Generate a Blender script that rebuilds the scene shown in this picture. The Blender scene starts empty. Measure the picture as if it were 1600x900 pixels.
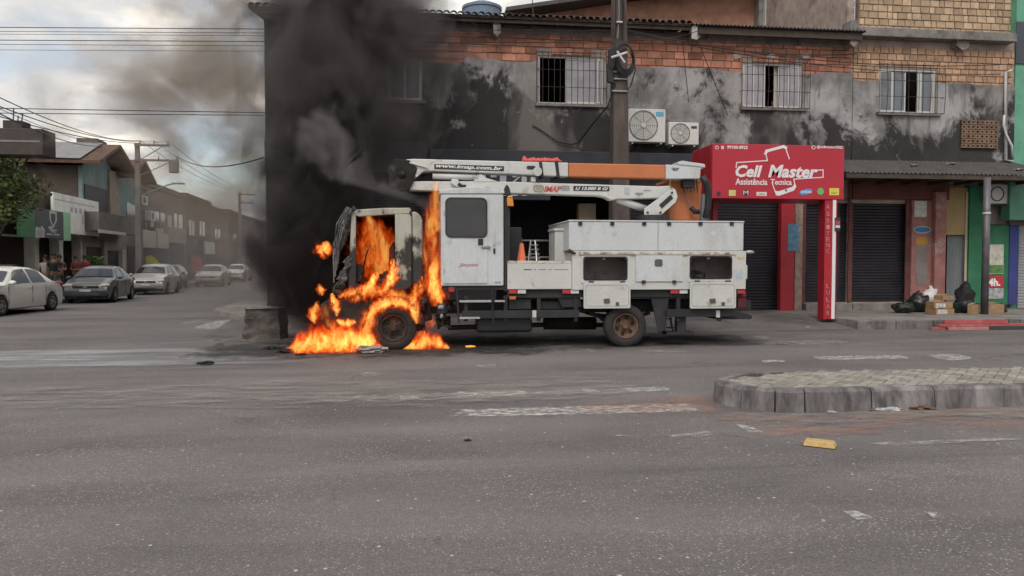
import bpy, bmesh, math, random
from mathutils import Vector, Matrix, noise as mnoise
R = math.radians
random.seed(7)
SC = bpy.context.scene
COL = SC.collection

# ---------------------------------------------------------------- camera
FPX, TH, CAMZ = 1155.6, R(7.1), 1.6
PH = math.atan(40 / FPX)
cam_data = bpy.data.cameras.new('camera')
cam_data.sensor_width = 36.0
cam_data.lens = 36.0 * FPX / 1600
cam_data.clip_start, cam_data.clip_end = 0.1, 3000
cam = bpy.data.objects.new('camera', cam_data)
cam.location = (0, 0, CAMZ)
cam.rotation_euler = (R(90) - PH, 0, -TH)
COL.objects.link(cam)
SC.camera = cam

# ---------------------------------------------------------------- world, sun, exposure
SUN_EL, SUN_AZ = R(48), R(200)      # azimuth measured clockwise from +Y
w = bpy.data.worlds.new('World'); SC.world = w; w.use_nodes = True
nt = w.node_tree; N = nt.nodes; L = nt.links; N.clear()
def wn(t, **k):
    n = N.new(t)
    for a, b in k.items(): setattr(n, a, b)
    return n
out = wn('ShaderNodeOutputWorld'); bg = wn('ShaderNodeBackground'); bg.inputs[1].default_value = 1.0
sky = wn('ShaderNodeTexSky', sky_type='NISHITA'); sky.sun_disc = False
sky.sun_elevation = SUN_EL; sky.sun_rotation = SUN_AZ
skym = wn('ShaderNodeMixRGB', blend_type='MULTIPLY'); skym.inputs[0].default_value = 1; skym.inputs[2].default_value = (.13, .115, .10, 1)
L.new(sky.outputs[0], skym.inputs[1])
tc = wn('ShaderNodeTexCoord'); sep = wn('ShaderNodeSeparateXYZ'); L.new(tc.outputs['Generated'], sep.inputs[0])
zc = wn('ShaderNodeMath', operation='MAXIMUM'); zc.inputs[1].default_value = 0.0; L.new(sep.outputs[2], zc.inputs[0])
za = wn('ShaderNodeMath', operation='ADD'); za.inputs[1].default_value = 0.22; L.new(zc.outputs[0], za.inputs[0])
dv = wn('ShaderNodeVectorMath', operation='DIVIDE'); cz = wn('ShaderNodeCombineXYZ')
for i in range(3): L.new(za.outputs[0], cz.inputs[i])
L.new(tc.outputs['Generated'], dv.inputs[0]); L.new(cz.outputs[0], dv.inputs[1])
n1 = wn('ShaderNodeTexNoise'); n1.inputs['Scale'].default_value = 1.7; n1.inputs['Detail'].default_value = 9; n1.inputs['Roughness'].default_value = .56; n1.inputs['Distortion'].default_value = .35
L.new(dv.outputs[0], n1.inputs['Vector'])
n2 = wn('ShaderNodeTexNoise'); n2.inputs['Scale'].default_value = 2.9; n2.inputs['Detail'].default_value = 7; n2.inputs['Roughness'].default_value = .5; n2.inputs['Distortion'].default_value = .25
L.new(dv.outputs[0], n2.inputs['Vector'])
cr = wn('ShaderNodeValToRGB'); e = cr.color_ramp.elements     # cloud shade
e[0].position = .38; e[0].color = (.38, .385, .40, 1); e[1].position = .66; e[1].color = (.98, .89, .76, 1)
m_ = cr.color_ramp.elements.new(.52); m_.color = (.50, .485, .465, 1)
L.new(n2.outputs[0], cr.inputs[0])
cm = wn('ShaderNodeValToRGB'); cm.color_ramp.elements[0].position = .32; cm.color_ramp.elements[1].position = .50
L.new(n1.outputs[0], cm.inputs[0])
mixc = wn('ShaderNodeMixRGB'); L.new(cm.outputs[0], mixc.inputs[0]); L.new(skym.outputs[0], mixc.inputs[1]); L.new(cr.outputs[0], mixc.inputs[2])
lum = wn('ShaderNodeMapRange'); lum.inputs[1].default_value = 0; lum.inputs[2].default_value = 1; lum.inputs[3].default_value = 1.16; lum.inputs[4].default_value = 1.75   # overcast: zenith brighter than horizon
L.new(zc.outputs[0], lum.inputs[0])
mul = wn('ShaderNodeVectorMath', operation='SCALE'); L.new(mixc.outputs[0], mul.inputs[0]); L.new(lum.outputs[0], mul.inputs['Scale'])
L.new(mul.outputs[0], bg.inputs[0]); L.new(bg.outputs[0], out.inputs[0])

sd = bpy.data.lights.new('sun', 'SUN'); sd.energy = 1.3; sd.angle = R(25); sd.color = (1, .95, .88)
sun = bpy.data.objects.new('sun', sd)
sdir = Vector((math.sin(SUN_AZ) * math.cos(SUN_EL), math.cos(SUN_AZ) * math.cos(SUN_EL), math.sin(SUN_EL)))
sun.rotation_euler = sdir.to_track_quat('Z', 'Y').to_euler(); sun.location = sdir * 60
COL.objects.link(sun)

vs = SC.view_settings
vs.view_transform = 'Standard'; vs.look = 'None'; vs.exposure = 0.38; vs.gamma = 1.0; vs.use_curve_mapping = False
SC.render.engine = 'CYCLES'
cy = SC.cycles
cy.use_denoising = True
cy.use_adaptive_sampling = True; cy.adaptive_threshold = .03
try: cy.denoiser = 'OPENIMAGEDENOISE'
except Exception: pass
cy.max_bounces = 4; cy.diffuse_bounces = 2; cy.glossy_bounces = 2; cy.transmission_bounces = 4; cy.transparent_max_bounces = 12
cy.volume_bounces = 0; cy.volume_max_steps = 256; cy.volume_step_rate = 1.0
cy.sample_clamp_indirect = 6

# ---------------------------------------------------------------- sight lines: photo pixel -> point on a real plane
FW = Vector((math.sin(TH) * math.cos(PH), math.cos(TH) * math.cos(PH), -math.sin(PH)))
RT = Vector((math.cos(TH), -math.sin(TH), 0)); UP = RT.cross(FW)
def ray(px, py): return FW + RT * ((px - 800) / FPX) + UP * ((450 - py) / FPX)
def P(px, py, Y):
    d = ray(px, py); t = Y / d.y
    return Vector((0, 0, CAMZ)) + d * t
def G(px, py, z=0.0):
    d = ray(px, py); t = (z - CAMZ) / d.z
    return Vector((0, 0, CAMZ)) + d * t
def X(px, Y, py=400): return P(px, py, Y).x
def Z(py, Y, px): return P(px, py, Y).z
def rect(px0, py0, px1, py1, Y):
    a = P(px0, (py0 + py1) / 2, Y).x; b = P(px1, (py0 + py1) / 2, Y).x; m = (px0 + px1) / 2
    return a, b, P(m, py1, Y).z, P(m, py0, Y).z        # x0,x1,z0,z1

# ---------------------------------------------------------------- materials
MATS = {}
def mat(name, col, rough=.65, metal=0.0, var=.16, scale=2.5, bump=0.0, bscale=60, dirt=None, dcol=(.06, .05, .045), dscale=1.6, dlo=.52, dhi=.66,
        rnd=0.0, spec=.4, stretch=None, ramp=None, emit=None, coat=0):
    if name in MATS: return MATS[name]
    m = bpy.data.materials.new(name); m.use_nodes = True
    t = m.node_tree; nn = t.nodes; ll = t.links
    b = nn['Principled BSDF']; b.inputs['Roughness'].default_value = rough; b.inputs['Metallic'].default_value = metal
    b.inputs['Specular IOR Level'].default_value = spec
    if coat: b.inputs['Coat Weight'].default_value = coat; b.inputs['Coat Roughness'].default_value = .08
    tc = nn.new('ShaderNodeTexCoord'); geo = nn.new('ShaderNodeNewGeometry')
    vec = geo.outputs['Position']
    if stretch:
        mp = nn.new('ShaderNodeMapping'); mp.inputs['Scale'].default_value = stretch; ll.new(vec, mp.inputs[0]); vec = mp.outputs[0]
    def noise(s, det=6, rg=.6, dist=0):
        n = nn.new('ShaderNodeTexNoise'); n.inputs['Scale'].default_value = s; n.inputs['Detail'].default_value = det
        n.inputs['Roughness'].default_value = rg; n.inputs['Distortion'].default_value = dist; ll.new(vec, n.inputs['Vector']); return n
    base = noise(scale)
    r = nn.new('ShaderNodeValToRGB'); e = r.color_ramp.elements
    e[0].position = .3; e[1].position = .7
    e[0].color = tuple(min(1, c * (1 - var)) for c in col) + (1,); e[1].color = tuple(min(1, c * (1 + var)) for c in col) + (1,)
    if ramp:
        e[0].position, e[0].color = ramp[0][0], tuple(ramp[0][1]) + (1,)
        e[1].position, e[1].color = ramp[-1][0], tuple(ramp[-1][1]) + (1,)
        for p, c in ramp[1:-1]: r.color_ramp.elements.new(p).color = tuple(c) + (1,)
    ll.new(base.outputs[0], r.inputs[0]); cur = r.outputs[0]
    if rnd:
        oi = nn.new('ShaderNodeObjectInfo'); mr = nn.new('ShaderNodeMapRange'); mr.inputs[3].default_value = 1 - rnd; mr.inputs[4].default_value = 1 + rnd
        ll.new(oi.outputs['Random'], mr.inputs[0]); sc_ = nn.new('ShaderNodeVectorMath'); sc_.operation = 'SCALE'
        ll.new(cur, sc_.inputs[0]); ll.new(mr.outputs[0], sc_.inputs['Scale']); cur = sc_.outputs[0]
    fine = noise(38, 4, .7)
    fr = nn.new('ShaderNodeMapRange'); fr.inputs[1].default_value = .3; fr.inputs[2].default_value = .7; fr.inputs[3].default_value = .9; fr.inputs[4].default_value = 1.1
    ll.new(fine.outputs[0], fr.inputs[0]); sc2 = nn.new('ShaderNodeVectorMath'); sc2.operation = 'SCALE'
    ll.new(cur, sc2.inputs[0]); ll.new(fr.outputs[0], sc2.inputs['Scale']); cur = sc2.outputs[0]
    if dirt:
        dn = noise(dscale, 8, .68, .3); dr = nn.new('ShaderNodeMapRange'); dr.inputs[1].default_value = dlo; dr.inputs[2].default_value = dhi
        dr.inputs[3].default_value = 0; dr.inputs[4].default_value = dirt; ll.new(dn.outputs[0], dr.inputs[0])
        mx = nn.new('ShaderNodeMixRGB'); ll.new(dr.outputs[0], mx.inputs[0]); ll.new(cur, mx.inputs[1]); mx.inputs[2].default_value = tuple(dcol) + (1,); cur = mx.outputs[0]
        rr = nn.new('ShaderNodeMapRange'); rr.inputs[3].default_value = rough; rr.inputs[4].default_value = min(1, rough + .3); ll.new(dr.outputs[0], rr.inputs[0]); ll.new(rr.outputs[0], b.inputs['Roughness'])
    ll.new(cur, b.inputs['Base Color'])
    if emit:
        b.inputs['Emission Color'].default_value = tuple(emit[0]) + (1,); b.inputs['Emission Strength'].default_value = emit[1]
    if bump:
        bn = noise(bscale, 5, .65); bp = nn.new('ShaderNodeBump'); bp.inputs['Strength'].default_value = bump; bp.inputs['Distance'].default_value = .02
        ll.new(bn.outputs[0], bp.inputs['Height']); ll.new(bp.outputs[0], b.inputs['Normal'])
    MATS[name] = m
    return m

def glass_mat(name, col=(.03, .035, .04), rough=.05):
    return mat(name, col, rough, var=.2, spec=.6)

def sheet_mat(name, col, lo, hi, scale=4, stretch=(1, 1, 1), maxa=.9, rough=.8):
    """worn paint or dust lying on the road: opaque where it is left, clear where it has worn off"""
    if name in MATS: return MATS[name]
    m = bpy.data.materials.new(name); m.use_nodes = True; t = m.node_tree; nn = t.nodes; ll = t.links
    b = nn['Principled BSDF']; b.inputs['Base Color'].default_value = tuple(col) + (1,); b.inputs['Roughness'].default_value = rough
    geo = nn.new('ShaderNodeNewGeometry'); mp = nn.new('ShaderNodeMapping'); mp.inputs['Scale'].default_value = stretch; ll.new(geo.outputs['Position'], mp.inputs[0])
    n = nn.new('ShaderNodeTexNoise'); n.inputs['Scale'].default_value = scale; n.inputs['Detail'].default_value = 9; n.inputs['Roughness'].default_value = .72; ll.new(mp.outputs[0], n.inputs[0])
    # fade to the sheet's own edge (uv 0..1)
    uv = nn.new('ShaderNodeTexCoord'); sp = nn.new('ShaderNodeSeparateXYZ'); ll.new(uv.outputs['Generated'], sp.inputs[0])
    def edge(o, wdt):
        a = nn.new('ShaderNodeMath'); a.operation = 'PINGPONG'; a.inputs[1].default_value = .5; ll.new(o, a.inputs[0])
        r = nn.new('ShaderNodeMapRange'); r.inputs[1].default_value = 0; r.inputs[2].default_value = wdt; ll.new(a.outputs[0], r.inputs[0]); return r.outputs[0]
    ex, ey = edge(sp.outputs[0], .12), edge(sp.outputs[1], .22)
    em = nn.new('ShaderNodeMath'); em.operation = 'MULTIPLY'; ll.new(ex, em.inputs[0]); ll.new(ey, em.inputs[1])
    es = nn.new('ShaderNodeMapRange'); es.inputs[3].default_value = -.22; es.inputs[4].default_value = 0.0; ll.new(em.outputs[0], es.inputs[0])
    ad = nn.new('ShaderNodeMath'); ll.new(n.outputs[0], ad.inputs[0]); ll.new(es.outputs[0], ad.inputs[1])
    mr = nn.new('ShaderNodeMapRange'); mr.inputs[1].default_value = lo; mr.inputs[2].default_value = hi; mr.inputs[3].default_value = 0; mr.inputs[4].default_value = maxa
    ll.new(ad.outputs[0], mr.inputs[0]); ll.new(mr.outputs[0], b.inputs['Alpha'])
    MATS[name] = m
    return m

# ---------------------------------------------------------------- mesh helpers
ROOTS = {}
class MB:
    def __init__(s): s.v = []; s.f = []
    def add(s, vs, fs):
        o = len(s.v); s.v += [tuple(v) for v in vs]; s.f += [tuple(i + o for i in f) for f in fs]; return s
    def box(s, x0, x1, y0, y1, z0, z1):
        if x0 > x1: x0, x1 = x1, x0
        if y0 > y1: y0, y1 = y1, y0
        if z0 > z1: z0, z1 = z1, z0
        return s.add([(x0, y0, z0), (x1, y0, z0), (x1, y1, z0), (x0, y1, z0), (x0, y0, z1), (x1, y0, z1), (x1, y1, z1), (x0, y1, z1)],
                     [(0, 3, 2, 1), (4, 5, 6, 7), (0, 1, 5, 4), (1, 2, 6, 5), (2, 3, 7, 6), (3, 0, 4, 7)])
    def prism_y(s, pts, y0, y1):
        """outline in (x, z), extruded along y"""
        n = len(pts)
        area = sum(pts[i][0] * pts[(i + 1) % n][1] - pts[(i + 1) % n][0] * pts[i][1] for i in range(n))
        if area < 0: pts = pts[::-1]
        vs = [(p[0], y0, p[1]) for p in pts] + [(p[0], y1, p[1]) for p in pts]
        fs = [tuple(range(n)), tuple(range(2 * n - 1, n - 1, -1))] + [(i, i + n, (i + 1) % n + n, (i + 1) % n) for i in range(n)]
        return s.add(vs, fs)
    def prism_z(s, pts, z0, z1):
        n = len(pts)
        area = sum(pts[i][0] * pts[(i + 1) % n][1] - pts[(i + 1) % n][0] * pts[i][1] for i in range(n))
        if area < 0: pts = pts[::-1]
        vs = [(p[0], p[1], z0) for p in pts] + [(p[0], p[1], z1) for p in pts]
        fs = [tuple(range(n - 1, -1, -1)), tuple(range(n, 2 * n))] + [(i, (i + 1) % n, (i + 1) % n + n, i + n) for i in range(n)]
        return s.add(vs, fs)
    def cyl(s, a, b, r0, r1=None, n=12):
        r1 = r0 if r1 is None else r1
        a, b = Vector(a), Vector(b); d = (b - a).normalized()
        u = d.orthogonal().normalized(); v = d.cross(u)
        vs = []
        for c, r in ((a, r0), (b, r1)):
            for i in range(n):
                t = 2 * math.pi * i / n; vs.append(c + u * (math.cos(t) * r) + v * (math.sin(t) * r))
        fs = [(i, (i + 1) % n, (i + 1) % n + n, i + n) for i in range(n)] + [tuple(range(n - 1, -1, -1)), tuple(range(n, 2 * n))]
        return s.add(vs, fs)
    def tube(s, pts, r, n=6):
        pts = [Vector(p) for p in pts]; rings = []
        rr = r if isinstance(r, (list, tuple)) else [r] * len(pts)
        ref = Vector((0.13, 0.27, 1)).normalized()
        for i, p in enumerate(pts):
            d = (pts[min(i + 1, len(pts) - 1)] - pts[max(i - 1, 0)]).normalized()
            u = d.cross(ref); u = u.normalized() if u.length > 1e-4 else d.orthogonal().normalized(); v = d.cross(u)
            rings.append([p + u * (math.cos(2 * math.pi * k / n) * rr[i]) + v * (math.sin(2 * math.pi * k / n) * rr[i]) for k in range(n)])
        vs = [q for rg in rings for q in rg]; fs = []
        for i in range(len(pts) - 1):
            for k in range(n): fs.append((i * n + k, i * n + (k + 1) % n, (i + 1) * n + (k + 1) % n, (i + 1) * n + k))
        fs += [tuple(range(n - 1, -1, -1)), tuple(range((len(pts) - 1) * n, len(pts) * n))]
        return s.add(vs, fs)
    def lathe_y(s, c, prof, n=32):
        """profile of (radius, y offset) spun round the y axis through c"""
        c = Vector(c); vs = []; m = len(prof)
        for i in range(n):
            t = 2 * math.pi * i / n
            for r, y in prof: vs.append((c.x + r * math.cos(t), c.y + y, c.z + r * math.sin(t)))
        fs = []
        for i in range(n):
            for j in range(m - 1): fs.append((i * m + j, ((i + 1) % n) * m + j, ((i + 1) % n) * m + j + 1, i * m + j + 1))
        return s.add(vs, fs)
    def lathe_z(s, c, prof, n=24):
        c = Vector(c); vs = []; m = len(prof)
        for i in range(n):
            t = 2 * math.pi * i / n
            for r, z in prof: vs.append((c.x + r * math.cos(t), c.y + r * math.sin(t), c.z + z))
        fs = []
        for i in range(n):
            for j in range(m - 1): fs.append((i * m + j, i * m + j + 1, ((i + 1) % n) * m + j + 1, ((i + 1) % n) * m + j)[::-1])
        return s.add(vs, fs)
    def blob(s, c, rad, sub=2, amp=.2, fq=1.5, seed=0):
        bm = bmesh.new(); bmesh.ops.create_icosphere(bm, subdivisions=sub, radius=1)
        sd_ = Vector((seed * 3.1, seed * 1.7, seed * 2.3)); vs = []
        for v in bm.verts:
            k = 1 + amp * mnoise.noise(v.co * fq + sd_) * 2
            vs.append((c[0] + v.co.x * rad[0] * k, c[1] + v.co.y * rad[1] * k, c[2] + v.co.z * rad[2] * k))
        fs = [[v.index for v in f.verts] for f in bm.faces]; bm.free()
        return s.add(vs, fs)
    def build(s, name, m, parent=None, smooth=False, bevel=0, bseg=2, local=False, solid=0):
        me = bpy.data.meshes.new(name); me.from_pydata(s.v, [], s.f); me.update()
        if smooth is True: me.polygons.foreach_set('use_smooth', [True] * len(me.polygons))
        me.materials.append(m)
        o = bpy.data.objects.new(name, me); COL.objects.link(o)
        if solid:
            k = o.modifiers.new('solid', 'SOLIDIFY'); k.thickness = solid; k.offset = 0
        if bevel:
            k = o.modifiers.new('bevel', 'BEVEL'); k.width = bevel; k.segments = bseg; k.limit_method = 'ANGLE'; k.angle_limit = R(35); k.harden_normals = False
        if parent is not None:
            o.parent = parent
            if parent.name in ROOTS and not local: o.matrix_parent_inverse = ROOTS[parent.name].inverted()
        return o
def tag(o, label=None, cat=None, group=None, kind=None):
    if label: o['label'] = label
    if cat: o['category'] = cat
    if group: o['group'] = group
    if kind: o['kind'] = kind
    return o
def thing(name, label, cat, loc=(0, 0, 0), rz=0, group=None):
    o = bpy.data.objects.new(name, None); COL.objects.link(o)
    o.empty_display_size = .2
    o.location = loc; o.rotation_euler = (0, 0, rz)
    ROOTS[o.name] = Matrix.Translation(Vector(loc)) @ Matrix.Rotation(rz, 4, 'Z')
    return tag(o, label, cat, group)
def structure(o): o['kind'] = 'structure'; return o
def copy_tree(o, parent=None):
    c = o.copy(); COL.objects.link(c); c.parent = parent
    for ch in list(o.children): copy_tree(ch, c)
    return c
def box(name, m, parent, x0, x1, y0, y1, z0, z1, bevel=.008, **k):
    return MB().box(x0, x1, y0, y1, z0, z1).build(name, m, parent, bevel=bevel, **k)
def pbox(name, m, parent, px0, py0, px1, py1, Y0, Y1, bevel=.008, **k):
    a, b, c, d = rect(px0, py0, px1, py1, Y0)
    return box(name, m, parent, a, b, Y0, Y1, c, d, bevel, **k)
def poly(pts, Y): return [(P(a, b, Y).x, P(a, b, Y).z) for a, b in pts]
def pprism(name, m, parent, pts, Y0, Y1, bevel=.006, **k):
    return MB().prism_y(poly(pts, Y0), Y0, Y1).build(name, m, parent, bevel=bevel, **k)
def rrect(x0, x1, z0, z1, r, n=5):
    pts = []
    for cx, cz, a0 in ((x1 - r, z1 - r, 0), (x0 + r, z1 - r, 90), (x0 + r, z0 + r, 180), (x1 - r, z0 + r, 270)):
        for i in range(n + 1):
            a = R(a0 + 90 * i / n); pts.append((cx + r * math.cos(a), cz + r * math.sin(a)))
    return pts
def frame_y(outer, inner, y0, y1):
    """flat frame: outer outline with a hole; both the same count of points"""
    m = MB(); n = len(outer)
    vs = [(p[0], y0, p[1]) for p in outer] + [(p[0], y0, p[1]) for p in inner] + [(p[0], y1, p[1]) for p in outer] + [(p[0], y1, p[1]) for p in inner]
    fs = []
    for i in range(n):
        j = (i + 1) % n
        fs += [(i, i + n, j + n, j), (i + 2 * n, j + 2 * n, j + 3 * n, i + 3 * n), (i, j, j + 2 * n, i + 2 * n), (i + n, i + 3 * n, j + 3 * n, j + n)]
    return m.add(vs, fs)
def text(name, s, m, parent, x0, x1, z0, z1, y, shear=0, bold=.02, depth=.004, yaw=0, rot=None, local=False):
    """lettering cut as thin plates, fitted to a box on a plane that faces -y"""
    cu = bpy.data.curves.new('t', 'FONT'); cu.body = s; cu.shear = shear; cu.offset = bold; cu.extrude = .5; cu.resolution_u = 2
    t = bpy.data.objects.new('t', cu); COL.objects.link(t)
    dg = bpy.context.evaluated_depsgraph_get(); me = bpy.data.meshes.new_from_object(t.evaluated_get(dg))
    bpy.data.objects.remove(t); bpy.data.curves.remove(cu)
    xs = [v.co.x for v in me.vertices]; ys = [v.co.y for v in me.vertices]
    ax, bx_, ay, by = min(xs), max(xs), min(ys), max(ys)
    for v in me.vertices:
        v.co = Vector((x0 + (v.co.x - ax) / (bx_ - ax) * (x1 - x0), y - depth / 2 - v.co.z * depth, z0 + (v.co.y - ay) / (by - ay) * (z1 - z0)))
    me.materials.clear(); me.materials.append(m); me.name = name
    o = bpy.data.objects.new(name, me); COL.objects.link(o)
    if parent is not None:
        o.parent = parent
        if parent.name in ROOTS and not local: o.matrix_parent_inverse = ROOTS[parent.name].inverted()
    return o
def ptext(name, s, m, parent, px0, py0, px1, py1, Y, **k):
    a, b, c, d = rect(px0, py0, px1, py1, Y)
    return text(name, s, m, parent, a, b, c, d, Y, **k)
def wall_grid(x0, x1, z0, z1, y0, y1, holes):
    """slab with rectangular openings, faces only where they show"""
    xs = sorted({x0, x1, *[min(max(h[i], x0), x1) for h in holes for i in (0, 1)]}); zs = sorted({z0, z1, *[min(max(h[i], z0), z1) for h in holes for i in (2, 3)]})
    def solid(i, j):
        if not (0 <= i < len(xs) - 1 and 0 <= j < len(zs) - 1): return False
        cx, cz_ = (xs[i] + xs[i + 1]) / 2, (zs[j] + zs[j + 1]) / 2
        return not any(h[0] < cx < h[1] and h[2] < cz_ < h[3] for h in holes)
    m = MB()
    for i in range(len(xs) - 1):
        for j in range(len(zs) - 1):
            if not solid(i, j): continue
            a, b, c, d = xs[i], xs[i + 1], zs[j], zs[j + 1]
            m.add([(a, y0, c), (b, y0, c), (b, y0, d), (a, y0, d), (a, y1, c), (b, y1, c), (b, y1, d), (a, y1, d)],
                  [(0, 1, 2, 3), (7, 6, 5, 4)] + ([(3, 2, 6, 7)] if not solid(i, j + 1) else []) + ([(0, 4, 5, 1)] if not solid(i, j - 1) else [])
                  + ([(1, 5, 6, 2)] if not solid(i + 1, j) else []) + ([(0, 3, 7, 4)] if not solid(i - 1, j) else []))
    return m
# ================================================================ ground, road, pavements
def asphalt_mat():
    m = bpy.data.materials.new('worn_asphalt'); m.use_nodes = True; t = m.node_tree; nn = t.nodes; ll = t.links
    b = nn['Principled BSDF']; b.inputs['Roughness'].default_value = .82; b.inputs['Specular IOR Level'].default_value = .3
    geo = nn.new('ShaderNodeNewGeometry'); vec = geo.outputs['Position']
    def nz(s, det=5, rg=.6, st=None, dist=0):
        v = vec
        if st:
            mp = nn.new('ShaderNodeMapping'); mp.inputs['Scale'].default_value = st; ll.new(vec, mp.inputs[0]); v = mp.outputs[0]
        n = nn.new('ShaderNodeTexNoise'); n.inputs['Scale'].default_value = s; n.inputs['Detail'].default_value = det; n.inputs['Roughness'].default_value = rg
        n.inputs['Distortion'].default_value = dist; ll.new(v, n.inputs[0]); return n.outputs[0]
    def rng(o, a, b_, c, d):
        r = nn.new('ShaderNodeMapRange'); r.inputs[1].default_value = a; r.inputs[2].default_value = b_; r.inputs[3].default_value = c; r.inputs[4].default_value = d
        ll.new(o, r.inputs[0]); return r.outputs[0]
    def mul(a, b_):
        r = nn.new('ShaderNodeMath'); r.operation = 'MULTIPLY'; ll.new(a, r.inputs[0]); ll.new(b_, r.inputs[1]); return r.outputs[0]
    def mixc(f, a, c):
        r = nn.new('ShaderNodeMixRGB'); ll.new(f, r.inputs[0]); ll.new(a, r.inputs[1]); r.inputs[2].default_value = tuple(c) + (1,); return r.outputs[0]
    cr = nn.new('ShaderNodeValToRGB'); e = cr.color_ramp.elements
    e[0].position = .32; e[0].color = (.092, .083, .083, 1); e[1].position = .68; e[1].color = (.165, .150, .148, 1)
    ll.new(nz(.55, 7, .62, (.5, 1.2, 1), .4), cr.inputs[0])
    grain = rng(nz(70, 3, .8), .30, .70, .45, 1.55)
    grain2 = rng(nz(17, 4, .7), .3, .7, .86, 1.14)
    sc = nn.new('ShaderNodeVectorMath'); sc.operation = 'SCALE'; ll.new(cr.outputs[0], sc.inputs[0]); ll.new(mul(grain, grain2), sc.inputs['Scale'])
    # pale worn chippings
    vo = nn.new('ShaderNodeTexVoronoi'); vo.inputs['Scale'].default_value = 46; vo.inputs['Randomness'].default_value = 1; ll.new(vec, vo.inputs[0])
    spot = rng(vo.outputs['Distance'], .22, .40, 1, 0)
    sepc = nn.new('ShaderNodeSeparateColor'); ll.new(vo.outputs['Color'], sepc.inputs[0])
    pick = rng(sepc.outputs[0], .64, .72, 0, .72)
    cur = mixc(mul(mul(spot, pick), rng(nz(1.1, 3), .38, .62, .25, 1)), sc.outputs[0], (.42, .40, .38))
    vo2 = nn.new('ShaderNodeTexVoronoi'); vo2.inputs['Scale'].default_value = 11; ll.new(vec, vo2.inputs[0])
    sp2 = nn.new('ShaderNodeSeparateColor'); ll.new(vo2.outputs['Color'], sp2.inputs[0])
    cur = mixc(mul(rng(vo2.outputs['Distance'], .09, .15, 1, 0), rng(sp2.outputs[1], .86, .88, 0, .9)), cur, (.52, .50, .47))
    # dark patched strips and tar seams
    cur = mixc(rng(nz(.9, 8, .6, (.12, 1.6, 1), .2), .60, .70, 0, .45), cur, (.062, .058, .06))
    # wandering cracks, oil drips and long tyre-polished lanes
    vc = nn.new('ShaderNodeTexVoronoi'); vc.feature = 'DISTANCE_TO_EDGE'; vc.inputs['Scale'].default_value = .42
    wv = nn.new('ShaderNodeVectorMath'); wv.operation = 'MULTIPLY_ADD'; n3 = nn.new('ShaderNodeTexNoise'); n3.inputs['Scale'].default_value = 1.8; n3.inputs['Detail'].default_value = 5; ll.new(vec, n3.inputs[0])
    ll.new(n3.outputs['Color'], wv.inputs[0]); wv.inputs[1].default_value = (.9, .9, 0); ll.new(vec, wv.inputs[2]); ll.new(wv.outputs[0], vc.inputs[0])
    cur = mixc(mul(rng(vc.outputs['Distance'], .003, .009, .55, 0), rng(nz(.35, 3), .52, .62, 0, 1)), cur, (.035, .033, .034))
    cur = mixc(rng(nz(1.9, 6, .55, None, .6), .66, .74, 0, .55), cur, (.05, .047, .048))
    cur = mixc(rng(nz(.30, 5, .55, (.25, 2.2, 1), .3), .52, .64, 0, .40), cur, (.20, .178, .17))
    ll.new(cur, b.inputs['Base Color'])
    bp = nn.new('ShaderNodeBump'); bp.inputs['Strength'].default_value = .5; bp.inputs['Distance'].default_value = .012
    ll.new(nz(85, 4, .75), bp.inputs['Height']); ll.new(bp.outputs[0], b.inputs['Normal'])
    return m
ASPH = asphalt_mat()
def sheet(name, pts, z, m):
    o = MB().add([(p[0], p[1], z) for p in pts], [tuple(range(len(pts)))]).build(name, m)
    return structure(o)
sheet('ground', [(-900, -300), (900, -300), (900, 900), (-900, 900)], -.03, mat('bare_ground', (.16, .14, .12), .9, bump=.4))
sheet('road', [(-120, -20), (120, -20), (120, 16.9), (-4.6, 16.9), (-15, 170), (-27, 170), (-15.4, 18), (-120, 18)], 0, ASPH)

CONC = mat('pavement_concrete', (.20, .185, .175), .85, var=.25, scale=1.3, bump=.5, bscale=25, dirt=.7, dcol=(.09, .08, .075), dscale=.9)
KERB = mat('kerb_concrete', (.15, .138, .135), .85, var=.3, scale=2.2, bump=.8, bscale=18, dirt=.85, dcol=(.045, .04, .045), dscale=2.4, dlo=.46, dhi=.60, rnd=.15, stretch=(1, 1, .45))
XK = 10.3
# raised pavement to the right, low ramp in front of the phone shop and behind the truck
structure(MB().prism_z([(XK + .25, 16.47), (60, 16.0), (60, 20.6), (XK - .3, 20.6)], -.02, .20).build('pavement', CONC, bevel=.01))
mb = MB(); nx, ny = 24, 6; x0, x1 = -4.6, XK + .1
for i in range(nx + 1):
    for j in range(ny + 1):
        x = x0 + (x1 - x0) * i / nx; y = 16.3 + (20.6 - 16.3) * j / ny
        t = max(0, min(1, (y - 16.35) / 2.6)); z = .006 + .185 * (t * t * (3 - 2 * t)) + .012 * mnoise.noise(Vector((x * .8, y * .8, 1))) * (j > 0)
        mb.v.append((x, y, max(.004, z)))
for i in range(nx):
    for j in range(ny): mb.f.append((i * (ny + 1) + j, (i + 1) * (ny + 1) + j, (i + 1) * (ny + 1) + j + 1, i * (ny + 1) + j + 1))
structure(mb.build('pavement_ramp', mat('ramp_concrete', (.125, .116, .11), .88, var=.3, scale=.9, bump=.7, bscale=22, dirt=.7, dcol=(.06, .055, .052), dscale=.7), smooth=True))
kerb_root = structure(MB().prism_z([(XK + .35, 16.40), (60, 15.95), (60, 16.1), (XK + .35, 16.56)], -.02, .15).build('kerb', KERB))
xk = XK
for i in range(15):
    ln = .95 + .1 * random.random()
    y = 16.42 - .0094 * (xk - XK); dz = .012 * random.random()
    box('kerb_stone', KERB, kerb_root, xk + .01, xk + ln, y - .07 + .01 * random.random(), y + .12, -.02, .205 + dz, .02)
    xk += ln
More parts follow.
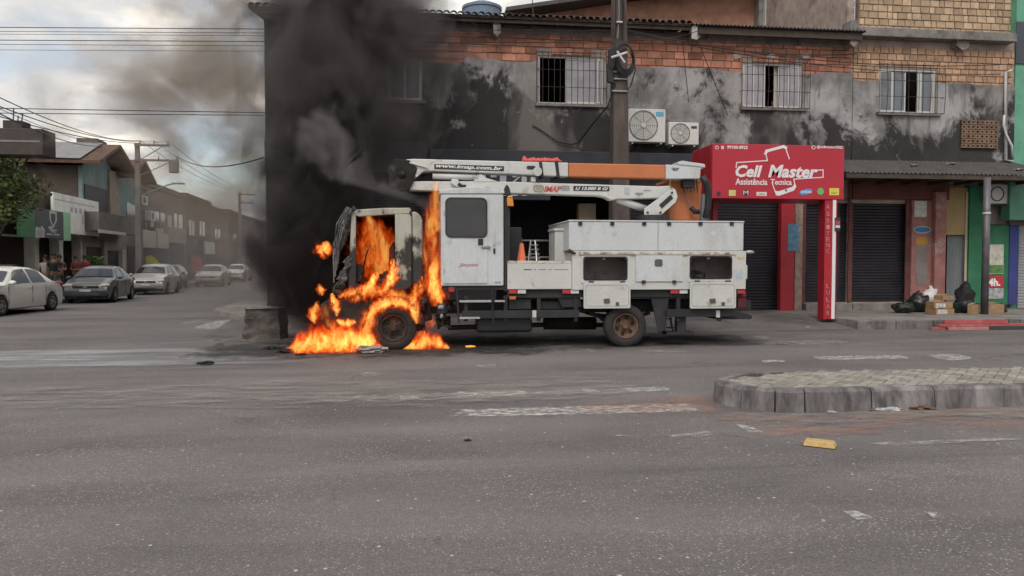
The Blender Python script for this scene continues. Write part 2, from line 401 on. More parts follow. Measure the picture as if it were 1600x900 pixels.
# left pavement of the cross street, and corner pavement beyond the near building
SDIR = Vector((-.0698, .9976, 0)); SNRM = Vector((-.9976, -.0698, 0))      # along the cross street, and away to its left side
S0 = Vector((-16.5, 30, 0))
def SP(s, n, z=0): v = S0 + SDIR * s + SNRM * n; return Vector((v.x, v.y, z))
a, b_, c, d = SP(-11, -2.6), SP(140, -2.6), SP(140, .4), SP(-11, .4)
structure(MB().prism_z([(a.x, a.y), (b_.x, b_.y), (c.x, c.y), (d.x, d.y)], -.02, .16).build('pavement_far', CONC, bevel=.02))
structure(MB().prism_z([(-6.4, 24), (-4.05, 19.5), (-4.05, 24), (-9.0, 100), (-11.6, 100)], -.02, .15).build('pavement_corner', CONC, bevel=.02))

# ---------------------------------------------------------------- median with kerb stones and pavers
med = structure(MB().prism_z([(3.52, 7.85), (3.70, 7.62), (4.05, 7.52), (40, 7.65), (40, 8.75), (4.3, 8.62), (3.72, 8.5), (3.52, 8.2)], -.02, .205).build('median', mat('median_bed', (.15, .14, .125), .9, bump=.5)))
mx = mat('median_kerb', (.215, .20, .20), .88, var=.35, scale=3, bump=1.0, bscale=16, dirt=.85, dcol=(.05, .045, .05), dscale=2.4, dlo=.43, dhi=.60, rnd=.10, stretch=(1, 1, .35))
path = [(4.45, 8.78), (3.85, 8.66), (3.48, 8.38), (3.35, 8.03), (3.48, 7.68), (3.76, 7.45), (4.06, 7.385)]
xx = 4.06
while xx < 16: xx += .62 + .25 * random.random(); path.append((xx, 7.385 + .012 * (xx - 4)))
for i in range(len(path) - 1):
    a = Vector((*path[i], 0)); b_ = Vector((*path[i + 1], 0)); t = (b_ - a).normalized(); nrm = Vector((t.y, -t.x, 0))
    inward = -nrm if (Vector((4.2, 8.05, 0)) - a).dot(nrm) < 0 else nrm
    g = .008 if i < 8 else .003
    a2, b2 = a + t * g, b_ - t * g; h = .235 + .012 * random.random()
    nseg = 5; vs = []
    for k in range(nseg + 1):
        q = a2.lerp(b2, k / nseg); jz = .012 * mnoise.noise(Vector((q.x * 9, q.y * 9, 3))); jn = .012 * mnoise.noise(Vector((q.x * 7, q.y * 7, 9)))
        o_ = q + inward * (.0 + jn); in_ = q + inward * .14
        tp = q + inward * (.035 + jn)
        vs += [(o_.x - inward.x * .02, o_.y - inward.y * .02, -.02), (o_.x, o_.y, h * .86 + jz), (tp.x, tp.y, h + jz), (in_.x, in_.y, h), (in_.x, in_.y, -.02)]
    fs = []
    for k in range(nseg):
        for j in range(4): fs.append((k * 5 + j, k * 5 + j + 1, (k + 1) * 5 + j + 1, (k + 1) * 5 + j))
    fs += [tuple(range(5)), tuple(reversed(range(nseg * 5, nseg * 5 + 5)))]
    MB().add(vs, fs).build('kerb_stone', mx, med, smooth=False)
# pavers in herringbone courses; the first 300 in view are single pieces
pm = mat('paver_concrete', (.25, .235, .205), .88, var=.2, scale=4, bump=.6, bscale=40, dirt=.6, dcol=(.15, .135, .11), dscale=3, rnd=.22)
pave_mesh = None; far_mb = MB(); cnt = 0
def inside(x, y):
    if y < 7.60 + .012 * (x - 4) or y > 8.80: return False
    if x < 4.3:
        dx, dy = (x - 4.38), (y - 8.1); return (dx / .86) ** 2 + (dy / .50) ** 2 < 1 or (x > 4.0 and abs(dy) < .45)
    return True
U_ = .105
for i in range(-4, 55):
    for j in range(-100, 30):
        for o_ in (0, 1):
            # herringbone at 45 degrees: an L-shaped pair repeated on a lattice
            gx = 4 * i + j * 1 + (0 if o_ == 0 else 0); gy = j * 1
            if o_ == 0: cx, cy_ = (gx + 1) * U_, (gy + .5) * U_; rot = 0
            else: cx, cy_ = (gx + 2.5) * U_, (gy + 0) * U_ + U_ * 0; rot = 90
            A = R(45); x = 3.2 + (cx * math.cos(A) - cy_ * math.sin(A)) * 1.02; y = 7.0 + (cx * math.sin(A) + cy_ * math.cos(A)) * 1.02
            x0_ = x
            if not (3.3 < x < 16) or not inside(x, y): continue
            hz = .215 + .008 * random.random()
            if x < 8.0 and cnt < 300:
                if pave_mesh is None:
                    o = MB().box(-U_ * .97, U_ * .97, -U_ * .47, U_ * .47, -.05, 0).build('paver', pm, med, bevel=.006, bseg=1); pave_mesh = o
                else:
                    o = pave_mesh.copy(); COL.objects.link(o)
                o.location = (x, y, hz); o.rotation_euler = (R(random.uniform(-1, 1)), R(random.uniform(-1, 1)), A + R(rot)); cnt += 1
            else:
                c_, s_ = math.cos(A + R(rot)), math.sin(A + R(rot)); l, h_ = U_ * .97, U_ * .46
                q = [(-l, -h_), (l, -h_), (l, h_), (-l, h_)]; q = [(x + p * c_ - r * s_, y + p * s_ + r * c_) for p, r in q]
                far_mb.prism_z(q, hz - .05, hz)
if far_mb.v:
    o = far_mb.build('far_pavers', pm, med); o['kind'] = 'stuff'

# ---------------------------------------------------------------- painted marks, dust and burnt patches on the road
WH = sheet_mat('worn_white_paint', (.50, .48, .45), .40, .60, 7, (1, 1.6, 1), .85)
WH2 = sheet_mat('faded_white_paint', (.45, .43, .40), .44, .68, 6, (1, 1.6, 1), .75)
OR_ = sheet_mat('orange_dust', (.40, .20, .14), .42, .72, 2.2, (.7, 1.3, 1), .55)
ASHM = sheet_mat('pale_ash_film', (.34, .35, .36), .34, .62, 1.1, (.35, 1.6, 1), .75)
SOOT = sheet_mat('soot_film', (.03, .028, .028), .30, .55, 1.6, (1, 1, 1), .92)
DUST = sheet_mat('grey_dust', (.30, .28, .26), .42, .66, 2.5, (.5, 1.2, 1), .6)
zlay = [.004]
def mark(name, pts, m):
    zlay[0] += .00035
    return sheet(name, [G(a, b).to_2d() for a, b in pts], zlay[0], m)
mark('road_marking', [(680, 641), (1113, 628), (1118, 641), (900, 651), (690, 651)], WH)
mark('road_marking', [(430, 622), (640, 614), (860, 611), (1048, 604), (1040, 613), (840, 620), (560, 629), (440, 634)], WH2)
for q in ([(700, 613), (830, 608), (838, 617), (712, 623)], [(965, 605), (1045, 604), (1048, 612), (972, 614)], [(622, 618), (655, 617), (658, 625), (628, 626)], [(908, 608), (936, 607), (938, 614), (912, 615)]):
    mark('road_marking', q, WH)
mark('road_marking', [(1270, 557), (1415, 554), (1420, 562), (1275, 564)], WH)
mark('road_marking', [(1448, 556), (1488, 552), (1522, 560), (1486, 566)], WH)
mark('road_marking', [(1190, 563), (1225, 562), (1227, 566), (1192, 568)], WH)
mark('road_marking', [(1148, 664), (1165, 662), (1192, 676), (1176, 680)], WH)
mark('road_marking', [(1310, 798), (1330, 797), (1368, 812), (1345, 818)], WH)
mark('road_marking', [(1448, 802), (1462, 801), (1474, 811), (1460, 813)], WH)
mark('road_marking', [(298, 512), (352, 498), (376, 499), (330, 518)], WH)
mark('road_marking', [(280, 506), (312, 498), (324, 500), (292, 509)], WH2)
mark('road_marking', [(322, 532), (350, 530), (358, 537), (335, 539)], WH2)
mark('road_marking', [(1040, 682), (1110, 672), (1120, 680), (1050, 689)], WH2)
mark('road_marking', [(960, 680), (1000, 678), (1002, 686), (965, 688)], WH2)
mark('road_marking', [(1345, 694), (1600, 683), (1610, 688), (1345, 701)], WH2)
for q in ([(880, 546), (930, 544), (934, 550), (886, 552)], [(1000, 548), (1070, 546), (1072, 551), (1006, 553)], [(740, 571), (775, 569), (778, 575), (744, 577)], [(560, 584), (600, 581), (604, 587), (566, 590)], [(1180, 536), (1320, 530), (1326, 536), (1190, 543)], [(1120, 528), (1200, 525), (1204, 530), (1126, 533)]):
    mark('road_marking', q, WH2)
mark('dust_band', [(900, 634), (1120, 612), (1118, 650), (900, 660)], OR_)
mark('dust_band', [(1080, 636), (1250, 650), (1700, 628), (1750, 676), (1240, 690), (1080, 665)], OR_)
mark('dust_band', [(1090, 646), (1250, 648), (1700, 634), (1720, 650), (1250, 668), (1100, 662)], DUST)
def mark_rect(name, x0, x1, y0, y1, m):
    zlay[0] += .00035
    return sheet(name, [(x0, y0), (x1, y0), (x1, y1), (x0, y1)], zlay[0], m)
mark_rect('ash_film', -15, -1.6, 11.5, 14.6, ASHM)
mark_rect('soot_patch', -4.2, 2.4, 12.4, 16.3, SOOT)
mark_rect('soot_patch', 0.2, 7.4, 13.0, 16.4, sheet_mat('oil_film', (.035, .033, .034), .36, .62, 1.3, (.8, 1.2, 1), .8))
mark('dust_band', [(350, 528), (450, 515), (470, 535), (420, 548), (350, 545)], DUST)
mark('dust_band', [(-50, 600), (800, 585), (1100, 600), (800, 640), (-50, 640)], DUST)
# ================================================================ the brick corner building behind the truck
YF = 20.5
BRICK = mat('orange_hollow_brick', (.41, .185, .125), .85, var=.22, scale=5, bump=.5, bscale=30, dirt=.45, dcol=(.15, .085, .07), dscale=1.6, rnd=.42)
BRICKY = mat('pale_hollow_brick', (.43, .315, .21), .85, var=.2, scale=5, bump=.5, bscale=30, dirt=.5, dcol=(.20, .15, .11), dscale=2.2, rnd=.28)
MORTAR = mat('mortar', (.33, .27, .235), .9, var=.3, scale=3, bump=.6, bscale=30, dirt=.6, dcol=(.09, .07, .06), dscale=1.2)
def plaster_mat():
    m = bpy.data.materials.new('mouldy_plaster'); m.use_nodes = True; t = m.node_tree; nn = t.nodes; ll = t.links
    b = nn['Principled BSDF']; b.inputs['Roughness'].default_value = .88; b.inputs['Specular IOR Level'].default_value = .25
    geo = nn.new('ShaderNodeNewGeometry'); vec = geo.outputs['Position']; sp = nn.new('ShaderNodeSeparateXYZ'); ll.new(vec, sp.inputs[0])
    def nz(s, det=8, rg=.62, st=(1, 1, 1), dist=.3):
        mp = nn.new('ShaderNodeMapping'); mp.inputs['Scale'].default_value = st; ll.new(vec, mp.inputs[0])
        n = nn.new('ShaderNodeTexNoise'); n.inputs['Scale'].default_value = s; n.inputs['Detail'].default_value = det; n.inputs['Roughness'].default_value = rg
        n.inputs['Distortion'].default_value = dist; ll.new(mp.outputs[0], n.inputs[0]); return n.outputs[0]
    def rng(o, a, b_, c, d):
        r = nn.new('ShaderNodeMapRange'); r.inputs[1].default_value = a; r.inputs[2].default_value = b_; r.inputs[3].default_value = c; r.inputs[4].default_value = d
        ll.new(o, r.inputs[0]); return r.outputs[0]
    def op(k, a, b_):
        r = nn.new('ShaderNodeMath'); r.operation = k
        for i, q in enumerate((a, b_)):
            if isinstance(q, (int, float)): r.inputs[i].default_value = q
            else: ll.new(q, r.inputs[i])
        return r.outputs[0]
    def mixc(f, a, c):
        r = nn.new('ShaderNodeMixRGB'); ll.new(f, r.inputs[0])
        if isinstance(a, tuple): r.inputs[1].default_value = a + (1,)
        else: ll.new(a, r.inputs[1])
        r.inputs[2].default_value = tuple(c) + (1,); return r.outputs[0]
    base = mixc(rng(nz(.8), .40, .62, 0, 1), (.36, .355, .355), (.145, .14, .14))
    # black mould, heavier low down where the rain splashes off the awning, and towards the burnt corner
    h = rng(sp.outputs[2], 4.6, 7.1, .18, -.15)
    hx = rng(sp.outputs[0], 2.0, 13, .085, .0)
    mould = op('ADD', op('ADD', op('MULTIPLY', op('SUBTRACT', nz(.85, 9, .68, (1, 1, .7), .5), .5), 1.35), .5), op('ADD', h, hx))
    cur = mixc(rng(mould, .50, .60, 0, .93), base, (.022, .02, .021))
    cur = mixc(rng(nz(2.2, 8, .6, (1, 1, .18)), .53, .66, 0, .7), cur, (.04, .037, .037))       # streaks
    cur = mixc(rng(nz(2.8, 7, .7), .66, .70, 0, .8), cur, (.34, .32, .30))                        # flaked patches
    cur = mixc(rng(nz(.5, 4, .6, (1, 1, .4)), .55, .65, 0, .55), cur, (.24, .22, .205))
    soot = rng(sp.outputs[0], -1.5, 1.6, .95, 0)
    cur = mixc(rng(op('ADD', soot, op('MULTIPLY', nz(1.2), .5)), .35, .9, 0, .9), cur, (.035, .032, .032))
    ll.new(cur, b.inputs['Base Color'])
    bp = nn.new('ShaderNodeBump'); bp.inputs['Strength'].default_value = .6; bp.inputs['Distance'].default_value = .02; ll.new(nz(14), bp.inputs['Height']); ll.new(bp.outputs[0], b.inputs['Normal'])
    return m
PLAST = plaster_mat()
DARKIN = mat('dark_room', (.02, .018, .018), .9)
WOODD = mat('dark_timber', (.06, .045, .035), .8, var=.3, scale=6, bump=.4)
ALU = mat('white_aluminium', (.55, .55, .54), .45, var=.08, dirt=.35, dcol=(.25, .23, .21), dscale=5)
IRON = mat('dark_iron', (.05, .04, .04), .7, var=.3, dirt=.5, dcol=(.12, .06, .035), dscale=8)
PANE = glass_mat('window_glass', (.16, .175, .19), .12)
PANEF = glass_mat('frosted_pane', (.34, .33, .36), .3)
CURT = mat('white_curtain', (.55, .54, .50), .9, var=.12, scale=9, stretch=(3, 1, .2))
SHUT = mat('black_shutter', (.026, .024, .031), .5, var=.3, scale=2, metal=.3, dirt=.4, dcol=(.05, .04, .035), dscale=3)
CONCR = mat('rough_concrete', (.20, .185, .175), .9, var=.3, scale=3, bump=.7, bscale=20, dirt=.7, dcol=(.06, .055, .05), dscale=2)

XL, XM, XR = -4.06, 12.6, 17.85           # corner, party line, right end
cb = thing('corner_building', 'long two-storey corner building of bare orange brick over mould-blackened plaster', 'building', (4, YF, .2))
wins = []     # upper window openings x0,x1,z0,z1
for q in ((606, 86, 660, 157), (841, 88, 943, 163), (1160, 99, 1253, 169), (1373, 108, 1462, 177)):
    wins.append(rect(*q, YF))
w0, w1, w2, w3 = wins
ZTOP = 8.14
# ---- main wall slab with openings
holes_up = [w0, w1, w2]
gf_holes = [(X(560, YF), X(690, YF), .15, 3.55), (X(775, YF), X(955, YF), .15, 3.75), (X(985, YF), X(1100, YF), .15, 3.55), (X(1116, YF), X(1219, YF), .15, 3.55), (X(1254, YF), XM - .02, .42, 3.35)]
wall = wall_grid(XL, XM, .0, ZTOP, YF, YF + .22, holes_up + gf_holes).build('wall', MORTAR, cb)
box('side_wall', PLAST, cb, XL, XL + .22, YF + .225, YF + 13, 0, ZTOP, 0)
box('rear_wall', PLAST, cb, XL, XM, YF + 13.01, YF + 13.2, 0, ZTOP, 0)
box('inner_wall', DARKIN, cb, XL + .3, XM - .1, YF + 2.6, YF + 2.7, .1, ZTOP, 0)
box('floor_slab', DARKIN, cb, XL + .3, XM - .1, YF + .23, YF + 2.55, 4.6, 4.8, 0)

# ---- bricks, each a piece
def brick_course(parent, m, x0, x1, z0, z1, bw, bh, y, holes, seed, limit=300, gap=.022, proud=.035, jag=0.0):
    rr = random.Random(seed); first = None; n = 0; row = 0; z = z0
    while z + bh * .6 < z1:
        x = x0 - (bw * .5 if row % 2 else 0) + rr.uniform(-.03, .03)
        while x < x1 - .04:
            wd = bw * rr.choice((1, 1, 1, 1, .55, .8)); a, b = max(x, x0), min(x + wd, x1); x += wd
            for h in holes:
                if h[2] - .02 < z + bh and h[3] + .02 > z and a < h[1] and b > h[0]:
                    if a < h[0]: b = h[0] - .005
                    elif b > h[1]: a = h[1] + .005
            if b - a < .07 or any(h[0] - .02 < (a + b) / 2 < h[1] + .02 and h[2] - .02 < z + bh / 2 < h[3] + .02 for h in holes): continue
            if n >= limit: return n
            if first is None:
                me = MB().box(-.5, .5, 0, proud + .02, -.5, .5).build('brick', m, parent); first = me; o = me
            else:
                o = first.copy(); COL.objects.link(o)
            o.location = ((a + b) / 2, y - proud - rr.uniform(0, .008), z + bh / 2); o.scale = (b - a - gap, 1, bh - gap * 1.1)
            o.rotation_euler = (0, R(rr.uniform(-.5, .5)), 0); n += 1
        z += bh; row += 1
    return n
brick_course(wall, BRICK, X(560, YF), XM - .02, 6.75, 7.93, .40, .205, YF, holes_up, 3)
# ---- plaster skin with an uneven upper edge
def plaster(name, parent, m, x0, x1, z0, topf, y0, holes, step=.14, th=.06):
    n = max(2, int((x1 - x0) / step)); xs = sorted({*(x0 + (x1 - x0) * i / n for i in range(n + 1)), *[h[i] for h in holes for i in (0, 1) if x0 < h[i] < x1]})
    mb = MB()
    for a, b in zip(xs[:-1], xs[1:]):
        ta, tb = topf(a), topf(b); seg = [(z0, z0, ta, tb)]
        for h in holes:
            if h[0] <= (a + b) / 2 <= h[1]:
                new = []
                for s in seg:
                    if h[2] > s[0]: new.append((s[0], s[1], min(h[2], s[2]), min(h[2], s[3])))
                    if h[3] < min(s[2], s[3]): new.append((h[3], h[3], s[2], s[3]))
                seg = new
        for (ba, bb, ua, ub) in seg:
            if ua - ba < .02: continue
            mb.add([(a, y0, ba), (b, y0, bb), (b, y0, ub), (a, y0, ua), (a, y0 + th, ba), (b, y0 + th, bb), (b, y0 + th, ub), (a, y0 + th, ua)], [(0, 1, 2, 3), (3, 2, 6, 7), (0, 4, 5, 1), (1, 5, 6, 2), (0, 3, 7, 4)])
    return mb.build(name, m, parent)
def ptop(x):
    k = mnoise.noise(Vector((x * .9, 2, 0))) * .10 + mnoise.noise(Vector((x * 3.3, 5, 0))) * .05 + mnoise.noise(Vector((x * 9, 5, 0))) * .025
    base = 7.12 if x > 6 else 7.18
    if 1.4 < x < 3.0: base -= .02
    if x < 1.2: base = 7.05
    if 8.3 < x < 11.5: base = 7.06
    return base + k
plaster('plaster', cb, PLAST, XL + .001, XM - .015, 4.55, ptop, YF - .062, holes_up)
plaster('burnt_plaster', cb, PLAST, XL + .001, X(562, YF), 7.0, lambda x: ZTOP - .1, YF - .05, [w0])
# concrete ring beam under the eaves
box('ring_beam', CONCR, cb, XL, X(1098, YF), YF - .05, YF - .002, 7.90, 8.09, .01)
box('ring_beam', CONCR, cb, X(1100, YF), XM, YF - .06, YF - .002, 7.86, 8.08, .01)
for px, py0, py1 in ((776, 28, 60), (1085, 40, 66), (1330, 34, 76)):
    a, b, c, d = rect(px - 6, py0, px + 6, py1, YF - .3)
    MB().prism_y([(a, d), (b, d), (b, c + .1), ((a + b) / 2, c), (a, c + .1)], YF - .45, YF - .03).build('eave_bracket', CONCR, cb, bevel=.01)
# pale concrete stub on the bracket by the pole
pprism('bracket_cap', mat('pale_concrete', (.42, .41, .39), .8), cb, [(1081, 60), (1081, 42), (1085, 38), (1090, 42), (1090, 62)], YF - .52, YF - .46)

# ---- tiled roof: eave row as single tiles, the slope above joined
TILE = mat('clay_tile', (.105, .075, .065), .85, var=.35, scale=5, bump=.4, rnd=.35, dirt=.5, dcol=(.05, .045, .045), dscale=3)
roof = MB()
x_end = X(1075, YF - .5)
roof.add([(XL - .3, YF - .55, 8.140), (x_end, YF - .55, 8.140), (x_end, YF + 6, 9.190), (XL - .3, YF + 6, 9.190), (XL - .3, YF - .55, 8.200), (x_end, YF - .55, 8.200), (x_end, YF + 6, 9.250), (XL - .3, YF + 6, 9.250)],
         [(0, 3, 2, 1), (4, 5, 6, 7), (0, 1, 5, 4), (1, 2, 6, 5), (2, 3, 7, 6), (3, 0, 4, 7)])
roof_o = roof.build('roof', WOODD, cb)
def barrel(l, r0, r1, n=6):
    mb = MB(); vs = []
    for y, r, z in ((0, r0, 0), (l, r1, .05)):
        for k in range(n + 1):
            a = math.pi * k / n; vs.append((math.cos(a) * r, y, math.sin(a) * r * .85 + z))
        for k in range(n + 1):
            a = math.pi * (n - k) / n; vs.append((math.cos(a) * (r - .018), y, math.sin(a) * (r - .018) * .85 + z))
    m2 = 2 * (n + 1)
    fs = [tuple(range(m2 - 1, -1, -1)), tuple(range(m2, 2 * m2))] + [(k, (k + 1) % m2, (k + 1) % m2 + m2, k + m2) for k in range(m2)]
    return mb.add(vs, fs)
tile0 = None; x = XL - .2; sl = math.atan2(1.05, 6.55); mass = MB(); bt = barrel(.42, .085, .07)
while x < x_end - .05:
    for row in range(12):
        y = YF - .62 + row * .40; z = 8.205 + (y - (YF - .55)) * math.tan(sl)
        if row == 0:
            if tile0 is None: tile0 = barrel(.42, .095, .08).build('roof_tile', TILE, roof_o, smooth=False); o = tile0
            else: o = tile0.copy(); COL.objects.link(o)
            o.location = (x, y + random.uniform(-.03, .02), z + random.uniform(-.012, .012)); o.rotation_euler = (sl, 0, R(random.uniform(-3, 3)))
        else:
            mass.add([(x + v[0], y + v[1], z + v[2] + v[1] * math.tan(sl)) for v in bt.v], bt.f)
    x += .185
o = mass.build('far_roof_tiles', TILE, roof_o); o['kind'] = 'stuff'
# fibre-cement sheet roof on the right half
def corrugated(x0, x1, y0, y1, z0, z1, pitch=.11, amp=.025, th=.012):
    mb = MB(); n = int((x1 - x0) / pitch * 4); vs = []
    for yy, zz in ((y0, z0), (y1, z1)):
        for i in range(n + 1): vs.append((x0 + (x1 - x0) * i / n, yy, zz + amp * math.sin(i * math.pi / 2)))
        for i in range(n + 1): vs.append((x0 + (x1 - x0) * (n - i) / n, yy, zz - th + amp * math.sin((n - i) * math.pi / 2)))
    m2 = 2 * (n + 1); fs = [(k, (k + 1) % m2, (k + 1) % m2 + m2, k + m2) for k in range(m2)]
    for b in (0, m2): fs += [(b + i, b + i + 1, b + m2 - 2 - i, b + m2 - 1 - i) for i in range(n)]
    return mb.add(vs, fs)
FIBRE = mat('fibre_cement', (.085, .08, .078), .9, var=.3, scale=2, bump=.4, dirt=.6, dcol=(.035, .03, .03), dscale=2)
corrugated(x_end + .02, XM + .05, YF - .6, YF + 5, 8.200, 8.590).build('sheet_roof', FIBRE, cb)
box('fascia_board', WOODD, cb, x_end, XM, YF - .5, YF - .45, 7.960, 8.150, .005)
box('fascia_board', WOODD, cb, XL - .2, x_end - .01, YF - .5, YF - .46, 8.040, 8.130, .005)
for i in range(22):
    xx = XL + .2 + i * .76
    if xx < XM - .2: box('rafter', WOODD, cb, xx, xx + .07, YF - .44, YF - .07, 8.060, 8.130, .004)

# ---- upper windows
def window(parent, h, kind, y=YF, bow=True):
    a, b, c, d = h; wdt = b - a
    fr = MB(); t = .05
    fo = [(a, c), (b, c), (b, d), (a, d)]; fi = [(a + t, c + t), (b - t, c + t), (b - t, d - t), (a + t, d - t)]
    f = frame_y(fo, fi, y + .04, y + .12).build('window', ALU, parent, bevel=.004)
    def sash(x0, x1, m, yy=.075, cur=None):
        frame_y([(x0, c + t), (x1, c + t), (x1, d - t), (x0, d - t)], [(x0 + .04, c + t + .04), (x1 - .04, c + t + .04), (x1 - .04, d - t - .04), (x0 + .04, d - t - .04)], y + yy - .02, y + yy + .02).build('sash', ALU, f)
        MB().box(x0 + .04, x1 - .04, y + yy - .004, y + yy + .004, c + t + .04, d - t - .04).build('pane', m, f)
    if kind == 1:
        sash(a + wdt * .42, b - t, PANEF); sash(b - wdt * .1, b - t - .005, PANE, .03)
    elif kind == 2:
        sash(a + t, a + wdt * .21, PANEF); sash(a + wdt * .17, a + wdt * .4, PANEF, .10); sash(a + wdt * .62, a + wdt * .82, PANEF, .10); sash(a + wdt * .78, b - t, PANEF)
    elif kind == 3:
        sash(a + t, a + wdt * .26, PANE); sash(a + wdt * .26, a + wdt * .5, PANE, .10); sash(a + wdt * .7, a + wdt * .76, PANE); sash(a + wdt * .76, b - t, PANE, .10)
    else:
        sash(a + t, a + wdt * .5, PANE); sash(a + wdt * .48, b - t, PANE, .10)
    box('sill', CONCR, f, a - .1, b + .1, y - .14, y + .03, c - .09, c - .005, .01)
    if kind == 0: return f
    # iron grille, each bar a piece
    n = {1: 12, 2: 13, 3: 9}[kind]; g0 = y - (.10 if kind == 1 else .22); ex = .12 if kind > 1 else .06
    r = .009
    for i in range(n + 1):
        xx = a - ex + (wdt + 2 * ex) * i / n
        MB().tube([(xx, g0, c - .05), (xx + random.uniform(-.01, .01), g0 - (.03 if kind == 1 else .05) * (1 if i % 2 else .3), (c + d) / 2), (xx, g0, d + .1)], r, 4).build('bar', IRON, f)
    for k in range(4):
        zz = c - .03 + (d + .1 - c) * k / 3
        MB().tube([(a - ex, y - .07, zz), (a - ex, g0, zz), (b + ex, g0, zz), (b + ex, y - .07, zz)], r, 4).build('bar', IRON, f)
    return f
f0 = window(cb, w0, 0); f1 = window(cb, w1, 1); f2 = window(cb, w2, 2)
MB().add([(w2[0] + .06, YF + .2, w2[2]), (w2[0] + .72, YF + .2, w2[2]), (w2[0] + .72, YF + .2, w2[3]), (w2[0] + .06, YF + .2, w2[3])], [(0, 1, 2, 3)]).build('curtain', CURT, cb)
MB().add([(w2[1] - .78, YF + .2, w2[2]), (w2[1] - .06, YF + .2, w2[2]), (w2[1] - .06, YF + .2, w2[3]), (w2[1] - .78, YF + .2, w2[3])], [(0, 1, 2, 3)]).build('curtain', CURT, cb)
# lintel patches of mortar above window 2
for px in (1150, 1205, 1260):
    q = P(px, 88, YF - .06); MB().blob((q.x, YF - .05, q.z), (.12, .03, .09), 2, .25, 2, px).build('mortar_dab', mat('pale_mortar', (.36, .35, .34), .9), cb)

DARKW = mat('dark_shop_paint', (.03, .028, .03), .8, var=.3, dirt=.5, dcol=(.06, .05, .05), dscale=1.5)
wall_grid(XL + .002, X(1112, YF), .0, 4.54, YF - .06, YF - .002, [(h[0], h[1], -1, h[3]) for h in gf_holes[:3]]).build('dark_shopfront', DARKW, cb)
# ---- ground floor behind the truck: dark fascia, shutters, piers
NAVY = mat('navy_sign_paint', (.028, .03, .042), .55, var=.25, dirt=.5, dcol=(.05, .045, .045), dscale=2)
fas = pbox('shop_fascia', NAVY, cb, 672, 236, 1086, 262, YF - .36, YF - .07, .02)
box('shop_fascia', NAVY, cb, XL + .02, X(668, YF - .36), YF - .3, YF - .07, 4.0, 4.85, .02)
def shutter(parent, x0, x1, z0, z1, y, m=SHUT, name='roller_shutter', pitch=.085):
    n = max(4, int((z1 - z0) / pitch)); vs = []; fs = []
    for i in range(n):
        za, zb = z0 + (z1 - z0) * i / n, z0 + (z1 - z0) * (i + 1) / n; h_ = zb - za
        o = len(vs)
        for xx in (x0, x1): vs += [(xx, y + .02, za), (xx, y, za + h_ * .25), (xx, y, za + h_ * .75), (xx, y + .02, zb)]
        fs += [(o, o + 4, o + 5, o + 1), (o + 1, o + 5, o + 6, o + 2), (o + 2, o + 6, o + 7, o + 3)]
    return MB().add(vs, fs).build(name, m, parent)
for h in gf_holes[3:]: shutter(cb, h[0], h[1], h[2], h[3] , YF + .12)
shutter(cb, gf_holes[0][0], gf_holes[0][1], .15, 3.55, YF + .12)
shutter(cb, gf_holes[2][0], gf_holes[2][1], .15, 3.55, YF + .12)
xs = X(1310, YF); box('shutter_post', SHUT, cb, xs - .06, xs + .06, YF + .05, YF + .13, .42, 3.35, .005)
box('doorstep', CONCR, cb, X(1254, YF), XM - .02, YF - .25, YF + .1, .15, .40, .02)
# deep dark shop interior with a pale pillar
pbox('beige_pillar', mat('beige_paint', (.30, .235, .18), .8, dirt=.4), cb, 904, 318, 931, 480, YF + .9, YF + 1.2)
# pieces of a letter sign hanging under the fascia, seen between the booms
LETG = mat('grey_letter', (.42, .42, .43), .6)
sign_back = pbox('letter_board', NAVY, cb, 700, 263, 860, 312, YF - .30, YF - .2, .01)
for q_ in ((752, 262, 766, 272), (752, 272.5, 759, 278), (766.5, 262, 776, 277), (781, 262, 791, 306), (815, 262, 823, 306), (800, 284, 809, 306)): pbox('letter_stroke', LETG, sign_back, *q_, YF - .32, YF - .302, 0)
pprism('letter_stroke', LETG, sign_back, [(798, 262), (811, 262), (810, 273), (806, 277), (801, 277), (798, 272)], YF - .32, YF - .302, 0)
pprism('letter_stroke', LETG, sign_back, [(798, 286), (811, 275.5), (812.5, 277), (800, 287.5)], YF - .318, YF - .302, 0)
# red portal pier and peeling column by the phone shop
RED = mat('red_paint', (.36, .018, .03), .45, var=.12, scale=3, dirt=.25, dcol=(.14, .02, .025), dscale=2)
pbox('red_pier', RED, cb, 1220, 318, 1241, 486, YF - .20, YF - .003, .01)
pbox('peeling_pier', mat('peeling_plaster', (.30, .22, .18), .9, var=.3, scale=6, dirt=.8, dcol=(.12, .10, .09), dscale=4, bump=.5), cb, 1242, 318, 1254, 486, YF - .14, YF - .002, .01)
po = pbox('poster', mat('poster_blue', (.09, .20, .30), .5, var=.5, scale=7), cb, 1231, 350, 1248, 392, YF - .215, YF - .205, 0)
pbox('door_header', mat('brown_header', (.10, .045, .035), .8, var=.4), cb, 1220, 302, 1254, 317, YF - .16, YF - .003)
MAROON = mat('maroon_wall_paint', (.13, .045, .042), .8, var=.25, scale=2, dirt=.6, dcol=(.06, .03, .03), dscale=1.6)

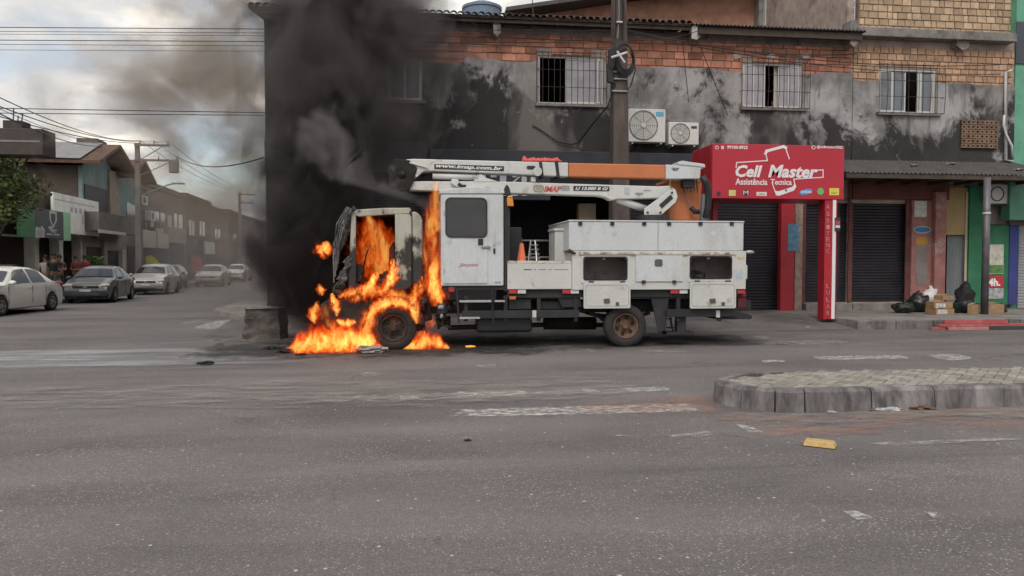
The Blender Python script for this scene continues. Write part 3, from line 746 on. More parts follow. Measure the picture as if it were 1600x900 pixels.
# wall-mounted condensers
def condenser(parent_label, px0, py0, px1, py1, fan_fx, dark, mark, group=None):
    y0 = YF - .52; a, b, c, d = rect(px0, py0, px1, py1, y0)
    t = thing('air_conditioner', parent_label, 'air conditioner', ((a + b) / 2, y0, c), group='condenser units on the brick building')
    WHT = mat('unit_white', (.58, .58, .56), .5, var=.06, dirt=.35, dcol=(.35, .32, .27), dscale=5)
    body = box('casing', WHT, t, a, b, y0, y0 + .33, c, d, .02)
    cx = a + (b - a) * fan_fx; czz = (c + d) / 2; r = (d - c) * .43
    MB().lathe_y((cx, y0 - .012, czz), [(r * 1.04, .01), (r * 1.04, -.004), (r, -.006), (r, .03), (0.0, .03)], 32).build('fan_recess', mat('fan_dark', (.05, .055, .065) if dark else (.16, .155, .15), .6), t)
    gm = mat('fan_grille', (.10, .105, .11), .5) if dark else mat('fan_grille_pale', (.30, .29, .28), .5)
    mb = MB()
    for k in range(1, 8):
        rr = r * k / 7.5; mb.tube([(cx + rr * math.cos(q), y0 - .016, czz + rr * math.sin(q)) for q in [2 * math.pi * i / 28 for i in range(29)]], .004, 4)
    for k in range(8):
        q = 2 * math.pi * k / 8; mb.tube([(cx, y0 - .02, czz), (cx + r * math.cos(q), y0 - .02, czz + r * math.sin(q))], .004, 4)
    o = mb.build('fan_grille', gm, t); o['kind'] = 'stuff'
    MB().lathe_y((cx, y0 - .03, czz), [(0, 0), (r * .16, .003), (r * .18, .02)], 16).build('hub', WHT, t)
    fx = rect(*mark[:4], y0 - .003)
    MB().box(fx[0], fx[1], y0 - .006, y0 - .002, fx[2], fx[3]).build('badge', mat(mark[5], mark[4], .5), t)
    for xx in (a + .12, b - .12):
        box('bracket', mat('bracket_white', (.5, .5, .5), .5), t, xx - .02, xx + .02, y0 + .02, YF - .065, c - .05, c - .003, .004)
    return t
condenser('large white air conditioner with dark fan high on the mouldy wall beside the utility pole', 982, 170, 1040, 222, .40, True, (1025, 175, 1037, 182, (.10, .38, .55), 'blue_badge'))
condenser('small white air conditioner with pale grey fan above the red shop sign', 1045, 191, 1092, 226, .38, False, (1080, 197, 1089, 201, (.05, .05, .06), 'dark_badge'))
# pipe box on the small unit
# ---- soil pipes and patch of perforated blocks handled with the right building
# ================================================================ right-hand block building (three storeys), green shop, red shop sign, awning
bb = thing('block_building', 'three-storey building of pale hollow blocks with concrete ledge beside the green shop', 'building', (15, YF, .2))
holes = [w3]
pinkp = rect(1420, 285, 1480, 470, YF)
yx0, yx1 = X(1478, YF), X(1513, YF)
wallb = wall_grid(XM + .01, XR, .0, 8.45, YF + .02, YF + .22, holes + [(yx0, yx1 - .1, .2, 2.75), (XM, X(1418, YF), .42, 3.35)]).build('wall', MORTAR, bb)
brick_course(wallb, mat('tan_hollow_brick', (.42, .265, .175), .85, var=.2, scale=5, bump=.5, bscale=30, dirt=.5, dcol=(.20, .13, .09), dscale=2.2, rnd=.28), XM + .03, XR - .02, 6.80, 8.05, .27, .19, YF + .02, holes, 11, gap=.026)
plaster('plaster', bb, PLAST, XM + .012, XR - .01, 4.55, lambda x: 6.93 + .06 * mnoise.noise(Vector((x * 2.2, 9, 0))) + .03 * mnoise.noise(Vector((x * 8, 4, 0))), YF - .05, holes)
box('inner_wall', DARKIN, bb, XM + .1, XR - .1, YF + 2.6, YF + 2.7, .1, 8.4, 0)
shutter(bb, XM + .01, X(1418, YF), .42, 3.35, YF + .12)
box('doorstep', CONCR, bb, XM, X(1420, YF), YF - .25, YF + .1, .15, .40, .02)
f3 = window(bb, w3, 3, YF)
ledge = pbox('concrete_ledge', CONCR, bb, 1336, 46, 1590, 60, YF - .35, YF + .6, .02)
for px, p0, p1 in ((1503, 58, 80),):
    a, b, c, d = rect(px - 10, p0, px + 10, p1, YF - .2); MB().prism_y([(a, d), (b, d), (b, c + .1), ((a + b) / 2, c), (a, c + .14)], YF - .25, YF + .01).build('ledge_bracket', CONCR, bb, bevel=.01)
# third storey, set back a little: front block wall
y3 = YF + .25
a3, b3 = X(1336, y3), X(1588, y3); zt = Z(52, y3, 1450)
w3o = box('upper_wall', MORTAR, bb, a3, b3, y3, y3 + .2, zt - .1, zt + 2.2, 0)
brick_course(w3o, BRICKY, a3, b3, zt - .05, zt + 2.1, .30, .205, y3, [], 17, gap=.03)
# angled return wall running back to the left, with a barred window
ya, yb = y3, y3 + 6.5
pa, pb = P(1334, 20, ya), P(1196, 20, yb)
def slant(name, m, parent, p, q, z0, z1, th=.2, off=0):
    d = (Vector((q.x - p.x, q.y - p.y, 0))).normalized(); n = Vector((d.y, -d.x, 0)); n = n if n.y < 0 else -n
    pts = [(p.x + n.x * off, p.y + n.y * off), (q.x + n.x * off, q.y + n.y * off), (q.x + n.x * (off - th), q.y + n.y * (off - th)), (p.x + n.x * (off - th), p.y + n.y * (off - th))]
    return MB().prism_z(pts, z0, z1).build(name, m, parent)
sw = slant('return_wall', MORTAR, bb, pa, pb, zt - .4, zt + 3.2)
dd = Vector((pb.x - pa.x, pb.y - pa.y, 0)); LN = dd.length; dd.normalize(); nn_ = Vector((dd.y, -dd.x, 0)); nn_ = nn_ if nn_.y < 0 else -nn_
first = None; rr = random.Random(5)
for row in range(14):
    s = -.15 if row % 2 else 0
    while s < LN - .1:
        s0, s1 = max(0, s), min(LN, s + .3); s += .3
        if s1 - s0 < .08: continue
        q = Vector((pa.x, pa.y, 0)) + dd * ((s0 + s1) / 2) + nn_ * .012
        zz = zt - .35 + row * .205
        if first is None: o = first = MB().box(-.5, .5, -.02, .02, -.5, .5).build('brick', BRICK, sw)
        else: o = first.copy(); COL.objects.link(o)
        o.location = (q.x, q.y, zz + .1); o.scale = (s1 - s0 - .02, 1, .183); o.rotation_euler = (0, 0, math.atan2(dd.y, dd.x))
# barred white window on it
def on(s, z, off): q = Vector((pa.x, pa.y, 0)) + dd * s + nn_ * off; return Vector((q.x, q.y, z))
s_a, s_b = LN * .40, LN * .62; zw0, zw1 = zt + .45, zt + 1.7
wo = MB().add([on(s_a, zw0, .05), on(s_b, zw0, .05), on(s_b, zw1, .05), on(s_a, zw1, .05)], [(0, 1, 2, 3)]).build('window', DARKIN, bb)
for i in range(11):
    s = s_a + (s_b - s_a) * i / 10; MB().tube([on(s, zw0, .07), on(s, zw1, .07)], .014, 4).build('bar', ALU, wo)
for zz in (zw0, zw0 + .6, zw1): MB().tube([on(s_a - .03, zz, .075), on(s_b + .03, zz, .075)], .02, 4).build('bar', ALU, wo)
# white pilaster and set-back brick wall further left with a low-pitched roof
rb = thing('rear_house', 'set-back brick house with white pilaster and low sloping roof rising behind the tiled eaves', 'building', (8, YF + 7, .2))
yr = YF + 6.8
rx0, rx1 = X(820, yr), X(1205, yr)
RBR = mat('dusty_brick', (.36, .19, .13), .88, var=.25, scale=2.5, bump=.5, dirt=.5, dcol=(.20, .14, .11), dscale=1.4)
zl, zr_ = Z(26, yr, 820), Z(-16, yr, 1205)
rw = MB().prism_y([(rx0, .2), (rx1, .2), (rx1, zr_), (rx0 + (rx1 - rx0) * .42, Z(2, yr, 985)), (rx0, zl)], yr, yr + .25).build('wall', RBR, rb)
slope = [(rx0 - .8, zl - .12), (X(985, yr), Z(1, yr, 985)), (rx1, zr_ + .03), (rx1, zr_ + .2), (X(985, yr), Z(-6, yr, 985)), (rx0 - .8, zl + .02)]
MB().prism_y(slope, yr - .9, yr + 5).build('roof', FIBRE, rb, bevel=.01)
pbox('pilaster', mat('white_wash', (.48, .48, .47), .85, dirt=.4, dcol=(.3, .28, .25)), rb, 1196, -30, 1222, 40, yr - .6, yr - .2)
pbox('grey_pier', CONCR, rb, 1186, -30, 1195, 40, yr - .45, yr - .1)
MB().box(rx0, rx0 + .2, yr + .26, yr + 5, .2, zl).build('side_wall', RBR, rb)

# patch of perforated blocks low on the plaster
lat = pbox('lattice_block_panel', DARKIN, bb, 1501, 188, 1558, 232, YF - .075, YF - .052, 0)
a, b, c, d = rect(1501, 188, 1558, 232, YF - .08)
first = None
for i in range(8):
    for j in range(6):
        x0_, z0_ = a + (b - a) * i / 8, c + (d - c) * j / 6
        if first is None: o = first = frame_y([(-.5, -.5), (.5, -.5), (.5, .5), (-.5, .5)], [(-.25, -.22), (.25, -.22), (.25, .22), (-.25, .22)], -.05, 0).build('block', mat('brown_block', (.20, .13, .09), .9, var=.2, rnd=.2), lat)
        else: o = first.copy(); COL.objects.link(o)
        o.location = (x0_ + (b - a) / 16, YF - .078, z0_ + (d - c) / 12); o.scale = ((b - a) / 8.6, 1, (d - c) / 6.8)
# white waste pipe
WPVC = mat('white_pipe', (.55, .55, .54), .5, dirt=.3)
pts = [P(1571, 112, YF - .12), P(1571, 170, YF - .12), P(1568, 205, YF - .12), P(1582, 236, YF - .12), P(1582, 262, YF - .12)]
MB().tube([P(1580, 110, YF - .12), P(1572, 112, YF - .12), P(1571, 250, YF - .12), P(1582, 252, YF - .12)], .045, 8).build('waste_pipe', WPVC, bb, smooth=True)
MB().tube([P(1569, 180, YF - .2), P(1568, 195, YF - .2), P(1572, 210, YF - .2), P(1581, 228, YF - .2), P(1582, 246, YF - .2)], .035, 8).build('waste_pipe', WPVC, bb, smooth=True)

# ---- ground floor shopfronts
PINK = mat('faded_pink_paint', (.28, .13, .115), .85, var=.25, scale=3, dirt=.7, dcol=(.42, .34, .32), dscale=2.2, bump=.3)
GREEN = mat('green_paint', (.025, .15, .075), .7, var=.2, scale=2, dirt=.45, dcol=(.10, .16, .12), dscale=2)
YEL = mat('cream_yellow_paint', (.34, .25, .12), .75, var=.12, dirt=.4, dcol=(.25, .18, .10), dscale=2)
ZINC = mat('zinc_sheet', (.24, .26, .28), .5, metal=.3, var=.15, dirt=.4, dcol=(.12, .11, .10), dscale=3, stretch=(1, 1, .3))
box('lintel_band', MAROON, bb, XM + .02, yx0 - .01, YF - .12, YF - .003, Z(312, YF, 1400), Z(276, YF, 1400), .01)
box('lintel_band', MAROON, cb, X(1322, YF), XM - .02, YF - .13, YF - .066, 3.36, Z(276, YF, 1380), .01)
box('shutter_jamb', MAROON, bb, XM - .05, XM + .08, YF - .045, YF - .004, .42, 3.36, .005)
pbox('shutter_jamb', MAROON, bb, 1415, 312, 1424, 474, YF - .06, YF - .004, .005)
pbox('shutter_jamb', MAROON, cb, 1254, 312, 1259, 474, YF - .05, YF - .004, .005)
p1 = pbox('pink_pier', PINK, bb, 1424, 313, 1459, 472, YF - .12, YF + .018, .01)
p2 = pbox('pink_pier', PINK, bb, 1461, 300, 1478, 476, YF - .28, YF + .018, .01)
pbox('notice', mat('notice_white', (.50, .52, .50), .6, var=.25, scale=14), p1, 1429, 314, 1448, 339, YF - .128, YF - .122, 0)
a, b, c, d = rect(1427, 353, 1455, 365, YF - .13)
def ellipse(x0, x1, z0, z1, n=24): return [((x0 + x1) / 2 + math.cos(2 * math.pi * k / n) * (x1 - x0) / 2, (z0 + z1) / 2 + math.sin(2 * math.pi * k / n) * (z1 - z0) / 2) for k in range(n)]
MB().prism_y(ellipse(a, b, c, d), YF - .13, YF - .122).build('painted_oval', mat('oval_pale', (.30, .36, .40), .6), p1)
MB().prism_y(ellipse(a + .04, b - .04, c + .04, d - .04), YF - .136, YF - .131).build('painted_oval', mat('oval_blue', (.03, .14, .30), .6, var=.3, scale=8), p1)
a, b, c, d = rect(1431, 370, 1450, 446, YF - .13)
MB().prism_y(rrect(a, b, c, d, .14), YF - .128, YF - .122).build('painted_patch', mat('grey_patch', (.20, .17, .16), .9, var=.2), p1)
a, b, c, d = rect(1431, 370, 1449, 383, YF - .13)
MB().prism_y(rrect(a, b, c, d, .1), YF - .134, YF - .129).build('painted_patch', mat('yellow_patch', (.36, .19, .04), .8, var=.3), p1)
pbox('yellow_panel', YEL, bb, 1479, 293, 1513, 367, YF - .10, YF + .015, .005)
pbox('door_jamb', mat('cream_jamb', (.48, .42, .30), .7), bb, 1508, 300, 1513, 470, YF - .13, YF - .101, .004)
zd = rect(1480, 368, 1507, 474, YF + .03)
corr = MB(); n = 28; vs = []
for zz in (zd[2], zd[3]):
    for i in range(n + 1): vs.append((zd[0] + (zd[1] - zd[0]) * i / n, YF + .05 + .02 * math.sin(i * math.pi / 2), zz))
corr.add(vs, [(i, i + 1, n + 2 + i, n + 1 + i) for i in range(n)]).build('sheet_door', ZINC, bb, solid=.006)
# green shop next door
gs = thing('green_shop', 'bright green painted shop building at the end of the row', 'building', (19, YF, .2))
gx0 = XR + .01
wallg = MB().box(gx0, gx0 + 9, YF - .02, YF + 8, .2, 11.5).build('upper_wall', mat('mint_paint', (.12, .33, .23), .7, var=.1, dirt=.2), gs)
pbox('window', mat('dark_pane', (.05, .06, .075), .3), gs, 1588, 34, 1625, 100, YF - .06, YF - .025, .01)
pbox('green_pier', GREEN, gs, 1514, 290, 1541, 474, YF - .20, YF - .003, .01)
pg = pbox('green_wall', GREEN, gs, 1541, 352, 1577, 476, YF - .14, YF - .003, .01)
pbox('wall_panel', mat('grey_panel', (.20, .17, .16), .8, var=.3, dirt=.6), gs, 1541, 292, 1577, 351, YF - .10, YF - .003, .01)
pbox('blue_pier', mat('blue_paint', (.04, .05, .20), .7, dirt=.3), gs, 1577, 352, 1591, 476, YF - .17, YF - .003, .01)
q = rect(1591, 400, 1680, 474, YF - .1); shutter(gs, q[0], q[1], .2, 3.0, YF - .1, mat('grey_shutter', (.30, .31, .32), .5, metal=.2))
pbox('shutter_box', mat('shutter_box', (.10, .09, .085), .6), gs, 1578, 345, 1680, 352, YF - .24, YF - .18)
pbox('fascia', mat('green_fascia', (.09, .25, .17), .6), gs, 1578, 285, 1680, 344, YF - .6, YF - .25, .01)
# tooth poster with '4h.'
pst = pbox('poster', mat('poster_pale', (.52, .50, .44), .5, var=.35, scale=6), pg, 1544, 382, 1568, 428, YF - .155, YF - .145, 0)
pbox('poster_stripe', mat('poster_green', (.09, .20, .06), .6, var=.4, scale=8), pg, 1545, 414, 1567, 427, YF - .162, YF - .157, 0)
pr = pbox('poster', mat('poster_red', (.40, .03, .04), .5), pg, 1542, 431, 1568, 449, YF - .155, YF - .145, 0)
ptext('lettering', '4h.', mat('poster_white', (.7, .7, .7), .5), pr, 1544, 435, 1563, 447, YF - .158, bold=.04)
pbox('poster', mat('poster_grey', (.32, .32, .33), .5, var=.6, scale=9), pg, 1542, 450, 1568, 467, YF - .155, YF - .145, 0)
# condenser in the green shop's recess
t = thing('air_conditioner', 'old white air conditioner under the corrugated awning beside the steel post', 'air conditioner', (X(1562, YF - .5), YF - .5, Z(320, YF - .5, 1562)), group='condenser units on the shop row')
pbox('casing', mat('unit_white', (.58, .58, .56)), t, 1548, 288, 1577, 318, YF - .5, YF - .15, .02)
a, b, c, d = rect(1549, 290, 1568, 316, YF - .51); MB().lathe_y(((a + b) / 2, YF - .51, (c + d) / 2), [(.22, .01), (.22, -.006), (.19, -.008), (.19, .02), (0, .02)], 24).build('fan_recess', mat('fan_dark', (.05, .055, .065)), t)
box('bracket', IRON, t, a, b + .2, YF - .48, YF - .16, c - .09, c - .03)

# ---- corrugated awning over the pavement, with purlins
aw = thing('awning', 'dark corrugated awning along the shop row over the pavement', 'awning', (15, 19, 4))
ax0, ax1 = X(1322, 18.7), X(1660, 18.7)
z_f, z_b = Z(271, 18.7, 1460), 4.60
corrugated(ax0, ax1, 18.7, YF - .07, z_f, z_b, .13, .025).build('sheet', FIBRE, aw)
for i in range(9):
    xx = ax0 + .3 + i * .82; box('rafter', WOODD, aw, xx, xx + .07, 18.8, YF - .13, z_f - .14, z_f - .035, .005)
box('edge_beam', WOODD, aw, ax0, ax1, 18.72, 18.79, z_f - .15, z_f - .03, .005)
for i in range(4):
    xx = ax0 + .4 + random.random() * 5.5; yy = 19.0 + random.random() * 1.2; zz = z_f + (z_b - z_f) * (yy - 18.7) / (YF - .07 - 18.7)
    MB().blob((xx, yy, zz + .05), (.13, .07, .03), 2, .4, 2.5, i).build('roof_litter', mat('grey_litter', (.22, .21, .20), .8), aw)
# round steel post
pp = G(1538, 491, .2)
t = thing('steel_post', 'round grey steel post holding the awning edge behind the rubbish', 'post', (pp.x, pp.y, .2))
MB().cyl((pp.x, pp.y, .2), (pp.x, pp.y, z_f - .155), .095, .085, 16).build('shaft', mat('weathered_steel', (.13, .125, .135), .5, metal=.4, var=.3, dirt=.5, dcol=(.06, .05, .05)), t, smooth=True)
MB().cyl((pp.x, pp.y, 2.9), (pp.x, pp.y, 2.95), .1, .1, 16).build('band', ALU, t)

# ---- red phone shop sign box with pillar
sg = thing('shop_sign', 'red box sign reading Cell Master with white phone outline over the black shutters', 'sign', (8.8, 17.4, .2))
YS = 17.4
a, b, c, d = rect(1113, 226, 1319, 311, YS)
SIGNR = mat('sign_red', (.40, .022, .040), .38, var=.07, scale=1.5, dirt=.12, dcol=(.28, .04, .05), dscale=1.5)
body = box('sign_box', SIGNR, sg, a, b, YS, YS + 1.35, c, d, .015)
box('sign_edge', RED, sg, a - .015, a - .001, YS + .05, YS + 1.3, c - .0, d - .05, .004)
WPL = mat('sign_white', (.68, .66, .68), .5, var=.05)
KB = dict(depth=.006)
ptext('lettering', 'Cell', WPL, body, 1149, 258, 1191, 277, YS - .001, shear=.25, bold=.035, **KB)
ptext('lettering', 'Master', WPL, body, 1200, 258, 1278, 278, YS - .001, shear=.25, bold=.035, **KB)
ptext('lettering', 'Assistência', WPL, body, 1149, 279, 1199, 289, YS - .001, bold=.02, **KB)
ptext('lettering', 'Tecnica', WPL, body, 1204, 280, 1237, 289, YS - .001, bold=.02, **KB)
ptext('lettering', '99100-8923', WPL, body, 1136, 227.5, 1168, 233, YS - .001, bold=.03, **KB)
ptext('lettering', '@cellmaster2022', WPL, body, 1276, 227.5, 1317, 233, YS - .001, bold=.02, **KB)
def stroke(name, pts, wpx, m, Y=YS):
    """flat band along a pixel path, as a raised strip"""
    q = [Vector(p_) for p_ in poly(pts, Y)]; k = wpx / 66.0 / 2; mb = MB()
    for i in range(len(q) - 1):
        d_ = (q[i + 1] - q[i]).normalized(); n_ = Vector((-d_.y, d_.x)) * k; e_ = d_ * k * .8
        pts_ = [q[i] - e_ + n_, q[i] - e_ - n_, q[i + 1] + e_ - n_, q[i + 1] + e_ + n_]
        mb.prism_y([(p_.x, p_.y) for p_ in pts_], Y - .0055 - .0003 * i, Y - .001)
    return mb.build(name, m, body)
stroke('phone_outline', [(1150, 262), (1151, 254), (1199, 251), (1196, 239)], 1.6, WPL)
stroke('phone_outline', [(1196, 240), (1198, 236), (1224, 229), (1228, 231)], 4.5, WPL)
stroke('phone_outline', [(1227, 230), (1233, 248)], 1.8, WPL)
stroke('phone_outline', [(1276, 266), (1286, 265.5), (1286, 277), (1240, 280), (1242, 290)], 1.6, WPL)
stroke('phone_outline', [(1206, 285), (1212, 302)], 1.6, WPL)
pq = poly([(1211, 298), (1216, 299), (1238, 292), (1242, 286), (1244, 292), (1240, 298), (1217, 306), (1212, 305)], YS)
MB().prism_y(pq, YS - .006, YS - .001).build('phone_outline', WPL, body)
def dot(px, py, r, m, name='emblem', sx=1, off=.006):
    q = P(px, py, YS); MB().prism_y(ellipse(q.x - r * sx, q.x + r * sx, q.z - r, q.z + r), YS - off, YS - .001).build(name, m, body)
INK = mat('sign_ink', (.05, .035, .045), .5); dot(1228, 297.5, .028, INK, off=.009)
def chip(px0, py0, px1, py1, col, nm): return pbox('emblem', mat(nm, col, .5, var=.1), body, px0, py0, px1, py1, YS - .006, YS - .001, 0)
chip(1120, 299.5, 1126, 306, (.05, .03, .04), 'chip_dark'); chip(1139, 297, 1149.5, 306, (.55, .52, .20), 'chip_yellow')
dot(1165, 301, .075, INK); ptext('lettering', 'M', WPL, body, 1161.5, 298, 1169, 304, YS - .0065, bold=.0, depth=.004)
chip(1182, 300, 1198, 306, (.6, .58, .58), 'chip_white'); pbox('print_line', mat('chip_red', (.4, .2, .2)), body, 1186, 302.5, 1195, 304, YS - .009, YS - .0065, 0)
q = P(1259, 300, YS); MB().prism_y([(q.x + math.cos(t_) * .17 * math.cos(.25) - math.sin(t_) * .07 * math.sin(.25), q.z + math.cos(t_) * .17 * math.sin(.25) + math.sin(t_) * .07 * math.cos(.25)) for t_ in [2 * math.pi * k / 24 for k in range(24)]], YS - .006, YS - .001).build('emblem', mat('oval_sky', (.09, .25, .55), .5), body)
ptext('lettering', 'SAMSUNG', WPL, body, 1251, 298, 1268, 302, YS - .0065, bold=.03, depth=.003)
dot(1282, 299, .085, mat('chip_green', (.12, .42, .14), .5)); chip(1296, 294, 1311, 305, (.62, .55, .08), 'chip_lemon')
pbox('print_line', mat('chip_olive', (.35, .35, .06)), body, 1299, 300.5, 1308, 302.5, YS - .009, YS - .0065, 0)
dot(1120, 230.5, .045, WPL); dot(1120, 230.5, .03, SIGNR, off=.008); chip(1127, 228, 1131, 233, (.6, .55, .56), 'chip_pale')
dot(1271, 230.5, .05, WPL); dot(1271, 230.5, .035, SIGNR, off=.008)
# pillar under the right end, red with a pale corner strip and spelled-down letters
a, b, c, d = rect(1288, 311, 1307, 500, YS + .03)
pil = MB().box(a, b, YS + .03, YS + .32, .17, d - .004).build('pillar', RED, sg, bevel=.006)
a2, b2, _, _ = rect(1300, 311, 1305, 500, YS + .025)
MB().box(a2, b2, YS + .015, YS + .029, .18, d - .01).build('pale_strip', WPL, pil)
lm = mat('worn_letter', (.46, .22, .24), .6)
for ch, py in zip('ASSITENC', (323, 334, 345, 355, 365, 374, 383, 392)): ptext('lettering', ch, lm, pil, 1291.2, py - 3.3, 1296.2, py + 3.3, YS + .028, bold=.0)
for ch, py in zip('LULAR', (447, 457, 468, 479, 489)): ptext('lettering', ch, lm, pil, 1291.2, py - 3.3, 1296.2, py + 3.3, YS + .028, bold=.0)
nb = pbox('notice', mat('notice_dark', (.03, .03, .045), .5), pil, 1305, 340, 1313, 361, YS - .012, YS + .012, .002)
pbox('notice_print', mat('notice_red', (.40, .05, .06)), nb, 1305.5, 345, 1312.5, 351, YS - .016, YS - .0125, 0)
pbox('notice_print', mat('notice_pale', (.55, .55, .55)), nb, 1305.5, 352, 1312.5, 356, YS - .016, YS - .0125, 0)
# left support of the sign (hidden by the truck's tail)
q = rect(1114, 311, 1118, 440, YS + .9); box('pillar', RED, sg, q[0], q[1] + .05, YS + .9, YS + 1.1, .15, c + 3.02 if False else P(1116, 311, YS).z - .004, .005)

# ---- rubbish on the pavement
BAGB = mat('black_bag', (.018, .018, .02), .35, var=.3, bump=.4, bscale=14, spec=.5)
def bag(label, px, py, rx, ry, rz, m, seed, Yoff=0, grp='rubbish bags heaped on the pavement'):
    q = G(px, py, .2); mb = MB(); mb.blob((q.x, q.y + Yoff, .2 + rz * .92), (rx, ry, rz), 3, .22, 2.2, seed)
    mb.v = [(v[0], v[1], max(.203, v[2])) for v in mb.v]
    t = thing('rubbish_bag', label, 'bag', (q.x, q.y + Yoff, .2), group=grp)
    mb.build('sack', m, t, smooth=True)
    MB().blob((q.x + .02, q.y + Yoff, .2 + rz * 1.9), (.06, .05, .09), 2, .4, 3, seed + 3).build('knot', m, t, smooth=True)
    return t
bag('low dark green rubbish bag at the end of the heap by the black shutter', 1412, 489, .28, .26, .16, mat('green_bag', (.018, .024, .016), .5, bump=.4, bscale=12), 1)
bag('shiny black rubbish bag on top of the heap under the pink pier', 1440, 488, .30, .27, .27, BAGB, 2, .15)
bag('white plastic bag perched on the cardboard boxes', 1460, 484, .22, .2, .33, mat('white_bag', (.55, .54, .55), .5, bump=.4, bscale=12), 3, .2)
bag('black rubbish bag beside the grey sheet door', 1507, 489, .22, .2, .22, BAGB, 5, .05)
bag('tall black rubbish sack leaning on the green pier behind the steel post', 1526, 490, .22, .22, .42, mat('dull_black_bag', (.012, .011, .013), .7, bump=.5, bscale=9), 6, .45)
bag('small dark green bag by the foot of the green wall', 1563, 488, .16, .14, .1, mat('green_bag', (.018, .024, .016)), 8)
CARD = mat('cardboard', (.30, .19, .105), .85, var=.2, scale=6, dirt=.3, dcol=(.25, .15, .08), dscale=4)
def carton(label, px, py, w_, d_, h_, z, rz, m=CARD, print_=True):
    q = G(px, py, .2); t = thing('cardboard_box', label, 'box', (q.x, q.y, z), R(rz), group='cardboard boxes in the rubbish')
    b = MB().box(-w_ / 2, w_ / 2, -d_ / 2, d_ / 2, 0, h_).build('carton', m, t, bevel=.006, local=True)
    MB().add([(-w_ / 2, -d_ / 2, h_ + .003), (0, -d_ / 2, h_ + .05), (0, d_ / 2, h_ + .05), (-w_ / 2, d_ / 2, h_ + .003)], [(0, 1, 2, 3)]).build('flap', m, t, local=True, solid=.006)
    if print_: MB().box(-w_ * .42, w_ * .1, -d_ / 2 - .004, -d_ / 2 - .001, h_ * .15, h_ * .85).build('label_print', mat('carton_print', (.45, .45, .45), .7, var=.5, scale=20), t, local=True)
    return t
carton('cardboard box with printed label at the bottom of the stack by the zinc door', 1468, 491, .56, .4, .16, .201, 4)
carton('second cardboard box of the stack by the zinc door', 1467, 491, .52, .38, .16, .368, -3)
carton('tilted brown carton topping the box stack below the zinc door', 1474, 490, .38, .3, .11, .58, 12, print_=False)
carton('flattened brown carton leaning at the foot of the steel post', 1521, 491, .40, .12, .26, .201, 25, print_=False)
carton('open brown carton standing right of the steel post', 1552, 490, .40, .3, .26, .201, -12, print_=False)
q = G(1492, 489, .2)
t = thing('green_bucket', 'small dark green bucket between boxes and black bag', 'bucket', (q.x, q.y, .2))
MB().lathe_z((q.x, q.y, .201), [(0, 0), (.12, 0), (.15, .27), (.16, .28), (.14, .27), (.11, .02), (0, .02)], 20).build('pail', mat('dark_green_plastic', (.02, .055, .035), .5), t, smooth=True)
MB().tube([(q.x - .15, q.y, .47), (q.x - .1, q.y - .1, .40), (q.x, q.y - .16, .37), (q.x + .1, q.y - .1, .40), (q.x + .15, q.y, .47)], .006, 5).build('handle', IRON, t)

# ---- faded red metal frames lying along the kerb
RP = mat('faded_red_metal', (.36, .085, .085), .6, var=.2, scale=3, dirt=.45, dcol=(.55, .35, .33), dscale=4)
DK = mat('dark_channel', (.05, .045, .05), .6)
def beam(label, pa_, pb_, w_, h_, z, m, Y):
    a = P(pa_, 505, Y); b = P(pb_, 505, Y); t = thing('metal_channel', label, 'metal bar', (a.x, Y, z), group='long metal bars dumped along the kerb')
    MB().box(a.x, b.x, Y - w_ / 2, Y - w_ / 2 + .015, z, z + h_).build('web', m, t, bevel=.003)
    MB().box(a.x, b.x, Y - w_ / 2 + .016, Y + w_ / 2, z, z + .012).build('flange', m, t, bevel=.003)
    MB().box(a.x, b.x, Y - w_ / 2 + .016, Y + w_ / 2, z + h_ - .012, z + h_).build('flange', m, t, bevel=.003)
beam('faded red channel on top of the bars along the kerb', 1473, 1571, .14, .09, .145, RP, 16.10)
beam('long pale pink channel lying lowest against the road edge', 1480, 1543, .10, .075, .004, mat('pink_metal', (.42, .17, .16), .6, var=.2, dirt=.4, dcol=(.5, .35, .33), dscale=4), 15.97)
beam('dark grey channel lying beyond the red ones on the road edge', 1543.5, 1680, .10, .075, .004, DK, 15.97)
beam('slim bright red bar running the length of the pile by the kerb', 1466, 1680, .10, .05, .088, RP, 16.04)
beam('short red bar end poking out of the pile by the kerb', 1454, 1479, .10, .07, .004, RP, 16.06)
# ================================================================ the burning bucket truck
YT = 13.5                      # near side of the truck
YC = YT + 1.1                  # centre line
YFAR = YT + 2.15
TW = mat('truck_white', (.50, .525, .54), .36, var=.05, scale=1.5, dirt=.55, dcol=(.30, .285, .26), dscale=2.4, dlo=.48, dhi=.74, coat=.15, stretch=(1, 1, .4))
TWD = mat('truck_white_dirty', (.50, .505, .49), .48, var=.08, scale=2, dirt=.7, dcol=(.24, .15, .09), dscale=3.2, dlo=.58, dhi=.70)
TWE = mat('truck_rust_edge', (.52, .50, .45), .6, var=.15, scale=6, dirt=.85, dcol=(.16, .075, .04), dscale=7, dlo=.47, dhi=.6)
BLK = mat('chassis_black', (.022, .022, .025), .6, var=.3, dirt=.5, dcol=(.06, .05, .045), dscale=4)
CHAR = mat('charred_metal', (.018, .016, .015), .85, var=.5, scale=7, bump=.8, bscale=24, dirt=.55, dcol=(.10, .095, .09), dscale=4, dlo=.58, dhi=.7)
RUB = mat('tyre_rubber', (.028, .026, .026), .8, var=.25, scale=4, bump=.3)
RUSTR = mat('rusty_rim', (.14, .085, .06), .8, var=.3, scale=6, dirt=.6, dcol=(.07, .04, .03), dscale=6)
STEEL = mat('dull_steel', (.30, .30, .30), .45, metal=.6, var=.2, dirt=.3)
GREYL = mat('lock_grey', (.10, .10, .10), .5, metal=.3)
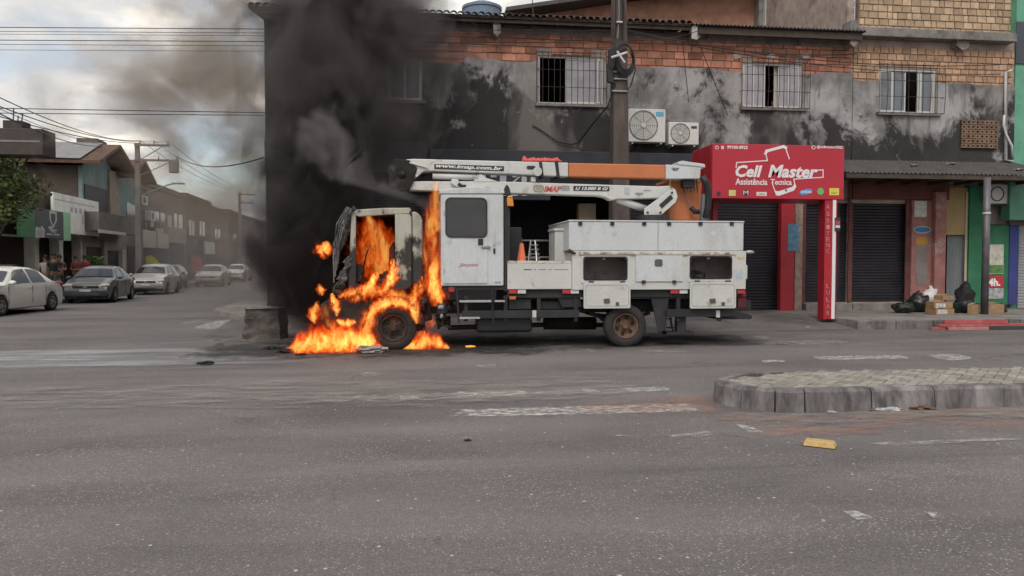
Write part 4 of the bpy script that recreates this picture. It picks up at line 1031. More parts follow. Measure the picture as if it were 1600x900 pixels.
def scorched_mat():
    m = bpy.data.materials.new('scorched_white_paint'); m.use_nodes = True; t = m.node_tree; nn = t.nodes; ll = t.links
    b = nn['Principled BSDF']; b.inputs['Roughness'].default_value = .7
    geo = nn.new('ShaderNodeNewGeometry'); sp = nn.new('ShaderNodeSeparateXYZ'); ll.new(geo.outputs['Position'], sp.inputs[0])
    def nz(s, det, st):
        mp = nn.new('ShaderNodeMapping'); mp.inputs['Scale'].default_value = st; ll.new(geo.outputs['Position'], mp.inputs[0])
        n = nn.new('ShaderNodeTexNoise'); n.inputs['Scale'].default_value = s; n.inputs['Detail'].default_value = det; n.inputs['Roughness'].default_value = .65; ll.new(mp.outputs[0], n.inputs[0]); return n.outputs[0]
    def rng(o, a, b_, c, d):
        r = nn.new('ShaderNodeMapRange'); r.inputs[1].default_value = a; r.inputs[2].default_value = b_; r.inputs[3].default_value = c; r.inputs[4].default_value = d; ll.new(o, r.inputs[0]); return r.outputs[0]
    ad = nn.new('ShaderNodeMath'); ll.new(nz(3.2, 8, (1, 1, .5)), ad.inputs[0]); ll.new(rng(sp.outputs[2], 1.2, 2.2, .22, -.04), ad.inputs[1])
    m1 = nn.new('ShaderNodeMixRGB'); ll.new(rng(ad.outputs[0], .54, .61, 0, .96), m1.inputs[0]); m1.inputs[2].default_value = (.014, .012, .011, 1)
    m0 = nn.new('ShaderNodeMixRGB'); ll.new(rng(nz(2.4, 6, (1, 1, .4)), .38, .68, 0, 1), m0.inputs[0]); m0.inputs[1].default_value = (.40, .395, .335, 1); m0.inputs[2].default_value = (.20, .18, .14, 1)
    ll.new(m0.outputs[0], m1.inputs[1]); ll.new(m1.outputs[0], b.inputs['Base Color']); return m
SCOR = scorched_mat()
tk = thing('utility_truck', 'white bucket truck with burning charred cab and open side lockers', 'truck', (X(800, YC), YC, 0))

# ---- wheels
def wheel(px, py, r, y_face, width, rimm, burnt=False, dish=.05, dual=False):
    c = P(px, py, y_face); c = Vector((c.x, y_face, r * .985))
    k = r / .40
    rim = MB().lathe_y(c, [(0.0, dish), (.06 * k, dish - .005), (.075 * k, dish), (.10 * k, dish + .03), (.17 * k, dish + .045), (.205 * k, dish + .02), (.215 * k, -.0), (.235 * k, -.008), (.238 * k, .02), (.238 * k, width - .02)], 36).build('wheel', rimm, tk, smooth=True)
    MB().lathe_y(c, [(.236 * k, .015), (.25 * k, -.012), (.30 * k, -.02), (.36 * k, -.012), (.385 * k, .01), (.40 * k, .035), (.402 * k, width * .5), (.40 * k, width - .035), (.38 * k, width - .005), (.25 * k, width)], 44).build('tyre', RUB if not burnt else mat('burnt_tyre', (.03, .024, .022), .85, var=.4, scale=6, bump=.6), rim, smooth=True)
    for i in range(6):
        a = i * math.pi / 3 + .3
        MB().lathe_y(c + Vector((math.cos(a) * .155 * k, dish + .012, math.sin(a) * .155 * k)), [(.032 * k, 0), (.026 * k, .02), (0, .02)], 10).build('vent_hole', BLK, rim)
        MB().cyl(c + Vector((math.cos(a + .5) * .09 * k, dish - .02, math.sin(a + .5) * .09 * k)), c + Vector((math.cos(a + .5) * .09 * k, dish + .01, math.sin(a + .5) * .09 * k)), .013 * k, n=6).build('wheel_nut', rimm, rim)
    MB().cyl(c + Vector((0, dish - .045, 0)), c + Vector((0, dish, 0)), .05 * k, .062 * k, 16).build('hub', rimm, rim, smooth=False)
    return rim
WY = YT + .06
BRIM = mat('burnt_rim', (.045, .032, .026), .85, var=.4, scale=7)
wheel(615, 514, .415, WY, .23, BRIM, True, .03)
wheel(615, 514, .415, WY + 1.75, .23, BRIM, True, .03)
wheel(978, 510, .405, WY, .21, RUSTR, False, .085)
wheel(978, 510, .405, WY + .26, .21, RUSTR, False, .085)
wheel(978, 510, .405, WY + 1.45, .21, RUSTR, False, .085)
wheel(978, 510, .405, WY + 1.72, .21, RUSTR, False, .085)
rwx = P(978, 510, WY).x; fwx = P(615, 514, WY).x
MB().cyl((rwx, WY + .2, .42), (rwx, WY + 1.8, .42), .07, n=12).build('axle', BLK, tk)
MB().cyl((fwx, WY + .2, .42), (fwx, WY + 1.8, .42), .06, n=12).build('axle', CHAR, tk)

# ---- chassis
x_f, x_r = X(560, YC), X(1160, YC)
for yy in (YC - .42, YC + .36): box('chassis_rail', BLK, tk, x_f, x_r, yy, yy + .07, .62, .84, .004)
for i in range(6):
    xx = x_f + .5 + i * (x_r - x_f - 1) / 5; box('cross_member', BLK, tk, xx, xx + .08, YC - .34, YC + .35, .66, .8, .004)
pbox('side_guard', BLK, tk, 722, 485, 905, 497, YT + .05, YT + .09, .006)
pbox('side_guard', BLK, tk, 1042, 483, 1153, 495, YT + .05, YT + .09, .006)
for px in (835, 1122):
    pbox('guard_plate', mat('white_plate', (.55, .55, .55), .5), tk, px - 3, 485, px + 3, 496, YT + .044, YT + .049, 0)
for px in (728, 790, 842, 900, 1060, 1125): pbox('guard_bracket', BLK, tk, px - 3, 462, px + 3, 502, YT + .095, YT + .14, .004)
pbox('fuel_tank', mat('tank_dark', (.03, .03, .033), .4, metal=.4, dirt=.4), tk, 745, 497, 832, 520, YT + .18, YT + .7, .06, bseg=3)
pbox('battery_box', BLK, tk, 840, 470, 886, 484, YT + .2, YT + .6, .02)
pbox('tool_box', BLK, tk, 795, 466, 830, 484, YT + .15, YT + .6, .02)
MB().cyl(P(850, 505, YC), P(930, 505, YC), .13, n=14).build('exhaust_silencer', CHAR, tk, smooth=True)
MB().tube([P(700, 512, YC), P(860, 507, YC), P(960, 508, YC)], .05, 8).build('drive_shaft', BLK, tk)
for a_, b_ in ((1015, 1046), (868, 905)):
    pprism('mudflap', BLK, tk, [(a_, 456), (b_, 456), (b_ - 6, 516), (a_ + 14, 520)] if a_ > 1000 else [(a_, 458), (b_, 458), (b_ + 4, 480), (a_ + 10, 480)], YT + .12, YT + .15)
MB().tube([P(1027, 462, YT + .3), P(1040, 520, YT + .3)], .02, 6).build('ladder_rail', BLK, tk)
MB().tube([P(1040, 462, YT + .3), P(1052, 520, YT + .3)], .02, 6).build('ladder_rail', BLK, tk)
for k in range(4): MB().tube([P(1029 + 4 * k, 470 + 14 * k, YT + .3), P(1042 + 4 * k, 470 + 14 * k, YT + .3)], .015, 5).build('ladder_rung', BLK, tk)
# stabiliser legs and rear bumper
pbox('stabiliser', BLK, tk, 1058, 492, 1072, 520, YT + .15, YT + .3, .01)
pbox('stabiliser_foot', BLK, tk, 1042, 519, 1085, 523, YT + .1, YT + .4, .004)
pprism('rear_bumper', BLK, tk, [(1120, 488), (1168, 490), (1176, 494), (1174, 499), (1120, 499)], YT + .2, YT + 1.9)
# leaf springs
for yy in (YC - .6, YC + .5): MB().tube([(rwx - .6, yy, .62), (rwx - .3, yy, .52), (rwx, yy, .48), (rwx + .3, yy, .52), (rwx + .6, yy, .62)], .04, 6).build('leaf_spring', BLK, tk)

# ---- crew cabin
cx0, cx1, cz0, cz1 = rect(689, 302, 787, 447, YT)
cabin = box('crew_cabin', TW, tk, cx0, cx1, YT, YFAR, cz0, cz1, .025, bseg=3)
pprism('cabin_roof', TW, tk, [(686, 302.5), (686, 297), (740, 291), (789, 299), (789, 302.5)], YT - .02, YFAR + .02, .01)
a, b, c, d = rect(692, 306, 762, 443, YT - .012)
door = MB().prism_y(rrect(a, b, c, d, .03), YT - .018, YT - .001).build('cabin_door', TW, cabin, bevel=.005)
a, b, c, d = rect(697, 310, 760, 370, YT - .02)
MB().prism_y(rrect(a, b, c, d, .09), YT - .028, YT - .019).build('door_window', glass_mat('dark_glass', (.028, .03, .036), .08), cabin)
frame_y(rrect(a - .015, b + .015, c - .015, d + .015, .1), rrect(a + .012, b - .012, c + .012, d - .012, .085), YT - .036, YT - .029).build('window_seal', BLK, cabin)
pbox('door_lock', BLK, cabin, 747, 373, 755, 383, YT - .035, YT - .019, .006)
pbox('door_handle', STEEL, cabin, 752, 384, 766, 387.5, YT - .045, YT - .02, .005)
pbox('grab_handle', BLK, cabin, 771, 388, 774, 396, YT - .03, YT - .002, .004)
MB().tube([P(772, 362, YT - .003), P(772, 364, YT - .05), P(772, 382, YT - .05), P(772, 384, YT - .003)], .01, 6).build('grab_handle', TW, cabin)
ptext('lettering', 'Jinomo', mat('red_script', (.42, .05, .04), .5), cabin, 716, 411, 747, 418, YT - .0195, shear=.4, bold=-.005)
pbox('print_line', mat('grey_print', (.25, .25, .26)), cabin, 773, 440, 782, 442.5, YT - .004, YT - .001, 0)
for px, py in ((702, 378), (779, 380)):
    q = P(px, py, YT); MB().prism_y(ellipse(q.x - .05, q.x + .05, q.z - .05, q.z + .05), YT - (.022 if px < 762 else .004), YT - (.019 if px < 762 else .001)).build('faded_mark', mat('faded_mark', (.46, .49, .52), .5), cabin)
MB().cyl(P(694, 330, YT - .01), P(694, 338, YT - .01), .012, n=8).build('hinge', STEEL, cabin); MB().cyl(P(694, 420, YT - .01), P(694, 428, YT - .01), .012, n=8).build('hinge', STEEL, cabin)
pbox('cabin_sill', BLK, tk, 690, 447.5, 788, 453, YT + .05, YFAR - .05, .005)
pbox('side_lamp', mat('red_lens', (.35, .03, .02), .3), tk, 701, 449, 710, 456, YT + .02, YT + .05, .004)
# entry steps
for py, px1 in ((471, 790), (497, 772)): pbox('step', mat('step_plate', (.40, .40, .40), .5, metal=.3), tk, 718, py - 1.5, px1 - 22, py + 1.5, YT + .02, YT + .25, .004)
for px in (714, 768): MB().tube([P(px, 453, YT + .06), P(px + 3, 505, YT + .06)], .02, 6).build('step_stringer', BLK, tk)
pbox('step', mat('step_plate', (.4, .4, .4)), tk, 773, 469.5, 789, 472, YT + .02, YT + .2, .003)
# headboard post with amber beacon
pbox('headboard_post', BLK, tk, 788, 306, 797, 455, YT + .05, YT + .16, .006)
pprism('lamp_bracket', BLK, tk, [(787, 304), (789, 293), (792, 288), (796, 293), (799, 305)], YT - .02, YT + .1)
lampb = pprism('beacon', mat('amber_lens', (.60, .22, .03), .25), tk, [(792, 309), (801, 309), (803, 322), (793, 322)], YT - .04, YT + .1, .01)
pprism('beacon_cap', mat('beacon_cap', (.50, .36, .2), .4), tk, [(792.5, 308.5), (794, 306), (800, 305), (801, 308.5)], YT - .04, YT + .1)

# ---- drop-side bed
bx0, bx1, bz0, bz1 = rect(793, 409, 894, 452, YT)
side = box('bed_side', TWD, tk, bx0, bx1 - .005, YT, YT + .05, bz0, bz1, .01)
pbox('bed_side_hem', TWE, side, 793, 407.5, 893, 412, YT - .004, YT + .06, .006)
pbox('scratch', mat('scratch_brown', (.22, .13, .08), .8), side, 818, 420.6, 830, 421.8, YT - .0015, YT - .0005, 0)
for px0, px1 in ((818, 831), (834, 838), (842, 853), (857, 862), (866, 888)): pbox('scratch', mat('scratch_brown', (.22, .13, .08), .8), side, px0, 420.8, px1, 421.9, YT - .0015, YT - .0004, 0)
box('bed_floor', TWD, tk, bx0, bx1, YT + .055, YFAR, bz0 + .02, bz0 + .07, .004)
box('bed_side', TWD, tk, bx0, bx1, YFAR - .05, YFAR, bz0 + .075, bz1, .01)
pbox('bed_bulkhead', BLK, tk, 797, 355, 815, 408, YC + .1, YC + .7, .01)
box('bed_bearer', BLK, tk, bx0, X(1160, YT + .1), YT + .08, YT + .2, bz0 - .16, bz0 - .005, .004)
# reflective strips
RW = mat('reflector_red', (.42, .04, .05), .35); WW = mat('reflector_white', (.58, .58, .58), .35)
for px0, m_ in ((795, RW), (809, WW), (879, RW), (892, WW), (1048, RW), (1062, WW), (1152, RW)):
    pbox('reflector', m_, tk, px0, 452.6, px0 + 12.5, 458.5, YT + .015, YT + .03, 0)
pbox('side_lamp', mat('amber_side', (.45, .16, .03), .3), tk, 796, 463, 806, 468, YT + .02, YT + .05, .004)
# frame rails behind the bed and the small locker
for py in (376, 402): MB().tube([P(815, py, YFAR - .1), P(862, py, YFAR - .1)], .018, 6).build('bed_rail', STEEL, tk)
for px in (815, 862): MB().tube([P(px, 372, YFAR - .1), P(px, 425, YFAR - .1)], .018, 6).build('bed_rail', STEEL, tk)
a, b, c, d = rect(867, 361, 893, 408, YT + .55); box('small_locker', TWD, tk, a, b, YT + .55, YT + 1.2, c, d, .01); box('small_locker_lid', TWD, tk, a - .02, b, YT + .53, YT + 1.22, d + .002, d + .05, .01)

# ---- tool body
ux0, ux1, uz0, uz1 = rect(889, 347, 1162, 392, YT)
up_ = box('upper_locker', TW, tk, ux0, ux1, YT, YFAR, uz0 + .003, uz1, .014)
box('locker_lid', TWD, tk, ux0 - .01, ux1 + .01, YT - .012, YFAR + .01, uz1 + .002, uz1 + .03, .006)
MB().box(X(1028, YT) - .004, X(1028, YT) + .004, YT - .003, YT - .001, uz0 + .01, uz1).build('panel_joint', GREYL, up_)
for px in (907, 957, 1007, 1046, 1095, 1144): pbox('latch', BLK, up_, px - 3, 346.5, px + 3, 352, YT - .03, YT - .002, .004)
for px, py in ((960, 366), (1114, 365)):
    q = P(px, py, YT); MB().prism_y(ellipse(q.x - .05, q.x + .05, q.z - .05, q.z + .05), YT - .004, YT - .001).build('faded_mark', mat('faded_mark', (.46, .49, .52)), up_)
lx0, lx1, lz0, lz1 = rect(894, 392, 1165, 452, YT)
h1 = rect(911, 401, 980, 438, YT); h2 = rect(1077, 400, 1143, 436, YT)
low = wall_grid(lx0, lx1, lz0, lz1, YT - .01, YT + .03, [h1, h2]).build('lower_locker', TWD, tk)
box('locker_back', mat('locker_inside', (.26, .22, .22), .8, var=.2, dirt=.6, dcol=(.10, .08, .07), dscale=3), tk, lx0 + .02, lx1 - .02, YT + .62, YT + .65, lz0, lz1 - .005, 0)
box('locker_floor', mat('locker_inside', (.26, .22, .22)), tk, lx0 + .02, lx1 - .02, YT + .031, YT + .619, lz0 - .01, lz0 + .03, 0)
box('locker_end', TWD, tk, lx0, lx0 + .02, YT + .031, YFAR, lz0, lz1, 0); box('locker_end', TWD, tk, lx1 - .02, lx1, YT + .031, YFAR, lz0, lz1, 0)
box('locker_top', TWD, tk, lx0, lx1, YT + .031, YFAR, lz1 - .004, lz1 - .001, 0)
box('locker_wall', TWD, tk, lx0 + .021, lx1 - .021, YFAR - .03, YFAR, lz0, lz1 - .005, 0)
pbox('drip_rail', TWE, low, 905, 394, 1150, 398, YT - .045, YT - .012, .006)
def rr_frame(h, px_in, name='hatch_seal'):
    a, b, c, d = h; m = BLK
    frame_y(rrect(a - .002, b + .002, c - .002, d + .002, .05), rrect(a + .02, b - .02, c + .02, d - .02, .08), YT - .028, YT - .011).build(name, m, low)
    frame_y(rrect(a - .05, b + .05, c - .05, d + .05, .03), rrect(a - .003, b + .003, c - .003, d + .003, .05), YT - .022, YT - .0105).build('hatch_flange', TWD, low)
rr_frame(h1, 0); rr_frame(h2, 0)
for q in ((912, 442, 985, 482), (1078, 441, 1150, 482)):
    a, b, c, d = rect(*q, YT - .05)
    hd = MB().prism_y(rrect(a, b, c, d, .03), YT - .06, YT - .035).build('open_hatch', TWD, tk, bevel=.006)
    frame_y(rrect(a + .03, b - .03, c + .04, d - .03, .06), rrect(a + .045, b - .045, c + .055, d - .045, .05), YT - .064, YT - .0605).build('hatch_rib', mat('hatch_groove', (.36, .36, .35), .5), hd)
    mx_ = (q[0] + q[2]) / 2; pprism('hatch_lock', GREYL, hd, [(mx_ - 5, 467), (mx_ + 4, 466), (mx_ + 5, 473), (mx_ - 4, 474)], YT - .085, YT - .061)
    pbox('hatch_lock', GREYL, hd, mx_ + 14, 472, mx_ + 19, 477, YT - .085, YT - .061, .006)
    for px in (q[0] + 12, q[2] - 12): pbox('hinge', GREYL, hd, px - 4, q[1] - 3, px + 4, q[1] - .3, YT - .05, YT - .03, .003)
a, b, c, d = rect(993, 397, 1067, 440, YT - .02)
hd = MB().prism_y(rrect(a, b, c, d, .02), YT - .034, YT - .0105).build('closed_hatch', TW, tk, bevel=.006)
a2, b2, c2, d2 = rect(1023, 405, 1035, 416, YT - .04); MB().prism_y(rrect(a2, b2, c2, d2, .03), YT - .05, YT - .035).build('hatch_lock', GREYL, hd, bevel=.006)
for px in (1006, 1054): pbox('hinge', BLK, hd, px - 3, 438, px + 3, 443, YT - .05, YT - .0345, .004)
for h in (h1, h2):
    MB().blob((h[0] + (h[1] - h[0]) * .5, YT + .1, h[3] - .04), (.03, .02, .025), 2, .1, 2, 1).build('inner_catch', WW, tk)
MB().blob((h2[0] + .3, YT + .35, h2[2] + .08), (.16, .1, .08), 2, .35, 2, 4).build('locker_content', BLK, tk)
# tail: lamp cluster, plate and mirror-like lamp
pbox('tail_post', TWD, tk, 1163, 414, 1168, 436, YT + .05, YFAR - .05, .01)
for i, (py0, py1, m_) in enumerate(((450, 457, RW), (458, 464, mat('tail_red', (.25, .02, .03), .3)), (465, 480, mat('tail_dark', (.10, .015, .02), .4)))): pbox('tail_lamp', m_, tk, 1153 if i else 1165.5, py0, 1166, py1, YT + .1, YT + .3, .004) if i else None
q = P(1171, 394, YT + .1); MB().blob((q.x, q.y, q.z), (.10, .06, .04), 2, .05, 1, 3).build('rear_work_lamp', STEEL, tk, smooth=True)
pbox('sticker', mat('sticker_blue', (.40, .46, .52), .5), low, 1150, 424, 1160, 436, YT - .014, YT - .0105, 0)
pbox('sticker', mat('sticker_yellow', (.50, .42, .20), .5), low, 1152, 401, 1163, 405, YT - .014, YT - .0105, 0)
# hose bundle clipped at the front corner of the body
for k in range(3): MB().tube([P(884 + k * 4, 394 + k, YT - .02), P(890 + k * 3, 390 + k * 2, YT - .05), P(897 + k, 396, YT - .02)], .018, 6).build('cable_clip', mat('brown_cable', (.07, .045, .03), .7), tk)

# ---- booms
YB0, YB1 = YC - .16, YC + .16
lower = pprism('lower_boom', TWD, tk, [(636, 283), (760, 283), (800, 284), (1028, 291), (1046, 290), (1056, 296), (1059, 306), (1056, 316), (1046, 312), (1030, 310), (965, 311), (955, 313), (946, 308), (935, 306), (790, 302), (640, 297)], YB0 + .03, YB1 - .03, .02)
pprism('boom_hump', TWD, lower, [(740, 284), (744, 274), (752, 272), (760, 278), (780, 284)], YB0 + .02, YB0 + .10, .01)
upper = pprism('upper_boom', TWD, tk, [(634, 249), (646, 248), (888, 254), (888, 276), (836, 274), (800, 272), (676, 267), (660, 268), (646, 279), (637, 276), (640, 262)], YB0, YB1, .02)
ORG = mat('boom_orange', (.47, .155, .06), .5, var=.08, scale=2, dirt=.3, dcol=(.36, .14, .08), dscale=3)
pprism('boom_insulator', ORG, upper, [(888.5, 254.5), (1040, 257.5), (1040, 279.5), (888.5, 276)], YB0 + .015, YB1 - .015, .02)
end = pprism('boom_tip', TW, upper, [(1040.5, 257), (1062, 258), (1062, 252.5), (1068, 251.5), (1100, 256), (1101, 262), (1095, 264), (1094, 279), (1040.5, 279.5)], YB0 - .01, YB1 + .01, .012)
pprism('tip_plate', TW, upper, [(1060, 252.5), (1067, 251), (1102, 257), (1102, 262), (1092, 260), (1060, 257)], YB0 - .03, YB1 + .03, .008)
# boom label plates
lab = pprism('label_plate', mat('label_black', (.03, .032, .036), .45), upper, [(678.5, 256.2), (787.5, 259.6), (787.5, 267.6), (678.5, 264.2)], YB0 - .006, YB0 - .002, 0)
tO = ptext('lettering', 'www.imap.com.br', mat('label_white', (.62, .62, .62), .5), lab, 681, 258.0, 785, 265.6, YB0 - .0065, shear=.3, bold=.03)
x_a = X(681, YB0)
for v in tO.data.vertices: v.co.z += -.0028 * 0 + (X(733, YB0) - v.co.x) * .031
lab2 = pprism('label_plate', mat('label_black', (.03, .032, .036)), lower, [(896, 290.5), (952, 291.2), (952, 298.8), (896, 298)], YB0 + .022, YB0 + .028, 0)
ptext('lettering', 'LI 13.000 B GI', mat('label_white', (.62, .62, .62)), lab2, 899, 292.2, 950, 297, YB0 + .0215, shear=.3, bold=.03)
ptext('lettering', 'IMAP', mat('logo_red', (.48, .07, .04), .5), lower, 850, 291, 877, 300, YB0 + .029, shear=.3, bold=.04)
a, b, c, d = rect(833, 289, 850, 300, YB0 + .025)
frame_y(rrect(a, b, c, d, .06), rrect(a + .03, b - .03, c + .03, d - .03, .04), YB0 + .022, YB0 + .029).build('emblem', mat('emblem_olive', (.28, .27, .20), .5), lower)
MB().box(a + .05, b - .05, YB0 + .024, YB0 + .029, (c + d) / 2 - .02, (c + d) / 2 + .02).build('emblem', mat('emblem_olive', (.28, .27, .20)), lower)
GP = mat('grey_print', (.25, .25, .26))
for q in ((877, 290, 890, 291.5), (877, 293, 890, 294.3), (877, 296, 890, 297.2), (993, 301, 1005, 303.6), (1006, 296.6, 1017, 298), (1049, 262, 1062, 263.2)): pbox('print_line', GP, lower, *q, YB0 + .020 if q[0] < 1040 else YB0 - .018, YB0 + .028 if q[0] < 1040 else YB0 - .011, 0)
pbox('print_line', mat('sticker_grey', (.38, .42, .46)), lower, 976, 293, 984, 304, YB0 + .022, YB0 + .028, 0)
ptext('lettering', 'IMAP', mat('print_black', (.08, .08, .09)), upper, 1051, 263, 1060, 267, YB0 - .0115, bold=.02)
# straps, slot, disc, cloth, cylinder and hook
for px in (846, 871):
    pprism('strap', BLK, upper, [(px - 4, 252.5), (px + 1, 252.5), (px + 4, 277), (px - 1, 277)], YB0 - .012, YB1 + .012, .004)
a, b, c, d = rect(823, 259, 837, 265, YB0 - .003); MB().prism_y(rrect(a, b, c, d, (d - c) * .48), YB0 - .004, YB0 - .0005).build('slot', BLK, upper)
q = P(840, 268, YB0 - .05); MB().lathe_y((q.x, YB0 - .06, q.z), [(0, 0), (.085, 0), (.09, .01), (.09, .05), (0, .05)], 24).build('round_cover', TW, upper, smooth=False)
pbox('boom_rest', TWD, tk, 830, 276, 837, 284, YB0 + .04, YB1 - .04, .006)
MB().cyl(P(676, 275.5, YB0 + .06), P(746, 277.5, YB0 + .06), .055, n=14).build('hydraulic_cylinder', TWD, tk, smooth=True)
MB().cyl(P(744, 277.5, YB0 + .06), P(752, 278, YB0 + .06), .03, n=10).build('cylinder_rod', STEEL, tk, smooth=True)
pprism('winch_hook', TWD, tk, [(706, 279), (716, 280), (718, 286), (724, 289), (722, 294), (712, 291), (704, 286)], YB0 - .05, YB0 + .02, .008)
MB().tube([P(716, 287, YB0 - .06), P(722, 291, YB0 - .06), P(728, 291, YB0 - .06)], .035, 8).build('hook', BLK, tk)
# charred elbow at the front end
pprism('boom_elbow', CHAR, tk, [(606, 262), (616, 248), (640, 250), (652, 262), (646, 284), (640, 297), (622, 300), (608, 290)], YB0 - .04, YB0 + .02, .02)
pprism('boom_elbow', CHAR, tk, [(606, 262), (616, 248), (640, 250), (652, 262), (646, 284), (640, 297), (622, 300), (608, 290)], YB1 - .02, YB1 + .04, .02)
MB().cyl(P(628, 272, YB0 - .08), P(628, 272, YB1 + .08), .07, n=14).build('elbow_pin', CHAR, tk, smooth=True)
MB().tube([P(640, 254, YB0 - .03), P(668, 262, YB0 - .03), P(650, 276, YB0 - .03)], .02, 6).build('elbow_link', TWD, tk)
# turret and lift link
pprism('turret', TWD, tk, [(1007, 336), (1007, 326), (1048, 296), (1056, 298), (1059, 307), (1056, 316), (1032, 337)], YB0 - .06, YB0 - .02, .008)
pprism('turret', TWD, tk, [(1007, 336), (1007, 326), (1048, 296), (1056, 298), (1059, 307), (1056, 316), (1032, 337)], YB1 + .02, YB1 + .06, .008)
pprism('turret_slot', BLK, tk, [(1034, 326), (1030, 320), (1048, 304), (1052, 310)], YB0 - .068, YB0 - .062, 0)
for px, py in ((1012, 332), (1050, 301), (1032, 332)): q = P(px, py, YB0 - .07); MB().cyl((q.x, YB0 - .085, q.z), (q.x, YB0 - .062, q.z), .022, n=10).build('pin', BLK, tk)
MB().cyl(P(964, 311, YC), P(1012, 328, YC), .075, n=14).build('lift_cylinder', TW, tk, smooth=True)
MB().cyl(P(1000, 324, YC), P(1020, 330, YC), .04, n=10).build('cylinder_rod', STEEL, tk)
q = P(1020, 343, YC); zc_ = uz1 + .03
MB().lathe_z((q.x, YC, zc_), [(.40, 0), (.40, .06), (.34, .07), (.33, P(1020, 337, YC).z - zc_), (0, P(1020, 337, YC).z - zc_)], 28).build('slew_ring', BLK, tk)
# orange bucket hanging at the boom tip, behind
YK = YC + .25
bu = pprism('bucket', ORG, tk, [(1044, 282), (1098, 280), (1094, 346), (1044, 346)], YK, YK + .65, .05, bseg=3)
pprism('bucket_flange', ORG, bu, [(1041, 281.5), (1100, 279.5), (1100, 284), (1041, 286)], YK - .03, YK + .68, .008)
MB().tube([P(1097, 276, YB0 - .03), P(1104, 286, YB0 - .02), P(1107, 305, YB0), P(1106, 325, YB0), P(1102, 340, YB0)], .07, 10).build('hose', mat('black_hose', (.016, .016, .018), .5), tk, smooth=True)
MB().tube([P(1080, 324, YK - .15), P(1086, 331, YK - .15), P(1096, 331, YK - .15)], .055, 8).build('hose', mat('black_hose', (.016, .016, .018)), tk, smooth=True)
MB().tube([P(1070, 282, YK - .1), P(1071, 305, YK - .1), P(1080, 324, YK - .1)], .012, 6).build('hose', mat('grey_hose', (.2, .19, .18)), tk)
for k in range(5): MB().tube([P(1068 + k * 5, 279, YC), P(1067 + k * 5.5, 290, YC + .05), P(1070 + k * 5, 301 - 2 * (k % 2), YC + .06)], .012, 5).build('control_cable', [mat('black_hose', (.016, .016, .018)), mat('copper_cable', (.18, .08, .04))][k % 2], tk)
pbox('control_box', BLK, tk, 1068, 281, 1086, 293, YC - .05, YC + .12, .01)
pprism('bucket_support', mat('support_grey', (.13, .14, .15), .5, dirt=.3), tk, [(1096, 344), (1098, 303), (1104, 303), (1108, 344)], YB0, YB0 + .1, .006)
MB().tube([P(1048, 281, YB0), P(1046, 288, YB0), P(1050, 294, YB0)], .012, 5).build('chain', mat('brass_chain', (.32, .24, .10), .5, metal=.4), tk)

# red cloth lying on the boom: its own thing
mb = MB(); q0 = P(815, 252, YC); q1 = P(876, 253, YC); n = 22
vs = []
for i in range(n + 1):
    x = q0.x + (q1.x - q0.x) * i / n; top = P(845, 253, YC).z + .0
    base = P(815 + 61 * i / n, 253.4 + 0 * i, YB0).z
    h_ = .09 + .05 * mnoise.noise(Vector((i * .45, 1, 0))) - (.05 if i in (0, n) else 0)
    for j in range(7):
        a = math.pi * j / 6; vs.append((x, YC - .15 * math.cos(a) * (1 + .15 * mnoise.noise(Vector((i * .6, j, 3)))), base + .012 + max(0, h_ * math.sin(a) * (1 + .5 * mnoise.noise(Vector((i * .8, j * .9, 7)))))))
fs = [(i * 7 + j, (i + 1) * 7 + j, (i + 1) * 7 + j + 1, i * 7 + j + 1) for i in range(n) for j in range(6)] + [tuple(range(6, -1, -1)), tuple(range(n * 7, n * 7 + 7))]
fs += [(i * 7, i * 7 + 6, (i + 1) * 7 + 6, (i + 1) * 7) for i in range(n)]
tag(mb.add(vs, fs).build('red_cloth', mat('red_cloth', (.50, .09, .08), .9, var=.2, scale=9), smooth=True), 'crumpled red cloth lying on top of the white boom', 'cloth')

# traffic cone and folding frame in the bed
q = P(815, 402, YT + .45)
t = thing('traffic_cone', 'orange traffic cone standing in the truck bed', 'cone', (q.x, YT + .45, bz0 + .07))
CO = mat('cone_orange', (.55, .13, .06), .6, var=.1)
zb = bz0 + .071; ht = P(815, 380, YT + .45).z - zb
MB().lathe_z((q.x, YT + .45, zb + .03), [(.155, 0), (.15, .02), (.035, ht - .03), (.025, ht - .03), (.13, .01)], 20).build('cone_body', CO, t, smooth=True)
MB().box(q.x - .17, q.x + .17, YT + .28, YT + .62, zb, zb + .03).build('base', CO, t, bevel=.01)
q = P(833, 402, YT + .8)
t = thing('folding_trestle', 'silver folding metal trestle standing in the truck bed beside the cone', 'trestle', (q.x, YT + .8, bz0 + .07))
for s in (-1, 1):
    for k in (0, 1): MB().tube([P(833 + 7 * k - 4, 376, YT + .8), P(833 + 14 * k - 6 + s * 2, 412, YT + .8 + .2 * s)], .016, 5).build('leg', STEEL, t)
for k in range(4): MB().tube([P(828 + 0 * k, 383 + 7 * k, YT + .7), P(841 + k, 383 + 7 * k, YT + .7)], .012, 5).build('rung', STEEL, t)

# ---- burnt cab-over cab
C0, C1 = YT + .02, YFAR - .05
cab_x0, cab_x1 = X(550, C0), X(659, C0)
